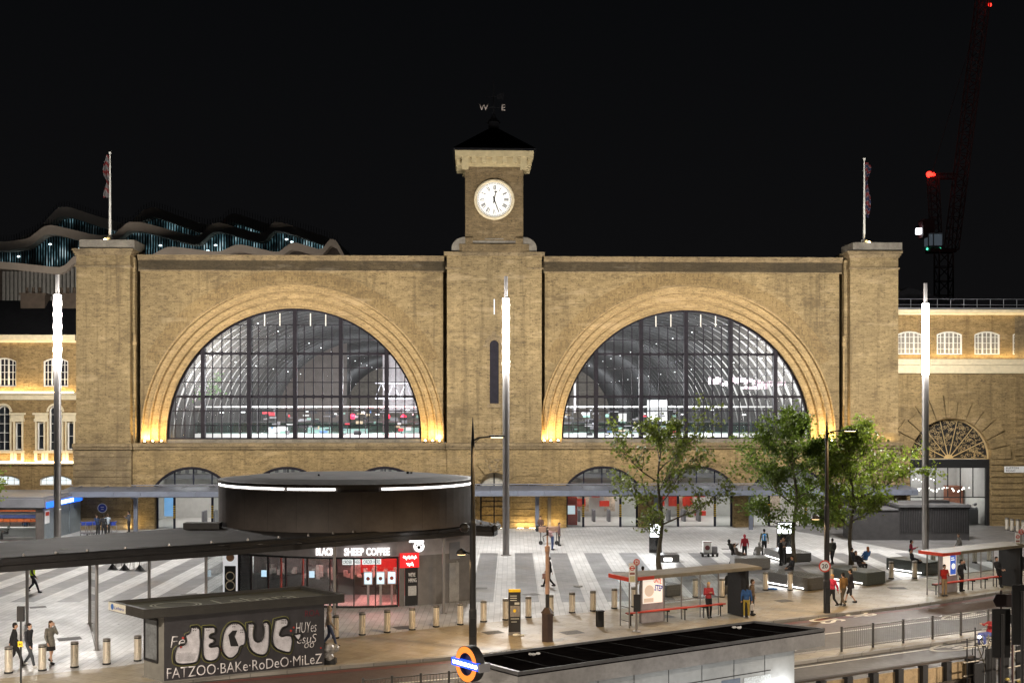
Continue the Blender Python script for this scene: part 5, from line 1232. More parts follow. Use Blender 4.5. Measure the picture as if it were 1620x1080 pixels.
m_ = MB(); m_.tube([cw(a.x, a.y, .05), cw(b_.x, b_.y, .05)], .05, 6); obj('screen_rail', m_, m_steel, cf)
a, b_ = G(326, 978), G(352, 960); m_ = MB(); m_.quad(cw(a.x, a.y, .1), cw(b_.x, b_.y, .1), cw(b_.x, b_.y, 3.7), cw(a.x, a.y, 3.7)); obj('glass_screen', m_, m_glass, cf)
m_ = MB(); q = alongc(366); m_.box(q.x-.38, q.x+.38, q.y-.25, q.y-.17, .1, 3.1); bn = obj('banner', m_, EM('lit_banner', (.9, .9, .92), .55), cf)
m_ = MB(); m_.M = Matrix.Translation((q.x, q.y-.26, 0)); m_.disc((0, 2.35), .22, 0, 20); obj('coffee_cup_print', m_, M('coffee_brown', (.4, .22, .12), .6, var=.4, scale=6), bn)
m_ = MB(); m_.M = Matrix.Translation((q.x, q.y-.262, 0)); m_.box(-.3, .3, -.01, 0, .3, 1.9); m_.disc((0, 1.35), .2, -.012, 16, .12); m_.disc((0, .85), .2, -.012, 16, .14); obj('banner_print', m_, m_black, bn)
m_ = MB(); m_.M = Matrix.Translation((q.x, q.y-.264, 0)); m_.disc((0, 1.35), .25, -.014, 16, .2); m_.disc((0, .85), .26, -.014, 16, .21); m_.box(-.2, .2, -.016, -.014, .35, .5); obj('banner_emblem', m_, M('pale_print', (.7, .6, .45), .6), bn)
# ============================================================ kiosk with graffiti
A, B, C = G(260, 1079), G(513, 1053), G(228, 1070); Dd = B+(C-A)
kk = thing('newsstand_kiosk', 'low dark kiosk with flat overhanging roof and big white graffiti along its back', 'kiosk', A)
L_ = lambda p: (p.x-A.x, p.y-A.y)
m_kiosk = M('kiosk_paint', (.034, .032, .036), .5, var=.35, scale=1.5); m_kgrey = M('kiosk_grey', (.17, .165, .15), .5, var=.2)
m_ = MB(); m_.prism([L_(p) for p in (A, B, Dd, C)], .06, 2.51); obj('wall', m_, m_kiosk, kk)
m_ = MB(); m_.prism([L_(p) for p in (A+(A-B)*.004+(A-C)*.01, B, Dd, C+(C-Dd)*.012)], 0, .059); obj('plinth', m_, m_kgrey, kk)
F1, F2, F4, F3 = G(227, 979, 2.5), G(545, 953, 2.5), G(172, 965, 2.5), G(481, 926, 2.85)
rp = [F1, F2, F3, F4]; rc = sum(rp, Vector())/4; inn = [p.lerp(rc, .045) for p in rp]
m_ = MB(); m_.prism([L_(p) for p in rp], 2.511, 2.72)
for k in range(4):
    a, b_, c_, d_ = rp[k], rp[(k+1) % 4], inn[(k+1) % 4], inn[k]; m_.prism([L_(a), L_(b_), L_(c_), L_(d_)], 2.721, 2.86)
obj('roof', m_, M('kiosk_roof_edge', (.032, .03, .027), .6, var=.3), kk)
m_ = MB(); m_.prism([L_(p) for p in inn], 2.722, 2.74); obj('roof_top', m_, M('olive_roof', (.035, .033, .016), .9, var=.5, scale=1.5), kk)
dk_ = (F2-F1).normalized(); ek = (F4-F1).normalized(); yaw_k = math.atan2(dk_.y, dk_.x)
m_pale = M('faded_pale', (.20, .20, .15), .8, var=.4)
q = F1+dk_*3.1+ek*.75-A; text('roof_lettering', 'Lebara', m_pale, kk, (q.x, q.y, 2.745), .95, 3.4, rx=0, rz=yaw_k, ext=0, align='LEFT', shear=-.25)
m_ = MB(); q = F1+dk_*1.85+ek*1.3-A
for r0_, r1_ in ((.75, .68), (.62, .57)):
    for k in range(32):
        t0, t1 = 2*math.pi*k/32, 2*math.pi*(k+1)/32; m_.quad(*[(q.x+dk_.x*r_*math.cos(t)*1.25+ek.x*r_*math.sin(t), q.y+dk_.y*r_*math.cos(t)*1.25+ek.y*r_*math.sin(t), 2.745) for r_, t in ((r0_, t0), (r0_, t1), (r1_, t1), (r1_, t0))])
obj('roof_emblem', m_, m_pale, kk)
# small sign on the left end of the roof
a, b_ = F4, F4.lerp(F1, .5); n_ = Vector((-(F1-F4).normalized().y*-1, 0, 0)); dn = (F1-F4).normalized(); nn = Vector((dn.y, -dn.x, 0))
def wl(p, z): return (p.x-A.x, p.y-A.y, z)
m_ = MB(); m_.quad(wl(a+nn*.012, 2.53), wl(b_+nn*.012, 2.53), wl(b_+nn*.012, 2.85), wl(a+nn*.012, 2.85)); m_.quad(wl(a, 2.53), wl(b_, 2.53), wl(b_, 2.85), wl(a, 2.85)); es = obj('end_sign', m_, M('cream_sign', (.6, .58, .5), .5, var=.15), kk)
yaw_e = math.atan2(dn.y, dn.x)
text('sign_lettering', 'Lebara', m_blue, es, wl(F4.lerp(F1, .32)+nn*.02, 2.62), .13, .75, rz=yaw_e, ext=.003, shear=.2)
m_ = MB(); c_ = F4.lerp(F1, .12)+nn*.02; m_.M = Matrix.Translation(wl(c_, 2.69)) @ Matrix.Rotation(yaw_e, 4, 'Z'); m_.disc((0, 0), .12, 0, 16); obj('sign_dot', m_, M('bright_blue', (.03, .12, .4), .5), es)
# glazed poster case on the short end
dc = (C-A).normalized(); nc = Vector((-dc.y, dc.x, 0))*1
if nc.y > 0: nc = -nc
m_ = MB(); a, b_ = A.lerp(C, .28)+nc*.03, A.lerp(C, .93)+nc*.03; m_.quad(wl(a, .7), wl(b_, .7), wl(b_, 2.35), wl(a, 2.35))
for p in (a, b_): m_.tube([wl(p+nc*.02, .7), wl(p+nc*.02, 2.35)], .035, 4)
for z in (.7, 2.35): m_.tube([wl(a+nc*.02, z), wl(b_+nc*.02, z)], .035, 4)
pc = obj('poster_case', m_, m_dark, kk)
m_ = MB(); a2, b2 = A.lerp(C, .33)+nc*.045, A.lerp(C, .88)+nc*.045; m_.quad(wl(a2, .78), wl(b2, .78), wl(b2, 2.28), wl(a2, 2.28)); obj('poster_glass', m_, M('grey_poster', (.13, .14, .15), .15, var=.5, scale=1.5), pc)
m_ = MB()
for p, q in ((A, C),): m_.quad(wl(p+nc*.012, .06), wl(q+nc*.012, .06), wl(q+nc*.012, 2.5), wl(p+nc*.012, 2.5))
obj('end_panel', m_, m_kgrey, kk)
# graffiti: silver bubble letters with black outline, tag line beneath
dw = (B-A).normalized(); nw = Vector((dw.y, -dw.x, 0)); LW = (B-A).length; yaw_w = math.atan2(dw.y, dw.x)
def gw(x, y, off):
    yb = 725-(x-405)*.1024; yt = 322-(x-405)*.092; s = (x-405)/1025; s = s*1.06/(1+.06*s) ; p = A+dw*LW*min(1, s)+nw*off
    return wl(p, (yb-y)/(yb-yt)*2.5)
letters = [[(555, 385), (612, 378), (614, 450), (618, 482), (604, 592), (572, 610), (468, 616), (458, 560), (472, 500), (520, 494), (532, 468), (519, 432), (552, 424)],
 [(632, 385), (705, 378), (706, 422), (672, 430), (668, 450), (702, 455), (697, 480), (668, 490), (672, 510), (735, 494), (728, 570), (690, 596), (640, 590), (624, 540)],
 [(744, 480), (752, 420), (774, 378), (806, 355), (850, 354), (884, 384), (897, 430), (892, 494), (858, 498), (850, 542), (806, 581), (764, 562), (744, 520)],
 [(905, 360), (958, 352), (944, 420), (954, 472), (1000, 470), (1016, 400), (998, 350), (1046, 345), (1052, 400), (1046, 522), (1012, 562), (940, 542), (908, 490)],
 [(1085, 335), (1172, 314), (1180, 370), (1130, 384), (1112, 440), (1180, 424), (1208, 442), (1200, 512), (1182, 546), (1054, 502)], [(1210, 424), (1276, 410), (1246, 472)]]
fill, ol, gr = MB(), MB(), MB()
for lp in letters:
    sp_ = smooth(lp+[lp[0]], 2)[:-1]; fill.f.append([fill.av(gw(x, y, .012)) for x, y in sp_])
    ol.tube([gw(x, y, .016) for x, y in sp_]+[gw(*sp_[0], .016)], .04, 5, cap=False)
    cx_, cy_ = sum(p[0] for p in lp)/len(lp), sum(p[1] for p in lp)/len(lp); big = [(cx_+(x-cx_)*1.13, cy_+(y-cy_)*1.09) for x, y in sp_]
    gr.tube([gw(x, y, .004) for x, y in big]+[gw(*big[0], .004)], .022, 4, cap=False)
ol.f.append([ol.av(gw(x, y, .02)) for x, y in ((785, 432), (812, 404), (842, 402), (826, 440), (850, 500), (800, 502))])
for cx0, cy0, n in ((580, 392, 5), (660, 388, 5), (820, 366, 5), (870, 400, 6), (935, 366, 5), (1015, 360, 5), (1140, 338, 6)):
    for k in range(n): ol.ball(gw(cx0+(k % 3)*12-6, cy0+(k//3)*14, .016), (.022, .012, .022), 6, 4)
for k in range(9): ol.tube([gw(480+k % 2*6, 545+k*6, .016), gw(560+(k*37) % 40, 543+k*6, .016)], .005, 3)
obj('graffiti_fill', fill, M('silver_spray', (.53, .52, .56), .6, var=.35, scale=3.5), kk)
obj('graffiti_outline', ol, m_black, kk); obj('graffiti_halo', gr, M('dull_green_spray', (.14, .14, .05), .8), kk)
m_tagw = M('white_spray', (.72, .70, .72), .7, var=.2, scale=5)
q = A+dw*(LW*.5)+nw*.012-A; text('graffiti_tag', 'FATZOO\u00b7BAKe\u00b7RoDeO\u00b7MiLeZ', m_tagw, kk, (q.x, q.y, .13), .40, LW*.97, rz=yaw_w, ext=.004, bold=-.005)
for s_, x, z, h_, wd in (('Fe', .08, 1.3, .42, .55), ('HUYes', .88, 1.42, .42, .85), ('esuS', .885, 1.0, .34, .8), ('oo', .9, .8, .2, .4)):
    q = dw*(LW*x)+nw*.012; text('graffiti_tag', s_, m_tagw, kk, (q.x, q.y, z), h_, wd, rz=yaw_w, ext=.004, bold=-.012, shear=.15)
m_ = MB()
for x, y, r_ in ((512, 452, 9), (498, 508, 8), (742, 485, 5), (741, 505, 6), (742, 522, 5), (1195, 400, 8), (1214, 380, 7), (1180, 428, 6), (1405, 505, 6)): m_.ball(gw(x, y, .018), (r_*.006, .008, r_*.006), 8, 5)
obj('red_splash', m_, M('red_spray', (.35, .03, .02), .6), kk)
m_ = MB(); text('graffiti_tag', 'ROA', M('faded_red', (.12, .02, .03), .8), kk, tuple(dw*(LW*.92)+nw*.012+Vector((0, 0, 2.05))), .25, .6, rz=yaw_w, ext=.003); q = 1

# rubbish by the kiosk
t = thing('rubbish_bag', 'grey crumpled rubbish bag dumped by the right end of the graffiti kiosk', 'rubbish bag', G(521, 1049)); m_ = MB(); random.seed(4)
for k in range(9): m_.ball((random.uniform(-.2, .2), random.uniform(-.2, .2), .2+random.uniform(0, .5)), (random.uniform(.18, .26),)*2+(random.uniform(.15, .28),), 9, 7)
obj('bag', m_, M('silver_bag', (.30, .29, .28), .3, var=.8, scale=5), t); m_ = MB(); m_.box(-.28, .28, -.22, .24, 0, .22, .04); obj('crate', m_, m_black, t)

# ============================================================ underground station entrance in the foreground
ZT = 3.2; Np, Lp, RB, RF = G(819, 1062, ZT), G(730, 1038.5, ZT), G(1195, 981, ZT), G(1305, 993, ZT)
ug_ = thing('underground_entrance', 'flat-roofed grey metal underground station entrance in the near foreground', 'station entrance', (Np.x, Np.y, 0))
l2 = lambda p: (p.x-Np.x, p.y-Np.y)
rp = [Np, RF, RB, Lp]; rc = sum(rp, Vector())/4; inn = [p.lerp(rc, .02) for p in rp]
m_ = MB(); m_.prism([l2(p) for p in rp], 2.62, 3.06)
obj('fascia', m_, M('entrance_fascia', (.27, .265, .265), .5, .3, var=.3, scale=1.2), ug_)
m_ = MB()
for k in range(4): m_.prism([l2(p) for p in (rp[k], rp[(k+1) % 4], inn[(k+1) % 4], inn[k])], 3.1, ZT)
obj('roof_edge', m_, M('zinc_edge', (.11, .11, .115), .45, .4, var=.25), ug_)
m_ = MB(); m_.prism([l2(p.lerp(rc, .005)) for p in rp], 3.061, 3.099); m_.prism([l2(p) for p in inn], 3.1, 3.13); obj('roof', m_, M('black_roof', (.006, .005, .005), 1.0, var=.6, scale=3, spec=0.0), ug_)
m_ = MB(); random.seed(2)
for px, py in ((1167, 994), (845, 1036)):
    q = G(px, py, 3.13)-Np
    for k in range(4): m_.ball((q.x+random.uniform(-.12, .12), q.y+random.uniform(-.1, .1), 3.17), (random.uniform(.04, .1), .05, .04), 6, 4)
obj('roof_litter', m_, m_white, ug_)
m_ = MB()
for k in range(1, 9):                             # felt laps across the roof
    p, q = Np.lerp(RF, k/9)-Np, Lp.lerp(RB, k/9)-Np; p, q = p.lerp(q, .08), p.lerp(q, .92); d = (q-p).normalized(); n_ = Vector((-d.y, d.x, 0))*.02
    m_.quad(*[(v_.x, v_.y, 3.135) for v_ in (p-n_, p+n_, q+n_, q-n_)])
obj('felt_lap', m_, M('felt_lap', (.014, .013, .012), .9, spec=.1), ug_)
dF = (RF-Np).normalized(); dL = (Lp-Np).normalized(); LF = (RF-Np).length; nF = Vector((dF.y, -dF.x, 0))
w0 = Np+dF*.35+dL*.3; w1 = Np+dF*(LF-1.05)+dL*.3
m_ = MB(); m_.prism([(p-Np)[:2] for p in (w0, w1, w1+dL*2.4, w0+dL*2.6)], 0, 2.619); obj('wall', m_, M('metal_wall_panel', (.36, .38, .39), .4, .3, var=.2, scale=.8), ug_)
def fp(s, z, off): q = w0+dF*s+nF*off-Np; return (q.x, q.y, z)
WL = (w1-w0).length; m_ = MB()
for k in range(1, 8): s = WL*k/8; m_.quad(fp(s-.012, 0, .006), fp(s+.012, 0, .006), fp(s+.012, 2.6, .006), fp(s-.012, 2.6, .006))
m_.quad(fp(0, 2.02, .006), fp(WL*.9, 2.02, .006), fp(WL*.9, 2.05, .006), fp(0, 2.05, .006)); obj('panel_joint', m_, m_black, ug_)
m_ = MB(); m_.quad(fp(WL*.70, .3, .01), fp(WL*.775, .3, .01), fp(WL*.775, 1.95, .01), fp(WL*.70, 1.95, .01)); m_.quad(fp(WL*.35, .1, .01), fp(WL*.52, .1, .01), fp(WL*.52, 1.9, .01), fp(WL*.35, 1.9, .01)); obj('window', m_, M('blue_grey_glass', (.14, .17, .22), .15), ug_)
m_ = MB(); m_.quad(fp(WL*.79, .4, .012), fp(WL*.90, .4, .012), fp(WL*.90, 1.62, .012), fp(WL*.79, 1.62, .012)); bd = obj('notice_board', m_, M('beige_board', (.45, .38, .33), .6, var=.2), ug_)
m_ = MB(); random.seed(12)
for k in range(5): s0 = WL*(.80+.018*k); m_.tube([fp(s0+.03*math.sin(i*2.1+k), 1.18+.05*math.cos(i*1.7+k)+.01*i, .016) for i in range(7)], .008, 4)
obj('scribble', m_, m_black, bd)
m_ = MB(); m_.quad(fp(WL*.79, 1.66, .012), fp(WL*.90, 1.66, .012), fp(WL*.90, 1.92, .012), fp(WL*.79, 1.92, .012)); obj('glass_strip', m_, M('sparkling_glass', (.5, .55, .58), .3, var=.5, scale=20), ug_)
m_ = MB(); m_.ball(fp(WL*.945, 1.35, .1), .09); obj('wall_lamp', m_, EM('wall_lamp', (1, 1, .97), 18), ug_); lamp('POINT', 55, (1, .98, .95), fp(WL*.945, 1.35, .35), ug_, .1); lamp('AREA', 60, (.95, .98, 1), fp(WL*.6, .4, 1.6), ug_, 5, .4, target=fp(WL*.6, 2.2, 0))
m_ = MB(); wl0 = Np+dL*.3+dF*.35; m_.prism([(p-Np)[:2] for p in (Np+dL*.15, Lp-dL*.15, Lp-dL*.15+dF*.2, Np+dL*.15+dF*.2)], 0, 2.618); obj('side_wall', m_, M('purple_grey_panel', (.10, .085, .095), .5, var=.25), ug_)

# roundel sign on its own pole
cR_ = P(737, 1050, 31.6); rs = thing('underground_roundel_sign', 'lit orange ring sign with blue bar reading UNDERGROUND on a pole in the foreground', 'sign', (cR_.x, cR_.y, 0), -R(51)); zR = cR_.z
m_ring = EM('lit_orange', (1, .26, .03), 1.05)
m_ = MB(); m_.disc((0, zR), .46, 0, 48, .30); obj('ring', m_, m_ring, rs)
m_ = MB(); m_.disc((0, zR), .475, .004, 48, .285, th=.26); m_.disc((0, zR), .475, .265, 48, .285, th=.0); obj('case', m_, m_dark, rs)
m_ = MB(); m_.disc((0, zR), .29, .1, 32); obj('backing_disc', m_, M('deep_blue', (.012, .012, .05), .4), rs)
m_ = MB(); m_.box(-.60, .60, -.03, .06, zR-.10, zR+.10); br = obj('bar', m_, EM('lit_blue', (.02, .10, 1), 1.4), rs)
text('lettering', 'UNDERGROUND', EM('lit_letters', (.9, .95, 1), 4), br, (0, -.034, zR-.055), .11, 1.08, ext=.002, bold=.008)
m_ = MB(); m_.box(.601, .68, -.06, .28, zR-.11, zR+.11); obj('bracket', m_, m_grey, rs)
m_ = MB(); m_.lathe([(.04, 0), (.04, zR-.48)], 10, (0, .13, 0)); obj('pole', m_, m_white_frame, rs)

# ============================================================ road-side furniture at the lower right
hb = thing('works_hoarding', 'dark steel posts with plywood panels shoring the works at the lower right', 'hoarding', G(1255, 1078, 1.0).xy.to_3d())
h0 = G(1255, 1078, 1.0); h1 = G(1540, 1036, 1.0); hd_ = (h1-h0).normalized(); hL = (h1-h0).length; hn = Vector((hd_.y, -hd_.x, 0))
m_ply = M('plywood', (.28, .20, .11), .8, var=.45, scale=2); k = 0; s = 0
def hp(s, off): q = hd_*s+hn*off; return (q.x, q.y)
while s < hL-.2:
    e = min(s+1.25, hL); m_ = MB(); m_.prism([hp(s+.14, 0), hp(e-.14, 0), hp(e-.14, -.05), hp(s+.14, -.05)], -.1, .8+.05*math.sin(k*2.2)); obj('panel', m_, m_ply, hb)
    m_ = MB(); m_.prism([hp(e-.13, .16), hp(e+.13, .16), hp(e+.13, -.1), hp(e-.13, -.1)], -.1, .93); obj('post', m_, m_dark, hb); s = e; k += 1
m_ = MB(); m_.prism([hp(0, .06), hp(hL, .06), hp(hL, -.12), hp(0, -.12)], .932, 1.0); m_.prism([hp(0, .3), hp(hL, .3), hp(hL, .17), hp(0, .17)], -.1, .25); obj('capping', m_, M('dark_timber', (.05, .038, .03), .8), hb)
sc0 = G(1530, 1062, .6); sc_ = thing('scaffold', 'scaffold of steel tubes and dark boards at the lower right corner', 'scaffold', (sc0.x, sc0.y, 0)); m_ = MB(); random.seed(21); mt = MB()
SD = Vector((.86, .5, 0)); SN = Vector((.5, -.86, 0))
def sp3(a, b_, z): q = SD*a+SN*b_; return (q.x, q.y, z)
for a in (0, .45, 1.2, 1.9, 2.6, 3.3, 4.2):
    for b_ in (0, 1.1): (m_ if a > .5 else mt).tube([sp3(a, b_, -.1), sp3(a, b_, random.uniform(1.7, 2.5) if a < 1.5 else random.uniform(1.2, 2.1))], .028, 6)
for z in (.45, .95, 1.5): m_.tube([sp3(-.2, 0, z), sp3(4.6, 0, z+random.uniform(-.05, .05))], .026, 6); m_.tube([sp3(.9, 1.1, z-.1), sp3(4.6, 1.1, z)], .026, 6)
for z in (1.75, 2.1): mt.tube([sp3(-.3, 0, z), sp3(.8, 0, z)], .02, 6)
for a, b_ in ((.5, 1.3), (1.3, .3), (2.2, 3.1), (3.4, 2.5)): m_.tube([sp3(a, .05, 1.6), sp3(b_, .05, .0)], .026, 6)
obj('tube', m_, M('galvanised_tube', (.30, .27, .22), .5, .6), sc_); obj('rail', mt, m_dark, sc_)
m_ = MB()
for a in (.1, .75, 1.5, 2.5, 3.4): m_.prism([sp3(a, .25, 0)[:2], sp3(a+.55, .25, 0)[:2], sp3(a+.55, .2, 0)[:2], sp3(a, .2, 0)[:2]], -.1, random.uniform(.9, 1.4))
obj('board', m_, m_black, sc_)
m_ = MB()
for k in range(14): q = sp3(random.uniform(1.5, 4), random.uniform(.3, 1), random.uniform(.0, .5)); m_.ball(q, (random.uniform(.08, .25), .08, .06), 6, 4)
obj('debris', m_, M('yellow_debris', (.35, .28, .08), .7, var=.6, scale=5), sc_)
q = P(1592, 950, 40); t = thing('direction_sign', 'back of a black arrow-shaped direction sign on two red-tipped posts', 'road sign', (q.x, q.y, 0), R(-8)); z = q.z
m_ = MB(); m_.prism_y([(-.32, z-.2), (.34, z-.2), (.34, z+.22), (-.32, z+.22), (-.42, z)], 0, .04); obj('panel', m_, M('maroon_black', (.022, .012, .014), .5), t)
for x in (-.14, .22): m_ = MB(); m_.lathe([(.035, -.1), (.035, z+.34)], 8, (x, .09, 0)); p_ = obj('post', m_, M('dark_red_post', (.05, .02, .022), .5), t); m_ = MB(); m_.lathe([(.042, 0), (.042, .09)], 8, (x, .09, z+.22)); obj('cap', m_, m_dark, p_)
m_ = MB(); m_.box(-.2, .34, .02, .06, z-.75, z-.45); obj('lower_panel', m_, m_dark, t)
for px, py, h_, w_, Yy, lab in ((1584, 1001, .75, .28, 37, 'back of a tall black traffic signal head beside the arrow sign'), (1615, 972, .9, .26, 36, 'back of a tall black traffic signal head cut by the right frame edge')):
    q = P(px, py, Yy); t = thing('traffic_signal', lab, 'traffic light', (q.x, q.y, 0), 0, 'black traffic signals at the crossing'); m_ = MB(); z = q.z
    m_.box(-w_, w_, .0, .03, z-h_, z+h_, .0); obj('backboard', m_, m_black, t); m_ = MB(); m_.box(-.16, .16, .031, .25, z-h_*.8, z+h_*.8, .04); obj('signal_head', m_, m_dark, t); m_ = MB(); m_.lathe([(.05, -.1), (.05, z+h_*.8)], 10, (0, -.1, 0)); obj('pole', m_, m_dark, t)
b_ = G(33, 1092); t = thing('bus_stop_post', 'thin black post with dark sign box and yellow H plate, lower left', 'post', b_); zt = CAMZ-(958-HY)*b_.y/FPX
m_ = MB(); m_.lathe([(.04, 0), (.035, zt-.5)], 8); obj('pole', m_, m_dark, t); m_ = MB(); m_.box(-.13, .13, -.06, .06, zt-.56, zt, .01); obj('sign_box', m_, m_dark, t)
zh = CAMZ-(1022-HY)*b_.y/FPX; m_ = MB(); m_.box(-.09, .09, -.06, -.05, zh, zh+.2); hp_ = obj('hydrant_plate', m_, m_yellow, t); text('plate_letter', 'H', m_black, hp_, (0, -.062, zh+.04), .11, ext=.002, bold=.02)

# guard railing on the median
def railing(pts, lab, lastopen=True):
    t = thing('guard_railing', lab, 'railing', pts[0], 0, 'railings on the median'); o = pts[0]
    for a, c_ in zip(pts, pts[1:]):
        a, c_ = a-o, c_-o; m_ = MB(); d = (c_-a).normalized(); L = (c_-a).length
        for z in (.12, .98): m_.tube([a+d*.05+Vector((0, 0, z)), c_-d*.05+Vector((0, 0, z))], .022, 6)
        n = int(L/.115)
        for k in range(1, n): q = a+d*(L*k/n); m_.tube([q+Vector((0, 0, .12)), q+Vector((0, 0, .98))], .0095, 4)
        obj('bar_panel', m_, m_steel, t)
    for p in pts: m_ = MB(); q = p-o; m_.box(q.x-.04, q.x+.04, q.y-.04, q.y+.04, -.006, 1.06); obj('post', m_, M('rail_post', (.06, .055, .05), .5) if 'rail_post' not in bpy.data.materials else bpy.data.materials['rail_post'], t)
ml = offset(kerb, -6.95); mls = resample(ml, 240)
def near(px, py): g_ = G(px, py); return min(range(240), key=lambda k: (mls[k]-g_).length)
i0, i1 = near(1290, 1022), near(1568, 984); q0, q1 = mls[i0], mls[i1]
nn_ = max(2, round((q1-q0).length/2.0)); railing([q0.lerp(q1, k/nn_) for k in range(nn_+1)], 'steel guard railing on the median right of the underground entrance')
i0, i1 = near(540, 1098), near(722, 1080); q0, q1 = mls[i0], mls[i1]; railing([q0.lerp(q1, k/4) for k in range(5)], 'steel guard railing on the median left of the orange ring sign')

# bollards
bl = [(13.7, 1064), (67, 1060), (118, 1055), (168.7, 1050), (218, 1044.7), (531, 1008.7), (573, 1003.8), (612.5, 999.8), (652, 995.7), (690, 991), (728, 987.5), (765, 983), (800, 980), (836, 976), (871, 973), (905, 968.7), (938, 966), (972, 961.8), (1003, 959.5), (1100, 944), (1142, 944), (1211, 933), (1250, 933), (1314, 924), (1352, 922), (1410, 915), (1447, 914), (1476, 899), (1500, 894), (1521, 890), (1542, 889.6), (1565, 887), (1585.6, 885), (1593, 838), (1601, 840), (1610, 841), (1619, 843)]
names = ['leftmost steel bollard, at the left frame edge', 'steel bollard between the walking trio, second from the left edge', 'steel bollard third from the left edge', 'steel bollard fourth from the left edge', 'steel bollard just left of the graffiti kiosk', 'steel bollard just right of the graffiti kiosk', 'second steel bollard right of the graffiti kiosk', 'third steel bollard right of the graffiti kiosk', 'steel bollard with a red light on top before the cafe poster', 'steel bollard before the cafe side wall', 'steel bollard just left of the black street lamp', 'steel bollard just right of the black street lamp', 'steel bollard behind the yellow-topped map sign', 'steel bollard just right of the yellow-topped map sign', 'steel bollard behind the old brown column', 'steel bollard right of the old brown column', 'steel bollard above the small black cabinet', 'steel bollard left of the near bus shelter', 'steel bollard behind the left end of the near bus shelter', 'steel bollard seen through the near shelter glass', 'steel bollard behind the near shelter beside a glow', 'steel bollard right of the near shelter by a blue bag', 'steel bollard by the seated man with outstretched legs', 'steel bollard just right of the speed sign lamp post', 'steel bollard by the granite block with three sitters', 'dark steel bollard between two granite blocks', 'steel bollard by the granite block left of the far shelter', 'steel bollard behind the left end of the far bus shelter', 'second steel bollard behind the far bus shelter', 'third steel bollard behind the far bus shelter', 'fourth steel bollard behind the far bus shelter', 'fifth steel bollard behind the far bus shelter', 'sixth steel bollard behind the far bus shelter', 'steel bollard nearest the gateway at the right edge', 'second bollard from the gateway at the right edge', 'third bollard from the gateway at the right edge', 'bollard cut by the right frame edge by the gateway']
b0 = thing('bollard', names[0], 'bollard', G(*bl[0]), 0, 'steel bollards around the square')
m_ = MB(); m_.lathe([(.15, .07), (.15, .98)], 20); obj('body', m_, m_gold_steel, b0, smooth=False); m_ = MB(); m_.lathe([(.165, 0), (.165, .06), (.152, .069)], 20); obj('base', m_, m_black, b0); m_ = MB(); m_.lathe([(.14, .981), (.14, 1.0), (.155, 1.001), (.155, 1.03), (.13, 1.05), (0.01, 1.055)], 20); obj('cap', m_, m_steel, b0); m_ = MB(); m_.lathe([(.153, .93), (.153, .975)], 20); obj('band', m_, m_black, b0)
for p, nm in zip(bl[1:], names[1:]): dup(b0, G(*p), 0, nm)

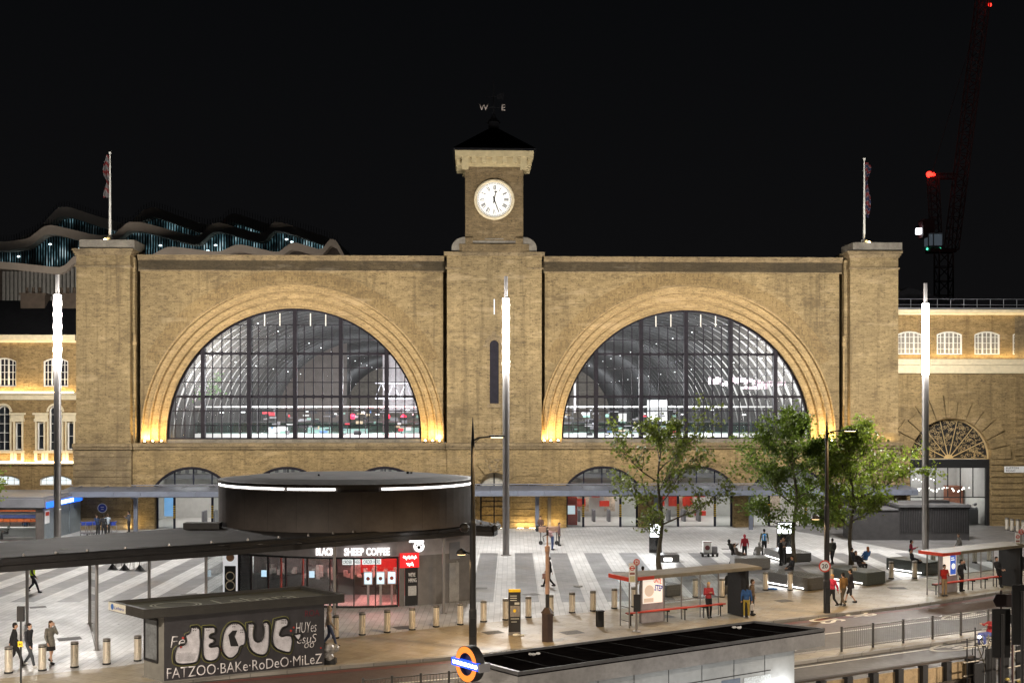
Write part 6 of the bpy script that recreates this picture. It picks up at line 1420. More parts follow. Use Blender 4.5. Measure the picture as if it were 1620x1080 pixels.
# ============================================================ bus shelters
def shelter(o, yaw, lab, poster_c):
    t = thing('bus_shelter', lab, 'bus shelter', o, yaw, 'bus shelters along the kerb'); Ls, H = 7.0, 2.34
    m_ = MB(); m_.prism([(-.5, -1.45), (7.45, -1.45), (7.45, .15), (-.5, .15)], H, H+.16, top_in=.05); obj('roof', m_, M('shelter_roof', (.20, .17, .12), .6, var=.3, scale=2) if 'shelter_roof' not in bpy.data.materials else bpy.data.materials['shelter_roof'], t)
    m_ = MB(); m_.prism([(-.62, -1.5), (-.5, -1.52), (-.5, .2), (-.62, .1)], H-.01, H+.17); m_.box(-.5, .9, -1.50, -1.455, H-.01, H+.15); obj('red_band', m_, m_red, t)
    for x, y in ((0, 0), (.0, -.75), (2.55, 0), (3.6, 0), (4.75, 0), (5.9, 0)): m_ = MB(); m_.lathe([(.035, 0), (.035, H)], 8, (x, y, 0)); obj('post', m_, m_steel, t)
    m_ = MB(); m_.quad((2.58, 0, .3), (5.88, 0, .3), (5.88, 0, 2.2), (2.58, 0, 2.2)); obj('glass_panel', m_, m_glass, t); m_ = MB(); m_.quad((0, 0, .3), (0, -.75, .3), (0, -.75, 2.2), (0, 0, 2.2)); obj('glass_panel', m_, m_glass, t)
    m_ = MB(); m_.tube([(2.58, 0, .95), (5.88, 0, .95)], .02, 6); m_.tube([(0, 0, .95), (0, -.75, .95)], .02, 6); m_.tube([(0, 0, .3), (0, -.75, .3)], .02, 6); obj('rail', m_, m_steel, t)
    m_ = MB(); m_.box(.1, 6.0, -.48, -.24, .60, .66, .02); st = obj('seat', m_, m_red, t); m_ = MB()
    for x in (.4, 2.55, 3.6, 4.75, 5.8): m_.prism([(x-.02, -.45), (x+.02, -.45), (x+.02, .0), (x-.02, .0)], .5, .598); m_.box(x-.02, x+.02, -.3, -.26, 0.0, .5)
    obj('seat_bracket', m_, m_dark, st)
    m_ = MB(); m_.box(1.15, 2.45, -.10, .10, .02, 2.3); ap = obj('advert_case', m_, M('advert_grey', (.36, .33, .34), .5, .1) if 'advert_grey' not in bpy.data.materials else bpy.data.materials['advert_grey'], t)
    m_ = MB(); m_.quad((1.22, -.106, .95), (2.38, -.106, .95), (2.38, -.106, 2.22), (1.22, -.106, 2.22)); obj('lit_poster', m_, EM('lit_poster', (1, .86, .72), .8) if 'lit_poster' not in bpy.data.materials else bpy.data.materials['lit_poster'], ap)
    if poster_c == 0:
        text('poster_lettering', 'UNTIL', EM('poster_red', (.8, .12, .06), .7), ap, (2.08, -.112, 1.88), .24, .48, ext=.002, ry=R(12), bold=.03); text('poster_lettering', 'STEP', EM('poster_blue', (.06, .06, .3), .7), ap, (2.12, -.112, 1.5), .3, .46, ext=.002, ry=R(10), bold=.03)
        m_ = MB(); m_.disc((1.6, 1.55), .28, -.110, 18); m_.box(1.28, 1.85, -.111, -.108, 1.0, 1.2); obj('poster_print', m_, EM('poster_cream', (.75, .55, .4), .7), ap)
    else:
        m_ = MB(); m_.quad((1.85, -.112, 1.0), (2.34, -.112, 1.0), (2.34, -.112, 2.1), (1.85, -.112, 2.1)); obj('poster_print', m_, EM('poster_blue2', (.05, .12, .5), .8), ap); m_ = MB(); m_.disc((2.12, 1.45), .17, -.116, 14); m_.box(1.92, 2.22, -.117, -.113, 1.78, 1.84); m_.box(1.92, 2.18, -.117, -.113, 1.9, 1.95); obj('poster_figure', m_, EM('poster_white', (.9, .9, .85), .9), ap)
    lamp('AREA', 18, (1, .9, .78), (1.8, -.25, 1.6), t, 1.1, 1.2, target=(1.8, -2, 1.3)); lamp('AREA', 22, (1, .85, .65), (4, -.7, H-.03), t, 3.5, .2, target=(4, -.7, 0))
    m_ = MB(); m_.box(6.55, 6.75, -1.3, .1, .03, 2.33); obj('end_panel', m_, m_black, t)
    return t
s1 = G(981.5, 989); shelter(s1, R(29), 'near bus shelter with brown flat roof and cream poster, beside the left tree', 0)
s2 = G(1466.7, 940.7); shelter(s2, R(33), 'far bus shelter with grey roof and blue poster at the right edge', 1)
def stop_flag(px, py, ptop, lab, letter):
    b_ = G(px, py); zt = CAMZ-(ptop-HY)*b_.y/FPX; t = thing('bus_stop_flag', lab, 'bus stop', b_, R(10), 'bus stop flags by the shelters'); m_ = MB(); m_.lathe([(.22, 0), (.2, .05), (.05, .1), (.05, zt-.25)], 10); obj('pole', m_, m_steel, t)
    m_ = MB(); m_.box(-.36, -.06, -.02, .02, zt-1.05, zt-.15); fl_ = obj('flag_panel', m_, m_white, t)
    m_ = MB(); m_.disc((-.21, zt-.38), .115, -.026, 24, .078); m_.box(-.345, -.075, -.03, -.027, zt-.405, zt-.355); obj('roundel', m_, m_red, fl_); m_ = MB(); m_.box(-.33, -.09, -.026, -.022, zt-.68, zt-.58); obj('line_panel', m_, M('line_panel', (.3, .12, .1), .6), fl_); m_ = MB(); m_.box(-.33, -.09, -.026, -.022, zt-1.0, zt-.74); obj('route_panel', m_, M('route_panel', (.55, .5, .3), .6, var=.3, scale=20), fl_)
    m_ = MB(); m_.disc((0, zt-.1), .15, -.055, 24); m_.disc((0, zt-.1), .15, -.055, 24, .149, th=.05); ds = obj('letter_disc', m_, m_red, t); m_ = MB(); m_.disc((0, zt-.1), .115, -.058, 24, .105); obj('disc_ring', m_, m_white, ds)
    text('stop_letter', letter, m_white, ds, (0, -.06, zt-.18), .16, ext=.003, bold=.03)
    m_ = MB(); m_.box(-.16, .16, -.09, -.052, .95, 1.75); obj('timetable_case', m_, m_dark, t)
stop_flag(1007, 999, 885, 'bus stop flag with red letter D disc by the near bus shelter', 'D'); stop_flag(1615, 928, 838, 'bus stop flag by the far bus shelter at the right edge', 'E')

# map sign, old column, cabinet, lit advert totems, cart
b_ = G(814, 1004); t = thing('map_sign', 'tall dark wayfinding map sign with a yellow top on the pavement', 'map sign', b_, R(4)); m_ = MB(); m_.box(-.27, .27, -.05, .05, .02, 1.97); obj('slab', m_, m_dark, t); m_ = MB(); m_.box(-.27, .27, -.055, .055, 1.971, 2.1); obj('top', m_, m_yellow, t)
m_ = MB(); m_.box(-.28, -.272, -.06, .06, 0, 2.1); m_.box(.272, .28, -.06, .06, 0, 2.1); m_.box(-.28, .28, -.06, .06, 0, .15); obj('frame', m_, m_steel, t)
m_ = MB(); m_.quad((-.2, -.056, .85), (.24, -.056, .85), (.24, -.056, 1.35), (-.2, -.056, 1.35)); mp = obj('map', m_, M('map_print', (.22, .2, .18), .5, var=.5, scale=9), t); m_ = MB(); m_.ball((.0, -.058, 1.12), (.07, .005, .08), 8, 5); obj('map_spot', m_, m_yellow, mp)
m_ = MB()
for z in (1.78, 1.68, 1.58): m_.box(-.2, .1, -.056, -.052, z, z+.035)
m_.box(.0, .22, -.056, -.052, 1.4, 1.5); m_.box(-.18, .2, -.056, -.052, .74, .77); m_.box(-.15, .1, -.056, -.052, .6, .63); obj('print_line', m_, M('pale_text', (.45, .45, .42), .6), t)
b_ = G(866, 1013.5); t = thing('old_column', 'old brown iron column on a tall dark box plinth with a bracket on top', 'column', b_); m_ = MB(); m_.prism([(-.24, -.2), (.0, -.3), (.24, -.2), (.24, .2), (-.24, .2)], 0, 1.25); m_.lathe([(.3, 1.251), (.12, 1.5)], 6); obj('plinth', m_, M('brown_iron', (.055, .035, .028), .5, .2, var=.3), t)
m_ = MB(); m_.lathe([(.085, 1.5), (.085, 2.1)], 10); obj('lower_shaft', m_, m_dark, t); m_ = MB(); m_.lathe([(.1, 2.1), (.085, 3.9), (.11, 4.0), (.11, 4.2), (.04, 4.25), (.035, 4.9)], 10); obj('shaft', m_, M('pinkish_paint', (.42, .27, .2), .6, var=.2), t)
m_ = MB(); m_.tube([(0, 0, 4.75), (-.2, 0, 4.65), (-.15, 0, 4.4)], .02, 5); m_.box(-.05, .05, -.05, .05, 4.7, 4.95); obj('bracket', m_, m_dark, t)
b_ = G(949, 990.5); t = thing('utility_cabinet', 'small black cabinet standing alone left of the near bus shelter', 'cabinet', b_, R(20)); m_ = MB(); m_.box(-.16, .16, -.13, .13, 0, .72, .015); obj('body', m_, m_black, t); m_ = MB(); m_.box(-.18, .18, -.15, .15, .721, .77); obj('lid', m_, m_dark, t)
def totem(px, py, lab, w_, h_, z0, z1):
    b_ = G(px, py); t = thing('advert_totem', lab, 'advert screen', b_, R(-6), 'lit advert totems on the square'); m_ = MB(); m_.box(-w_, w_, -.1, .1, .02, h_, .02); obj('case', m_, m_dark, t); m_ = MB(); m_.quad((-w_+.07, -.104, z0), (w_-.07, -.104, z0), (w_-.07, -.104, z1), (-w_+.07, -.104, z1)); obj('screen', m_, EM('advert_screen', (.92, .97, 1), 5.0) if 'advert_screen' not in bpy.data.materials else bpy.data.materials['advert_screen'], t); lamp('AREA', 60, (.9, .96, 1), (0, -.2, (z0+z1)/2), t, w_*1.7, z1-z0, target=(0, -3, (z0+z1)/2-.5))
    m_ = MB(); m_.box(-w_+.07, w_-.07, -.105, -.101, .25, z0-.08); obj('lower_panel', m_, m_glass_dark, t)
totem(1037, 874, 'lit advert totem glowing white behind the left tree', .45, 2.45, 1.15, 2.05); totem(1241, 868, 'lit advert totem glowing white below the middle tree', .55, 2.0, 1.15, 1.9)
b_ = G(1122, 879.5); t = thing('luggage_cart', 'small trolley cart carrying a white box and a grey crate on the plaza', 'cart', b_); m_ = MB(); m_.box(-.6, .6, -.35, .35, .18, .25); obj('tray', m_, m_black, t)
m_ = MB(); m_.box(-.45, .12, -.25, .25, .251, 1.05, .02); bx_ = obj('box', m_, m_white, t); m_ = MB(); m_.disc((-.16, .62), .17, -.255, 14); m_.box(-.45, .12, -.256, -.252, .98, 1.03); obj('print', m_, M('red_grey_print', (.2, .06, .06), .6), bx_); m_ = MB(); m_.box(.2, .55, -.2, .2, .251, .7, .03); obj('crate', m_, m_grey, t)
for x in (-.5, -.1, .2, .5): m_ = MB(); m_.M = Matrix.Translation((x, -.3, .09)) @ Matrix.Rotation(R(90), 4, 'X'); m_.lathe([(.09, -.02), (.09, .02)], 12); obj('wheel', m_, m_black, t)

# granite seats
def seat(p, w_, d_, h_, yaw, lab, led=None, mat=None, z0=0.0):
    t = thing('granite_seat', lab, 'stone seat', p, yaw, 'granite seating blocks on the square'); m_ = MB(); m_.box(0, w_, 0, d_, max(z0, .05), h_, .03); obj('block', m_, mat or m_granite, t)
    m_ = MB(); m_.box(.08, w_-.08, .08, d_-.08, .0, .049); obj('plinth', m_, m_black, t)
    if led == 'left': m_ = MB(); m_.box(-.02, -.004, .3, d_-.2, .1, .16); obj('light_strip', m_, m_white_led, t); lamp('AREA', 16, (1, .97, .93), (-.06, d_/2, .25), t, d_*.7, .15, target=(-1, d_/2, -.2))
    if led == 'front': m_ = MB(); m_.box(.3, w_-.5, -.02, -.004, .1, .3); obj('light_strip', m_, m_white_led, t); lamp('AREA', 12, (1, .97, .93), (w_/2, -.08, .28), t, w_*.6, .15, target=(w_/2, -1, -.2))
    return t
seat(G(1278, 935), 1.65, 3.5, .76, R(33), 'granite seat block with a seated man left of the speed sign post', 'left')
seat(G(1371, 926.7), 1.65, 3.3, .76, R(33), 'granite seat block with three people sitting on its far end', 'left', m_granite2)
seat(G(1464, 910), 1.6, 3.0, .78, R(33), 'granite seat block left of the far bus shelter', 'left', m_granite2)
seat(G(1162, 900), 2.3, 1.6, .72, R(0), 'low round-ended granite seat by the hooded people', None, M('pale_granite', (.20, .20, .20), .4, var=.3, scale=14))
seat(G(1240, 889.5), 2.0, 3.2, .62, R(12), 'flat granite bench beside the middle tree trunk', 'left')
seat(G(1043, 889), 1.35, 1.2, .5, R(0), 'granite bench with a lit front below the left tree', 'front')
seat(G(1055, 944), 1.1, 2.0, .62, R(33), 'granite seat block seen through the near shelter glass', None)

# vent building
b_ = G(1533.8, 854); bw = 9.0; t = thing('vent_building', 'low dark ribbed vent building in front of the right gateway', 'vent building', b_, R(0)); m_ = MB(); m_.box(-5.4, 0, .06, 4.2, .0, 2.55); m_.box(-bw, -5.41, .06, 3, 0, 2.3); obj('wall', m_, M('vent_cladding', (.045, .043, .044), .6, var=.3), t)
m_ = MB(); k = -5.35
while k < -.05: m_.box(k, k+.075, -.02, .058, .62, 2.45); k += .185
m_.box(-5.41, .05, -.03, .059, 2.451, 2.551); obj('rib', m_, m_dark, t)
m_ = MB(); m_.prism([(-5.5, -.1), (.1, -.1), (-.7, 4.3), (-5.5, 4.3)], 2.56, 2.75); m_.box(-bw-.05, -5.51, -.02, 3.1, 2.31, 2.4); rf_ = obj('roof', m_, M('vent_roof', (.11, .11, .115), .6, var=.3), t); m_ = MB(); m_.box(-2.6, -1.0, 1.5, 2.5, 2.751, 2.95); obj('roof_hatch', m_, m_dark, rf_)

# glass booth on the left with a blue light box
b_ = Vector((-36.1, 92.4, 0)); t = thing('glass_booth', 'grey glazed station booth at the left edge with a glowing blue sign', 'booth', b_); m_ = MB(); m_.box(-14, .25, -.35, 8.2, 2.62, 3.25); m_.box(-14, .0, .0, 8, 3.251, 3.4); obj('roof', m_, m_grey, t)
m_ = MB()
for x in (-14, -9.4, -4.6, -.55): m_.box(x, x+.09 if x > -.6 else x+.05, -.02, .1, .05, 2.61)
m_.box(-.5, 0, -.03, .3, .0, 2.615); m_.box(-14, -.51, -.025, .1, 2.4, 2.615); m_.box(-14, -.51, -.02, .1, 0, .15); fr_ = obj('frame', m_, m_charcoal, t)
m_ = MB(); m_.quad((-14, .03, .15), (-.5, .03, .15), (-.5, .03, 2.4), (-14, .03, 2.4)); obj('pane', m_, m_glass, fr_)
m_ = MB(); m_.box(-.06, 0, .31, 8, .0, 2.6); m_.box(0.001, .05, 5.5, 8, .0, 2.6); obj('side_wall', m_, M('blue_grey_wall', (.17, .2, .22), .4, var=.2), t)
m_ = MB(); m_.box(.26, .32, .0, 7.6, 2.55, 3.0); bs = obj('blue_light_box', m_, EM('blue_box', (.02, .16, 1), 1.7), t); m_ = MB(); m_.box(.321, .33, 1.4, 5.6, 2.64, 2.92); obj('white_lettering', m_, EM('sign_white2', (.85, .95, 1), 3), bs)
m_ = MB(); m_.box(.002, .02, .4, 1.3, 1.3, 2.3); ps = obj('poster', m_, m_white, t); m_ = MB(); m_.box(.021, .024, .5, 1.2, 1.9, 2.2); obj('poster_print', m_, m_red, ps)
m_ = MB(); m_.box(-14, -.6, 3.6, 3.7, 0, 2.6); obj('back_wall', m_, m_tile, t)
m_ = MB(); random.seed(31)
for k in range(9): x = -5.4+k*.55; m_.box(x, x+.5, 3.0, 3.5, 1.2+.0*k, 1.45); m_.box(x, x+.5, 3.0, 3.5, 2.05, 2.4)
m_.box(-5.5, -5.4, 2.9, 3.5, .2, 2.5); obj('orange_shelf', m_, M('orange_stock', (.65, .14, .03), .5, var=.5, scale=4), t)
m_ = MB(); m_.box(-5.35, -.7, 3.0, 3.5, 1.5, 1.75); m_.box(-9, -5.6, 3.1, 3.5, .3, 2.3); obj('blue_shelf', m_, M('blue_stock', (.06, .08, .22), .5, var=.6, scale=3), t)
m_ = MB(); m_.box(-9, -.7, 1.6, 2.2, .15, .85); m_.box(-9, -.7, 1.5, 2.3, .851, .9); obj('counter', m_, m_white, t); lamp('AREA', 190, (1, .96, .9), (-6, 1.8, 2.55), t, 9, 2, target=(-6, 1.8, 0))

# luggage trolleys against the pier
tl = [(133, 846), (142, 846), (150, 845.5), (172, 846), (180, 846)]
def mk_trolley(p, lab):
    t = thing('luggage_trolley', lab, 'luggage trolley', p, R(20), 'luggage trolleys by the left pier'); m_ = MB()
    for s_ in (-.28, .28): m_.tube([(s_, -.5, .18), (s_, .35, .2), (s_*.9, .5, 1.0)], .025, 6)
    for y in (-.45, -.1, .25): m_.tube([(-.28, y, .19), (.28, y, .19)], .018, 5)
    for z in (.45, .7): m_.tube([(-.27, .42, z), (.27, .42, z)], .015, 5)
    obj('frame', m_, m_steel, t); m_ = MB(); m_.tube([(-.3, .5, 1.0), (.3, .5, 1.0)], .04, 6); m_.box(-.2, .2, .44, .48, .75, .98); obj('handle', m_, m_blue, t)
    for x, y in ((-.26, -.4), (.26, -.4), (0, .4)): m_ = MB(); m_.M = Matrix.Translation((x, y, .08)) @ Matrix.Rotation(R(90), 4, 'Y'); m_.lathe([(.08, -.02), (.08, .02)], 10); obj('wheel', m_, m_black, t)
    return t
tr = mk_trolley(G(*tl[0]), 'luggage trolley with blue handle, nearest the glass booth')
for p, lb in zip(tl[1:], ['luggage trolley with blue handle, second from the glass booth', 'luggage trolley with blue handle, just left of the dark-jacketed pair', 'luggage trolley with blue handle, just right of the dark-jacketed pair', 'luggage trolley with blue handle, farthest from the glass booth']): dup(tr, G(*p), R(25), lb)
# cafe tables and wire chairs seen under the long canopy
def cafe_table(p, lab):
    t = thing('cafe_table', lab, 'table', p, 0, 'cafe tables under the canopy'); m_ = MB(); m_.lathe([(.34, 0), (.3, .03), (.05, .35), (.04, .4)], 14); obj('base', m_, m_black, t); m_ = MB(); m_.lathe([(.04, .4), (.04, .72)], 8); obj('stem', m_, m_steel, t); m_ = MB(); m_.lathe([(.35, .721), (.35, .745)], 20); obj('top', m_, m_white, t); return t
tb = cafe_table(G(178, 900), 'white cafe table on a black cone base, leftmost beyond the long canopy'); dup(tb, G(197, 901), 0, 'white cafe table on a black cone base, middle one beyond the long canopy'); dup(tb, G(221, 902), 0, 'white cafe table on a black cone base, rightmost beyond the long canopy')
def wire_chair(p, yaw, lab):
    t = thing('wire_chair', lab, 'chair', p, yaw, 'wire cafe chairs beyond the canopy'); m_ = MB()
    for k in range(5): m_.tube([(-.2+.1*k, -.2, .45), (-.2+.1*k, .2, .44), (-.18+.09*k, .26, .85)], .01, 4)
    for z, y in ((.45, -.2), (.44, .2), (.85, .26)): m_.tube([(-.2, y, z), (.2, y, z)], .014, 5)
    obj('seat_shell', m_, m_white, t)
    for x in (-.2, .2):
        for y in (-.2, .2): m_ = MB(); m_.tube([(x*.8, y*.8, .44), (x, y, 0)], .013, 5); obj('leg', m_, m_steel, t)
    return t
wc_ = wire_chair(G(188, 899), .4, 'white wire chair left of the middle cafe table'); dup(wc_, G(204, 898), 2.2, 'white wire chair just right of the middle cafe table'); dup(wc_, G(212, 899), 1.2, 'white wire chair left of the rightmost cafe table'); dup(wc_, G(230, 900), 3.0, 'white wire chair right of the rightmost cafe table')
# drain and service covers let into the paving
m_ = MB()
for px, py, w_ in ((640, 992, .5), (780, 1000, .45), (905, 1000, .5), (1050, 975, .5), (1240, 950, .45), (1150, 868, .4), (980, 905, .4), (840, 940, .45), (760, 930, .4), (300, 940, .45), (110, 1010, .5), (60, 960, .4), (1420, 930, .5)):
    q = G(px, py); a = R(28) if py > 935 else 0; c_, s_ = math.cos(a)*w_, math.sin(a)*w_; m_.quad(*[(q.x+i*c_-j*s_, q.y+i*s_+j*c_, .0075) for i, j in ((-1, -.8), (1, -.8), (1, .8), (-1, .8))])
tag(obj('service_cover', m_, M('iron_cover', (.12, .115, .11), .75, 0, var=.4, scale=12)), kind='structure')
m_ = MB(); rnd = random.Random(77)
for _ in range(420):
    px = rnd.uniform(20, 1600); py = rnd.uniform(850, 1045); q = G(px, py); r_ = rnd.uniform(.02, .06)
    if (q.y < 47+.45*(q.x+12)) or (-16 < q.x < 0 and 58 < q.y < 70): continue
    m_.quad(*[(q.x+r_*math.cos(t), q.y+r_*math.sin(t), .0085) for t in (0, 1.57, 3.14, 4.71)])
tag(obj('gum_spots', m_, M('gum', (.16, .155, .15), .8, var=.6, scale=.7)), kind='structure')
# litter
for px, py, c_, lab in ((1221, 932, (.02, .15, .5), 'flat blue plastic bag lying by a bollard'), (915, 928, (.4, .4, .4), 'scrap of grey litter on the plaza right of the old column'), (820, 1005, (.7, .7, .66), 'scrap of white paper by the foot of the map sign')):
    m_ = MB(); random.seed(px)
    for k in range(5): m_.ball((random.uniform(-.2, .2), random.uniform(-.1, .1), .045), (random.uniform(.08, .2), .08, .045), 7, 5)
    tag(obj('litter', m_, fab(c_), loc=G(px, py)), lab, 'litter')
# ============================================================ trees
def leaf_mat(name, a, b_):
    m, nt, b = newmat(name); v = coords(nt); n1 = noise_tex(nt, v, 1.1, 3); n2 = noise_tex(nt, v, 9, 2)
    c = mix(nt, .5, ramp(nt, n1, [(.35, a), (.65, b_)]), ramp(nt, n2, [(.35, [x*.6 for x in a]), (.65, [x*1.3 for x in b_])]))
    nt.links.new(c, b.inputs['Base Color']); b.inputs['Roughness'].default_value = .5
    t = N(nt, 'ShaderNodeBsdfTranslucent'); nt.links.new(mix(nt, 1.0, c, (1.3, 1.5, .7), 'MULTIPLY'), t.inputs[0])
    mx = N(nt, 'ShaderNodeMixShader'); mx.inputs[0].default_value = .45; nt.links.new(b.outputs[0], mx.inputs[1]); nt.links.new(t.outputs[0], mx.inputs[2])
    nt.links.new(mx.outputs[0], nt.nodes['Material Output'].inputs[0]); return m
def tree(base, H, wl_, wr, z0, lab, mat, dens, seed, nlimb=16, leaf=.2):
    rnd = random.Random(seed); t = thing('plane_tree', lab, 'tree', base, 0, 'plane trees on the square'); wd = MB(); lv = MB()
    npt = 12; tr = [Vector((.12*math.sin(k*.9+seed), .1*math.cos(k*.7), H*.97*k/npt)) for k in range(npt+1)]; tr[0] = Vector((0, 0, 0))
    r0 = .015*H+.02; wd.tube(tr, [r0*(1-.88*k/npt)*(1.25 if k == 0 else 1) for k in range(npt+1)], 8)
    def leaves(c, n, sp):
        for _ in range(n):
            p = c+Vector((rnd.gauss(0, sp), rnd.gauss(0, sp), rnd.gauss(0, sp*.7))); s = leaf*rnd.uniform(.55, 1.25)
            d = Vector((rnd.gauss(0, 1), rnd.gauss(0, 1), rnd.gauss(-.3, .7))).normalized(); q = d.cross(Vector((rnd.gauss(0, 1), rnd.gauss(0, 1), rnd.gauss(0, 1)))).normalized(); n_ = d.cross(q)
            a, b2, c2, e = p, p+d*s*.45+q*s*.55, p+d*s*1.05+n_*s*.12, p+d*s*.45-q*s*.55
            f2 = p+d*s*.8+q*s*.28; g2 = p+d*s*.8-q*s*.28
            lv.quad(a, b2, c2); lv.quad(a, c2, e)
    def branch(p, d, L, r, lvl):
        n = 6; pts = [p]; d = d.normalized()
        for k in range(n):
            d = (d+Vector((rnd.gauss(0, .14), rnd.gauss(0, .14), rnd.gauss(.06 if lvl < 2 else -.02, .1)))).normalized(); pts.append(pts[-1]+d*L/n)
        wd.tube(pts, [r*(1-.75*k/n) for k in range(n+1)], 6 if lvl < 2 else 4, cap=False)
        if lvl >= 2:
            for q in pts[2:]:
                if rnd.random() < .85: leaves(q, dens, .21)
            return
        for k in range(1, n+1):
            for _ in range(2 if lvl == 0 else 1+(k % 2)):
                if lvl == 0 and k < 2: continue
                dd = (d*.7+Vector((rnd.gauss(0, .75), rnd.gauss(0, .75), rnd.gauss(.15, .45)))).normalized()
                branch(pts[k], dd, L*rnd.uniform(.3, .5)*(1.0 if lvl == 0 else .9), r*(1-.75*k/n)*.55+.006, lvl+1)
    for k in range(nlimb):
        f = (k+.5)/nlimb; z = z0+.1+(H*.93-z0)*f; az = k*2.4+seed; sx_ = wl_ if math.cos(az) < 0 else wr
        prof = (math.sin(math.pi*min(1, (f+.22)/1.25)**.85))**.8; L = prof*((sx_ if abs(math.cos(az)) > .3 else (wl_+wr)/2))*rnd.uniform(.70, 1.0)*.95
        i = min(npt-1, int(z/(H*.97)*npt)); p = tr[i].lerp(tr[i+1], z/(H*.97)*npt-i); up = .15+.9*f
        branch(p, Vector((math.cos(az), math.sin(az)*.9, up)), max(.6, L), r0*.42*(1-f*.55), 0)
    leaves(tr[-1], dens*6, .22)
    obj('trunk', wd, m_bark, t); obj('crown', lv, mat, t, recalc=False); return t
tree(G(1044, 905), 9.2, 4.6, 5.6, 1.9, 'sparse young plane tree with open crown behind the near bus shelter', leaf_mat('leaf_dark', (.075, .09, .028), (.15, .165, .05)), 1, 4, 10, .19)
tree(G(1257, 889), 9.6, 4.7, 4.0, 1.9, 'dense dark green plane tree above the granite seats, middle tree', leaf_mat('leaf_mid', (.07, .10, .026), (.15, .19, .045)), 3, 9, 14, .165)
tree(G(1347, 893), 8.9, 3.0, 5.6, 2.1, 'bright yellow-green plane tree nearest the far bus shelter', leaf_mat('leaf_bright', (.12, .155, .032), (.25, .29, .06)), 2, 15, 14, .17)
# a tuft of green seen at the far left edge
t = thing('potted_shrub', 'small green shrub at the left frame edge above the glass booth roof', 'shrub', G(-6, 862)); m_ = MB(); rnd = random.Random(3)
for k in range(260):
    p = Vector((rnd.gauss(0, .35), rnd.gauss(0, .35), 4.6+rnd.gauss(0, .5))); d = Vector((rnd.gauss(0, 1), rnd.gauss(0, 1), rnd.gauss(0, 1))).normalized(); q = d.orthogonal().normalized(); m_.quad(p, p+d*.1+q*.1, p+d*.22, p+d*.1-q*.1)
obj('crown', m_, bpy.data.materials['leaf_bright'], t, recalc=False); m_ = MB(); m_.tube([(0, 0, 0), (.05, 0, 4.6)], [.05, .03], 6); obj('stem', m_, m_bark, t)

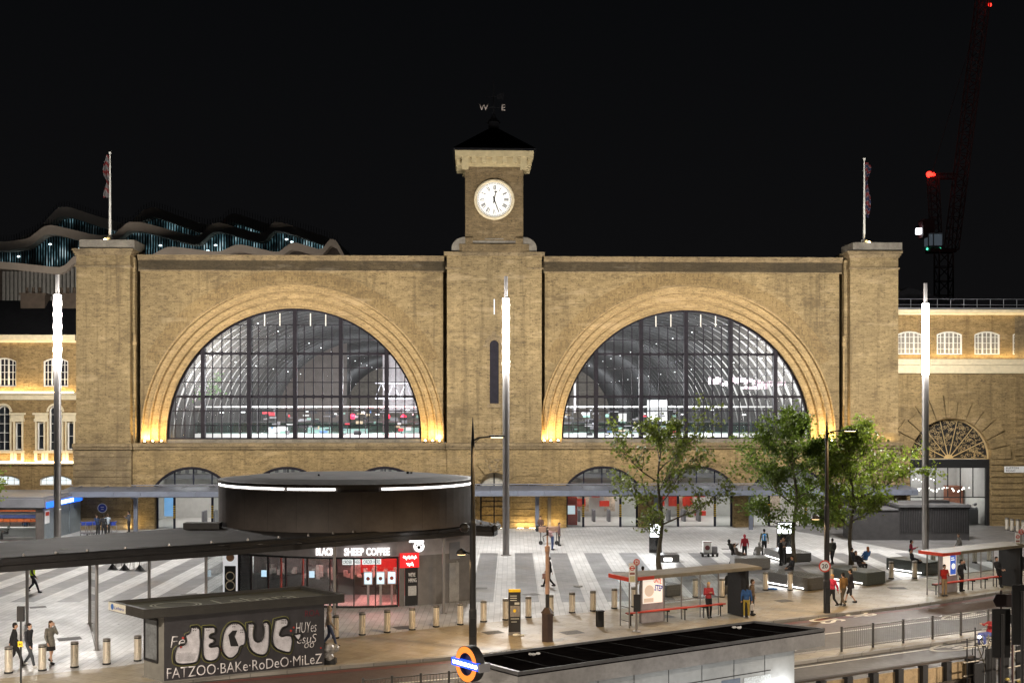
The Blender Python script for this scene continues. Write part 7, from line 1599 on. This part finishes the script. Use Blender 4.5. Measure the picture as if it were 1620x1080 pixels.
# ============================================================ people
HAIR = {'black': (.012, .01, .009), 'brown': (.06, .035, .02), 'blond': (.45, .25, .08), 'grey': (.25, .24, .23), 'ginger': (.3, .1, .03)}
m_shoe = M('shoe_leather', (.018, .017, .017), .5); m_shoe_w = M('white_trainer', (.6, .6, .58), .5); m_eye = M('eye', (.02, .015, .012), .2, bmp=0)
RMQ = []
def person(p, yaw, lab, top=(.03, .03, .03), legs=(.02, .02, .025), pose='stand', hair='black', skin=None, h=1.72, z=0.0, skirt=None, hood=None, vest=None, pack=None, bag=None, shoes=None, lean=0.0, arms='down', coat=0.0, shorts=False, turn=0.0, ph=1):
    k = h/1.72; t = thing('person', lab, 'person', (p[0], p[1], p[2] if z == 0 else z), yaw, 'people around the square'); skin = skin or m_skin; V = Vector
    sit = pose in ('sit', 'recline'); hipz = .50 if sit else .92
    tl = lean; tor = Matrix.Rotation(-tl, 3, 'X')   # leaning towards -y (forward)
    hip = V((0, 0, hipz)); T = lambda x, y, z_: hip+tor @ V((x, y, z_))
    neck = T(0, .01, .55); head = T(0, -.03-.02*tl, .70); sh = [T(s*.185, .01, .49) for s in (-1, 1)]
    st = .30*ph if pose == 'walk' else 0.0
    if pose == 'walk': ft = [V((-.09, -st, .08)), V((.09, st*.9, .14))]; kn = [V((-.095, -st*.62, .50)), V((.095, .02, .47))]
    elif pose == 'sit': ft = [V((-.12, -.48, .08)), V((.12, -.40, .08))]; kn = [V((-.13, -.44, .50)), V((.13, -.43, .50))]
    elif pose == 'recline': ft = [V((-.06, -.95, .10)), V((.05, -.88, .10))]; kn = [V((-.10, -.46, .44)), V((.10, -.44, .46))]
    elif pose == 'lean': ft = [V((-.10, -.22, .08)), V((.06, -.10, .08))]; kn = [V((-.10, -.14, .48)), V((.09, -.08, .49))]
    else: ft = [V((-.11, .0, .08)), V((.11, .03, .08))]; kn = [V((-.105, -.02, .49)), V((.105, .0, .49))]
    el, wr = [], []
    for i, s in enumerate((-1, 1)):
        sw = (-1 if i == 0 else 1)*st*.8
        if arms == 'phone' or (arms == 'one' and i == 1): el.append(sh[i]+tor @ V((s*.05, -.06, -.27))); wr.append(T(s*.06, -.30, .33 if arms == 'phone' else .45))
        elif arms == 'face' and i == 1: el.append(sh[i]+tor @ V((s*.06, -.12, -.22))); wr.append(head+V((.05, -.13, -.06)))
        elif arms == 'lap': el.append(sh[i]+tor @ V((s*.07, -.04, -.27))); wr.append(hip+V((s*.10, -.28, .12)))
        elif arms == 'fwd': el.append(sh[i]+tor @ V((s*.05, -.18, -.2))); wr.append(sh[i]+tor @ V((-s*.02, -.42, -.25)))
        elif arms == 'cross': el.append(sh[i]+tor @ V((s*.08, -.02, -.27))); wr.append(T(-s*.08, -.17, .28))
        else: el.append(sh[i]+tor @ V((s*.07, .03+sw*.3, -.28))); wr.append(sh[i]+V((s*.08, -.04+sw*.8, -.52)))
    def caps(mb, a, b_, ra, rb, n=8):
        mb.tube([a, b_], [ra, rb], n); mb.ball(a, ra, 8, 6); mb.ball(b_, rb, 8, 6)
    S = lambda v: v*k
    def part(name, mb, mat, vox, parent=t, sub=True):
        o = obj(name, mb, mat, parent); o.scale = (k, k, k); r = o.modifiers.new('fuse', 'REMESH'); r.mode = 'VOXEL'; r.voxel_size = vox; r.use_smooth_shade = True
        if sub: s_ = o.modifiers.new('soft', 'SMOOTH'); s_.iterations = 3; s_.factor = .5
        RMQ.append(o); return o
    # continuous body
    b = MB(); hm = Matrix.Rotation(turn, 3, 'Z') @ Matrix.Rotation(-tl*.7, 3, 'X'); HP = lambda x, y, z_: head+hm @ V((x, y, z_))
    b.ball(head+V((0, .01, .03)), (.075, .092, .10), 12, 9); b.ball(HP(0, -.022, -.045), (.055, .065, .065), 10, 7); b.ball(HP(0, -.098, -.012), (.014, .02, .02), 6, 5)
    for s in (-1, 1): b.ball(HP(s*.078, .01, .0), (.012, .022, .032), 6, 5)
    b.ball(HP(0, -.085, -.058), (.026, .012, .010), 6, 4)
    caps(b, neck-tor @ V((0, 0, .05)), head-V((0, 0, .04)), .055, .052); b.ball(T(0, 0, .30), (.12, .085, .22), 10, 8); b.ball(hip+V((0, 0, .02)), (.12, .09, .10), 10, 8)
    for i, s in enumerate((-1, 1)):
        hpj = hip+V((s*.085, 0, -.02)); caps(b, T(s*.10, 0, .47), sh[i], .05, .045); caps(b, sh[i], el[i], .045, .036); caps(b, el[i], wr[i], .036, .026); caps(b, hpj, kn[i], .075, .05); caps(b, kn[i], ft[i], .05, .034)
        d = (wr[i]-el[i]).normalized(); pl = wr[i]+d*.06; b.ball(pl, (.036, .036, .045), 8, 6)
    part('body', b, skin, .017)
    f = MB()                                       # five fingers on each hand
    for i, s in enumerate((-1, 1)):
        d = (wr[i]-el[i]).normalized(); sd = d.cross(V((0, 1, .2))).normalized(); cu = d.cross(sd)
        for j, L in enumerate((.065, .078, .072, .055)): a = wr[i]+d*.09+sd*(j-1.5)*.018; f.tube([a, a+d*L*.55+cu*.006, a+d*L*.85+cu*.03], [.0095, .0085, .007], 5)
        a = wr[i]+d*.045-sd*.034; f.tube([a, a-sd*.022+d*.03+cu*.015, a-sd*.02+d*.055+cu*.03], [.011, .0095, .007], 5)
    o = obj('finger', f, skin, t); o.scale = (k, k, k)
    e = MB()
    for s in (-1, 1): e.ball(HP(s*.032, -.083, .012), .0105, 6, 4)
    o = obj('eye', e, m_eye, t); o.scale = (k, k, k)
    # trousers or skirt
    g = MB(); wid = .026 if not shorts else .02
    if skirt is None or True:
        tc = legs
        g.ball(hip+V((0, .01, .0)), (.155, .12, .12), 10, 8)
        for i, s in enumerate((-1, 1)):
            hpj = hip+V((s*.085, 0, -.02)); caps(g, hpj, kn[i], .098, .071)
            if not (skirt or shorts): caps(g, kn[i], ft[i]+(kn[i]-ft[i])*.04, .070, .056)
        if skirt:
            g = MB(); g.lathe([(.14, .05), (.17, -.1), (.20, -.38), (.18, -.38)], 14, tuple(hip))
            if pose == 'sit': pass
        part('skirt' if skirt else ('shorts' if shorts else 'trousers'), g, fab(skirt or legs), .024)
    # jacket
    g = MB(); g.ball(T(0, .01, .33), (.185, .125, .23), 12, 9); g.ball(T(0, .01, .10), (.165, .125, .18), 12, 8); g.ball(T(0, .015, .47), (.16, .09, .07), 10, 6)
    if coat > 0: g.lathe([(.165, .05), (.18, -coat*.5), (.20, -coat), (.17, -coat)], 12, tuple(hip))
    for i, s in enumerate((-1, 1)):
        caps(g, T(s*.12, .01, .46), sh[i], .075, .07); caps(g, sh[i], el[i], .068, .055); caps(g, el[i], el[i].lerp(wr[i], .93), .055, .043)
    g.tube([T(0, .01, .50), T(0, .01, .58)], [.085, .07], 10)
    if hood: g.ball(head+V((0, .035, .03)), (.108, .11, .135), 12, 9); g.ball(neck+V((0, .04, 0)), (.11, .09, .08), 8, 6)
    part('jacket', g, fab(top), .024)
    if vest:
        g = MB(); g.ball(T(0, .01, .34), (.20, .145, .21), 12, 9); g.ball(T(0, .01, .14), (.185, .142, .17), 12, 8); part('vest', g, fab(vest), .026)
        g = MB()
        for s in (-1, 1): g.box(s*.09-.025, s*.09+.025, -.02, .02, 0, .34)
        g.M = None; o = obj('reflective_band', g, m_white, t); o.location = T(0, .155, .10)*k; o.scale = (k, k, k)
    if not hood:
        g = MB(); g.ball(head+V((0, .022, .055)), (.088, .098, .088), 12, 8); g.ball(head+V((0, .05, .0)), (.08, .07, .09), 10, 7)
        if hair in ('blond', 'ginger') or skirt: g.ball(head+V((0, .06, -.10)), (.085, .055, .14), 10, 7)
        part('hair', g, fab(HAIR[hair]), .022)
    for i in (0, 1):
        g = MB(); g.ball(ft[i]+V((0, -.06, -.03)), (.048, .125, .05), 10, 6); g.ball(ft[i]+V((0, .015, -.01)), (.045, .06, .07), 8, 6); o = obj('shoe', g, shoes or m_shoe, t, smooth=True); o.scale = (k, k, k)
    if pack: g = MB(); g.ball(T(0, .20, .30), (.16, .11, .22), 12, 8); g.ball(T(0, .27, .2), (.11, .06, .1), 8, 6); part('backpack', g, fab(pack), .026)
    if bag: g = MB(); q = wr[0]+V((-.03, 0, -.3)); g.box(q.x-.07, q.x+.07, q.y-.2, q.y+.2, q.z-.17, q.z+.14, .03); g.tube([q+V((0, -.1, .13)), wr[0]+V((0, 0, -.06)), q+V((0, .1, .13))], .01, 5); o = obj('bag', g, fab(bag), t); o.scale = (k, k, k)
    return t
BK, NV, DK = (.014, .014, .016), (.018, .022, .04), (.03, .028, .028)
person(G(23, 1053), R(115), 'person in a black hooded coat walking behind the leftmost bollards', (.012, .012, .013), BK, 'walk', coat=.12)
person(G(46, 1054), R(75), 'person in a dark open jacket and grey trousers, middle of the walking trio', (.025, .026, .032), (.05, .055, .065), 'walk', shoes=m_shoe_w)
person(G(80, 1049), R(60), 'person in a grey-green coat and black skirt holding hand to face', (.14, .13, .11), BK, 'walk', 'brown', skirt=(.01, .01, .01), arms='face', coat=.2, ph=.6)
person(G(52, 937), R(95), 'person in a lime hi-vis vest and dark trousers striding under the long canopy', (.03, .03, .03), (.02, .02, .03), 'walk', vest=(.45, .65, .03), ph=1.2)
person(G(521, 1022), R(95), 'person in a pale coat and blue jeans walking behind the graffiti kiosk', (.30, .25, .21), (.05, .07, .14), 'walk', 'brown', hood=True)
person(G(855.5, 841.5), R(10), 'person in a brown jacket sitting on a black case against the station wall', (.11, .06, .045), DK, 'sit', 'black', lean=.2, arms='lap')
t = thing('equipment_case', 'black case against the station wall with a person sitting on it', 'case', G(855.5, 840)); m_ = MB(); m_.box(-.4, .4, -.15, .35, 0, .44, .03); obj('body', m_, m_black, t); m_ = MB(); m_.box(-.41, .41, -.16, .36, .30, .33); obj('lid_band', m_, m_steel, t)
person(G(874, 869.5), R(70), 'person in a pink-grey coat and jeans leaning over beside a wooden cart', (.38, .24, .24), (.06, .09, .2), 'stand', 'brown', lean=.6, arms='fwd')
person(G(884.5, 863), R(80), 'person in a dark red jacket standing behind the pink-coated person', (.16, .09, .09), DK, 'stand', 'black')
t = thing('hand_cart', 'small brown wooden hand cart on the plaza by the pink-coated person', 'cart', G(868, 861)); m_ = MB(); m_.box(-.75, .75, -.25, .25, .95, 1.35, .03); obj('box', m_, M('brown_wood', (.28, .17, .12), .6, var=.3), t)
for x in (-.6, .6): m_ = MB(); m_.tube([(x, 0, .95), (x, 0, .1)], .03, 6); obj('leg', m_, m_dark, t); m_ = MB(); m_.M = Matrix.Translation((x, -.2, .16)) @ Matrix.Rotation(R(90), 4, 'X'); m_.lathe([(.16, -.02), (.16, .02)], 14); obj('wheel', m_, m_dark, t)
person(G(869, 928), R(-100), 'person in black walking past the old column with a striped bag', (.012, .012, .013), (.02, .02, .02), 'walk', bag=(.5, .3, .26), ph=1.15)
person(G(1121, 976), R(10), 'person in a red puffer jacket and black trousers leaning at the near shelter', (.32, .03, .035), (.012, .011, .012), 'lean', 'blond', arms='phone')
person(G(1181, 976.5), R(165), 'person in a blue jacket and mustard trousers seen from behind at the near shelter', (.03, .09, .24), (.36, .26, .04), 'stand', 'black', h=1.62, shoes=m_shoe_w, bag=(.45, .42, .40))
person(G(1190, 973), R(60), 'person in a brown coat facing the blue-jacketed person at the near shelter', (.13, .09, .06), DK, 'stand', 'brown', h=1.78)
person(G(1017, 946), R(180), 'person in a black jacket standing behind the near shelter advert', BK, DK, 'stand', 'black')
person(G(1160, 892.5), R(120), 'person in a dark hooded coat bending over by the pale granite seat', (.03, .032, .03), (.05, .045, .045), 'walk', hood=True, lean=.55, arms='fwd', ph=.7)
person(G(1169, 895), R(90), 'person in brown-grey sitting on the left end of the pale granite seat', (.12, .10, .09), (.08, .06, .05), 'sit', 'brown', lean=.5, arms='lap', z=.22)
person(G(1178, 884), R(185), 'person in a red hooded jacket standing behind the pale granite seat', (.30, .02, .03), BK, 'stand', hood=True, h=1.65)
person(G(1199, 892), R(185), 'person in a light grey hoodie sitting on the pale granite seat', (.30, .30, .29), (.2, .2, .2), 'sit', hood=True, lean=.5, arms='lap', z=.22)
person(G(1209, 877.5), R(180), 'person in a blue hi-vis vest standing below the middle tree', (.10, .10, .05), BK, 'stand', 'black', h=1.8, vest=(.03, .24, .55))
person(G(1235, 894), R(60), 'person in a black coat standing by the flat granite bench', BK, BK, 'stand', 'black', h=1.75, arms='cross', coat=.15)
person(G(1240.5, 892), R(-60), 'person in a dark brown jacket standing close to the black-coated person', (.05, .04, .035), BK, 'stand', 'brown', h=1.75, arms='fwd')
t = thing('shopping_bag', 'black bag on the ground by the flat granite bench', 'bag', G(1245, 889)); m_ = MB(); m_.box(-.25, .25, -.12, .12, 0, .36, .05); obj('body', m_, m_black, t); m_ = MB(); m_.tube([(-.12, 0, .34), (-.08, 0, .55), (.08, 0, .55), (.12, 0, .34)], .012, 5); obj('handle', m_, m_black, t)
person(G(1252, 921), R(-75), 'person in black sitting with outstretched legs on the granite block', (.016, .018, .026), (.022, .025, .035), 'recline', 'black', lean=.12, arms='lap', z=.26)
person(G(1317, 893), R(200), 'person in grey with a dark backpack walking between the middle and right trees', (.10, .105, .09), (.035, .035, .04), 'walk', 'black', pack=(.03, .03, .03), ph=.7)
person(G(1352, 905), R(100), 'person in black sitting at the left end of the three-person granite block', BK, DK, 'sit', 'black', lean=.3, arms='lap', z=.26)
person(G(1360, 911), R(30), 'person in a dark jacket slumped in the middle of the three-person granite block', (.022, .02, .022), DK, 'sit', 'brown', lean=.5, arms='lap', z=.26)
person(G(1369, 902), R(200), 'person in a bright blue jacket with ginger hair sitting on the granite block', (.03, .10, .26), (.04, .04, .05), 'sit', 'ginger', lean=.4, arms='lap', z=.26)
person(G(1317, 959.5), R(-70), 'person in a pink-red jacket with blond hair walking by the speed sign post', (.52, .03, .07), BK, 'walk', 'blond', h=1.68)
person(G(1334, 958.5), R(-160), 'person in a brown jacket and olive trousers walking, middle of the kerb trio', (.18, .10, .035), (.10, .08, .055), 'walk', 'black', h=1.74)
person(G(1346, 954), R(-120), 'person in a black coat and shorts walking, rightmost of the kerb trio', (.022, .02, .024), (.03, .03, .035), 'walk', 'black', shorts=True, h=1.8, arms='one', coat=.15)
person(G(1441.5, 896), R(75), 'person in a dark red jacket and pale trousers standing by the lamp mast', (.30, .025, .05), (.5, .46, .42), 'stand', 'black', arms='phone')
person(G(1446, 908), R(75), 'person in dark clothes sitting on the granite block by the far shelter', (.016, .017, .022), BK, 'sit', 'black', lean=.35, arms='lap', z=.28)
person(G(1494, 942.5), R(15), 'person in a bright red jacket and beige trousers at the far shelter', (.42, .025, .02), (.30, .21, .12), 'stand', 'black', arms='phone')
person(G(1521, 934.5), R(40), 'person in black with hand to the face standing at the far shelter', (.02, .021, .026), (.012, .012, .014), 'stand', 'black', h=1.76, arms='face')
person(G(1580, 928), R(30), 'person in black leaning with crossed legs at the right end of the far shelter', (.018, .018, .022), BK, 'lean', 'black', lean=.25, arms='lap')
person(G(12, 852), R(-60), 'person in a grey-green top sitting low at the left edge by the glass booth', (.09, .10, .08), DK, 'sit', 'black', lean=.2, arms='lap')
person((-38.7, 95.6, 0), R(180), 'person in a blue jacket standing at the counter inside the glass booth', (.04, .08, .18), BK, 'stand', 'brown')
person(G(155, 847), R(160), 'person in a navy jacket bending by the luggage trolleys', (.03, .05, .11), BK, 'stand', 'brown', lean=.35, arms='fwd')
person(G(164, 848), R(180), 'person in a black jacket with back turned by the luggage trolleys', (.02, .02, .022), BK, 'stand', 'black')
person(G(170, 846), R(200), 'person in a pale blue top by the luggage trolleys', (.40, .46, .52), DK, 'stand', 'brown', lean=.3, arms='fwd')
person(G(204, 841.5), R(-100), 'person in grey holding a phone against the rusticated pier base', (.07, .07, .08), DK, 'stand', 'black', arms='phone')
person(G(1517, 884), R(-90), 'person in a grey coat with brown hair walking past the vent building', (.20, .19, .18), (.16, .15, .15), 'walk', 'brown', ph=.7)
person(G(1150, 938), R(-150), 'person in black crouched on bags behind the near bus shelter', (.02, .02, .02), DK, 'sit', 'brown', lean=.4, arms='lap', z=.02)
t = thing('bag_pile', 'heap of dark grey bags on the ground behind the near bus shelter', 'bags', G(1157, 941)); rnd = random.Random(5)
for k in range(4): m_ = MB(); m_.ball((.3*k-.4, rnd.uniform(-.2, .2), .28), (.3, .25, .28), 10, 8); obj('bag', m_, fab((.07, .07, .07)), t, smooth=True)
# cyclist on the near carriageway
cb = G(1560, 1040, -.12); ya = math.atan2(.5, .86)+R(0)
t = thing('bicycle', 'dark bicycle with a bright white headlight ridden behind the scaffold', 'bicycle', cb, ya+R(180)); tyre = M('tyre', (.012, .012, .012), .7)
for x in (-.52, .52):
    m_ = MB(); m_.tube([(x+.34*math.cos(2*math.pi*k/24), 0, .34+.34*math.sin(2*math.pi*k/24)) for k in range(25)], .02, 6, cap=False); wh = obj('wheel', m_, tyre, t); m_ = MB()
    for k in range(10): m_.tube([(x, 0, .34), (x+.33*math.cos(k*.628), 0, .34+.33*math.sin(k*.628))], .003, 3)
    obj('spoke', m_, m_steel, wh)
m_ = MB()
for a, b_ in (((-.52, .34), (-.15, .82)), ((-.52, .34), (-.08, .32)), ((-.08, .32), (-.17, .9)), ((-.08, .32), (.36, .82)), ((-.15, .8), (.36, .84)), ((.52, .34), (.34, .98))): m_.tube([(a[0], 0, a[1]), (b_[0], 0, b_[1])], .018, 6)
m_.tube([(.36, -.26, 1.0), (.34, 0, .98), (.36, .26, 1.0)], .013, 6); obj('frame', m_, m_dark, t); m_ = MB(); m_.ball((-.18, 0, .93), (.13, .06, .03), 8, 5); obj('saddle', m_, m_black, t)
m_ = MB(); m_.ball((.42, 0, .92), .06, 8, 6); obj('headlight', m_, EM('bike_light', (.85, .9, 1), 20), t); lamp('SPOT', 25, (.9, .95, 1), (.5, 0, .92), t, .05, target=(3, 0, 0), spot=60)
cd_ = Vector((-.86, -.5, 0)); person(cb+cd_*-.18, ya-R(90), 'person in a red top riding the bicycle behind the scaffold', (.35, .03, .03), (.10, .12, .3), 'sit', 'black', lean=.5, arms='fwd', z=cb.z+.50)

# fuse the figures' surfaces once, all together
dg = bpy.context.evaluated_depsgraph_get()
for o in RMQ:
    me = bpy.data.meshes.new_from_object(o.evaluated_get(dg)); mt_ = o.data.materials[0]; o.modifiers.clear(); o.data = me
    me.materials.clear(); me.materials.append(mt_); me.polygons.foreach_set('use_smooth', [True]*len(me.polygons))
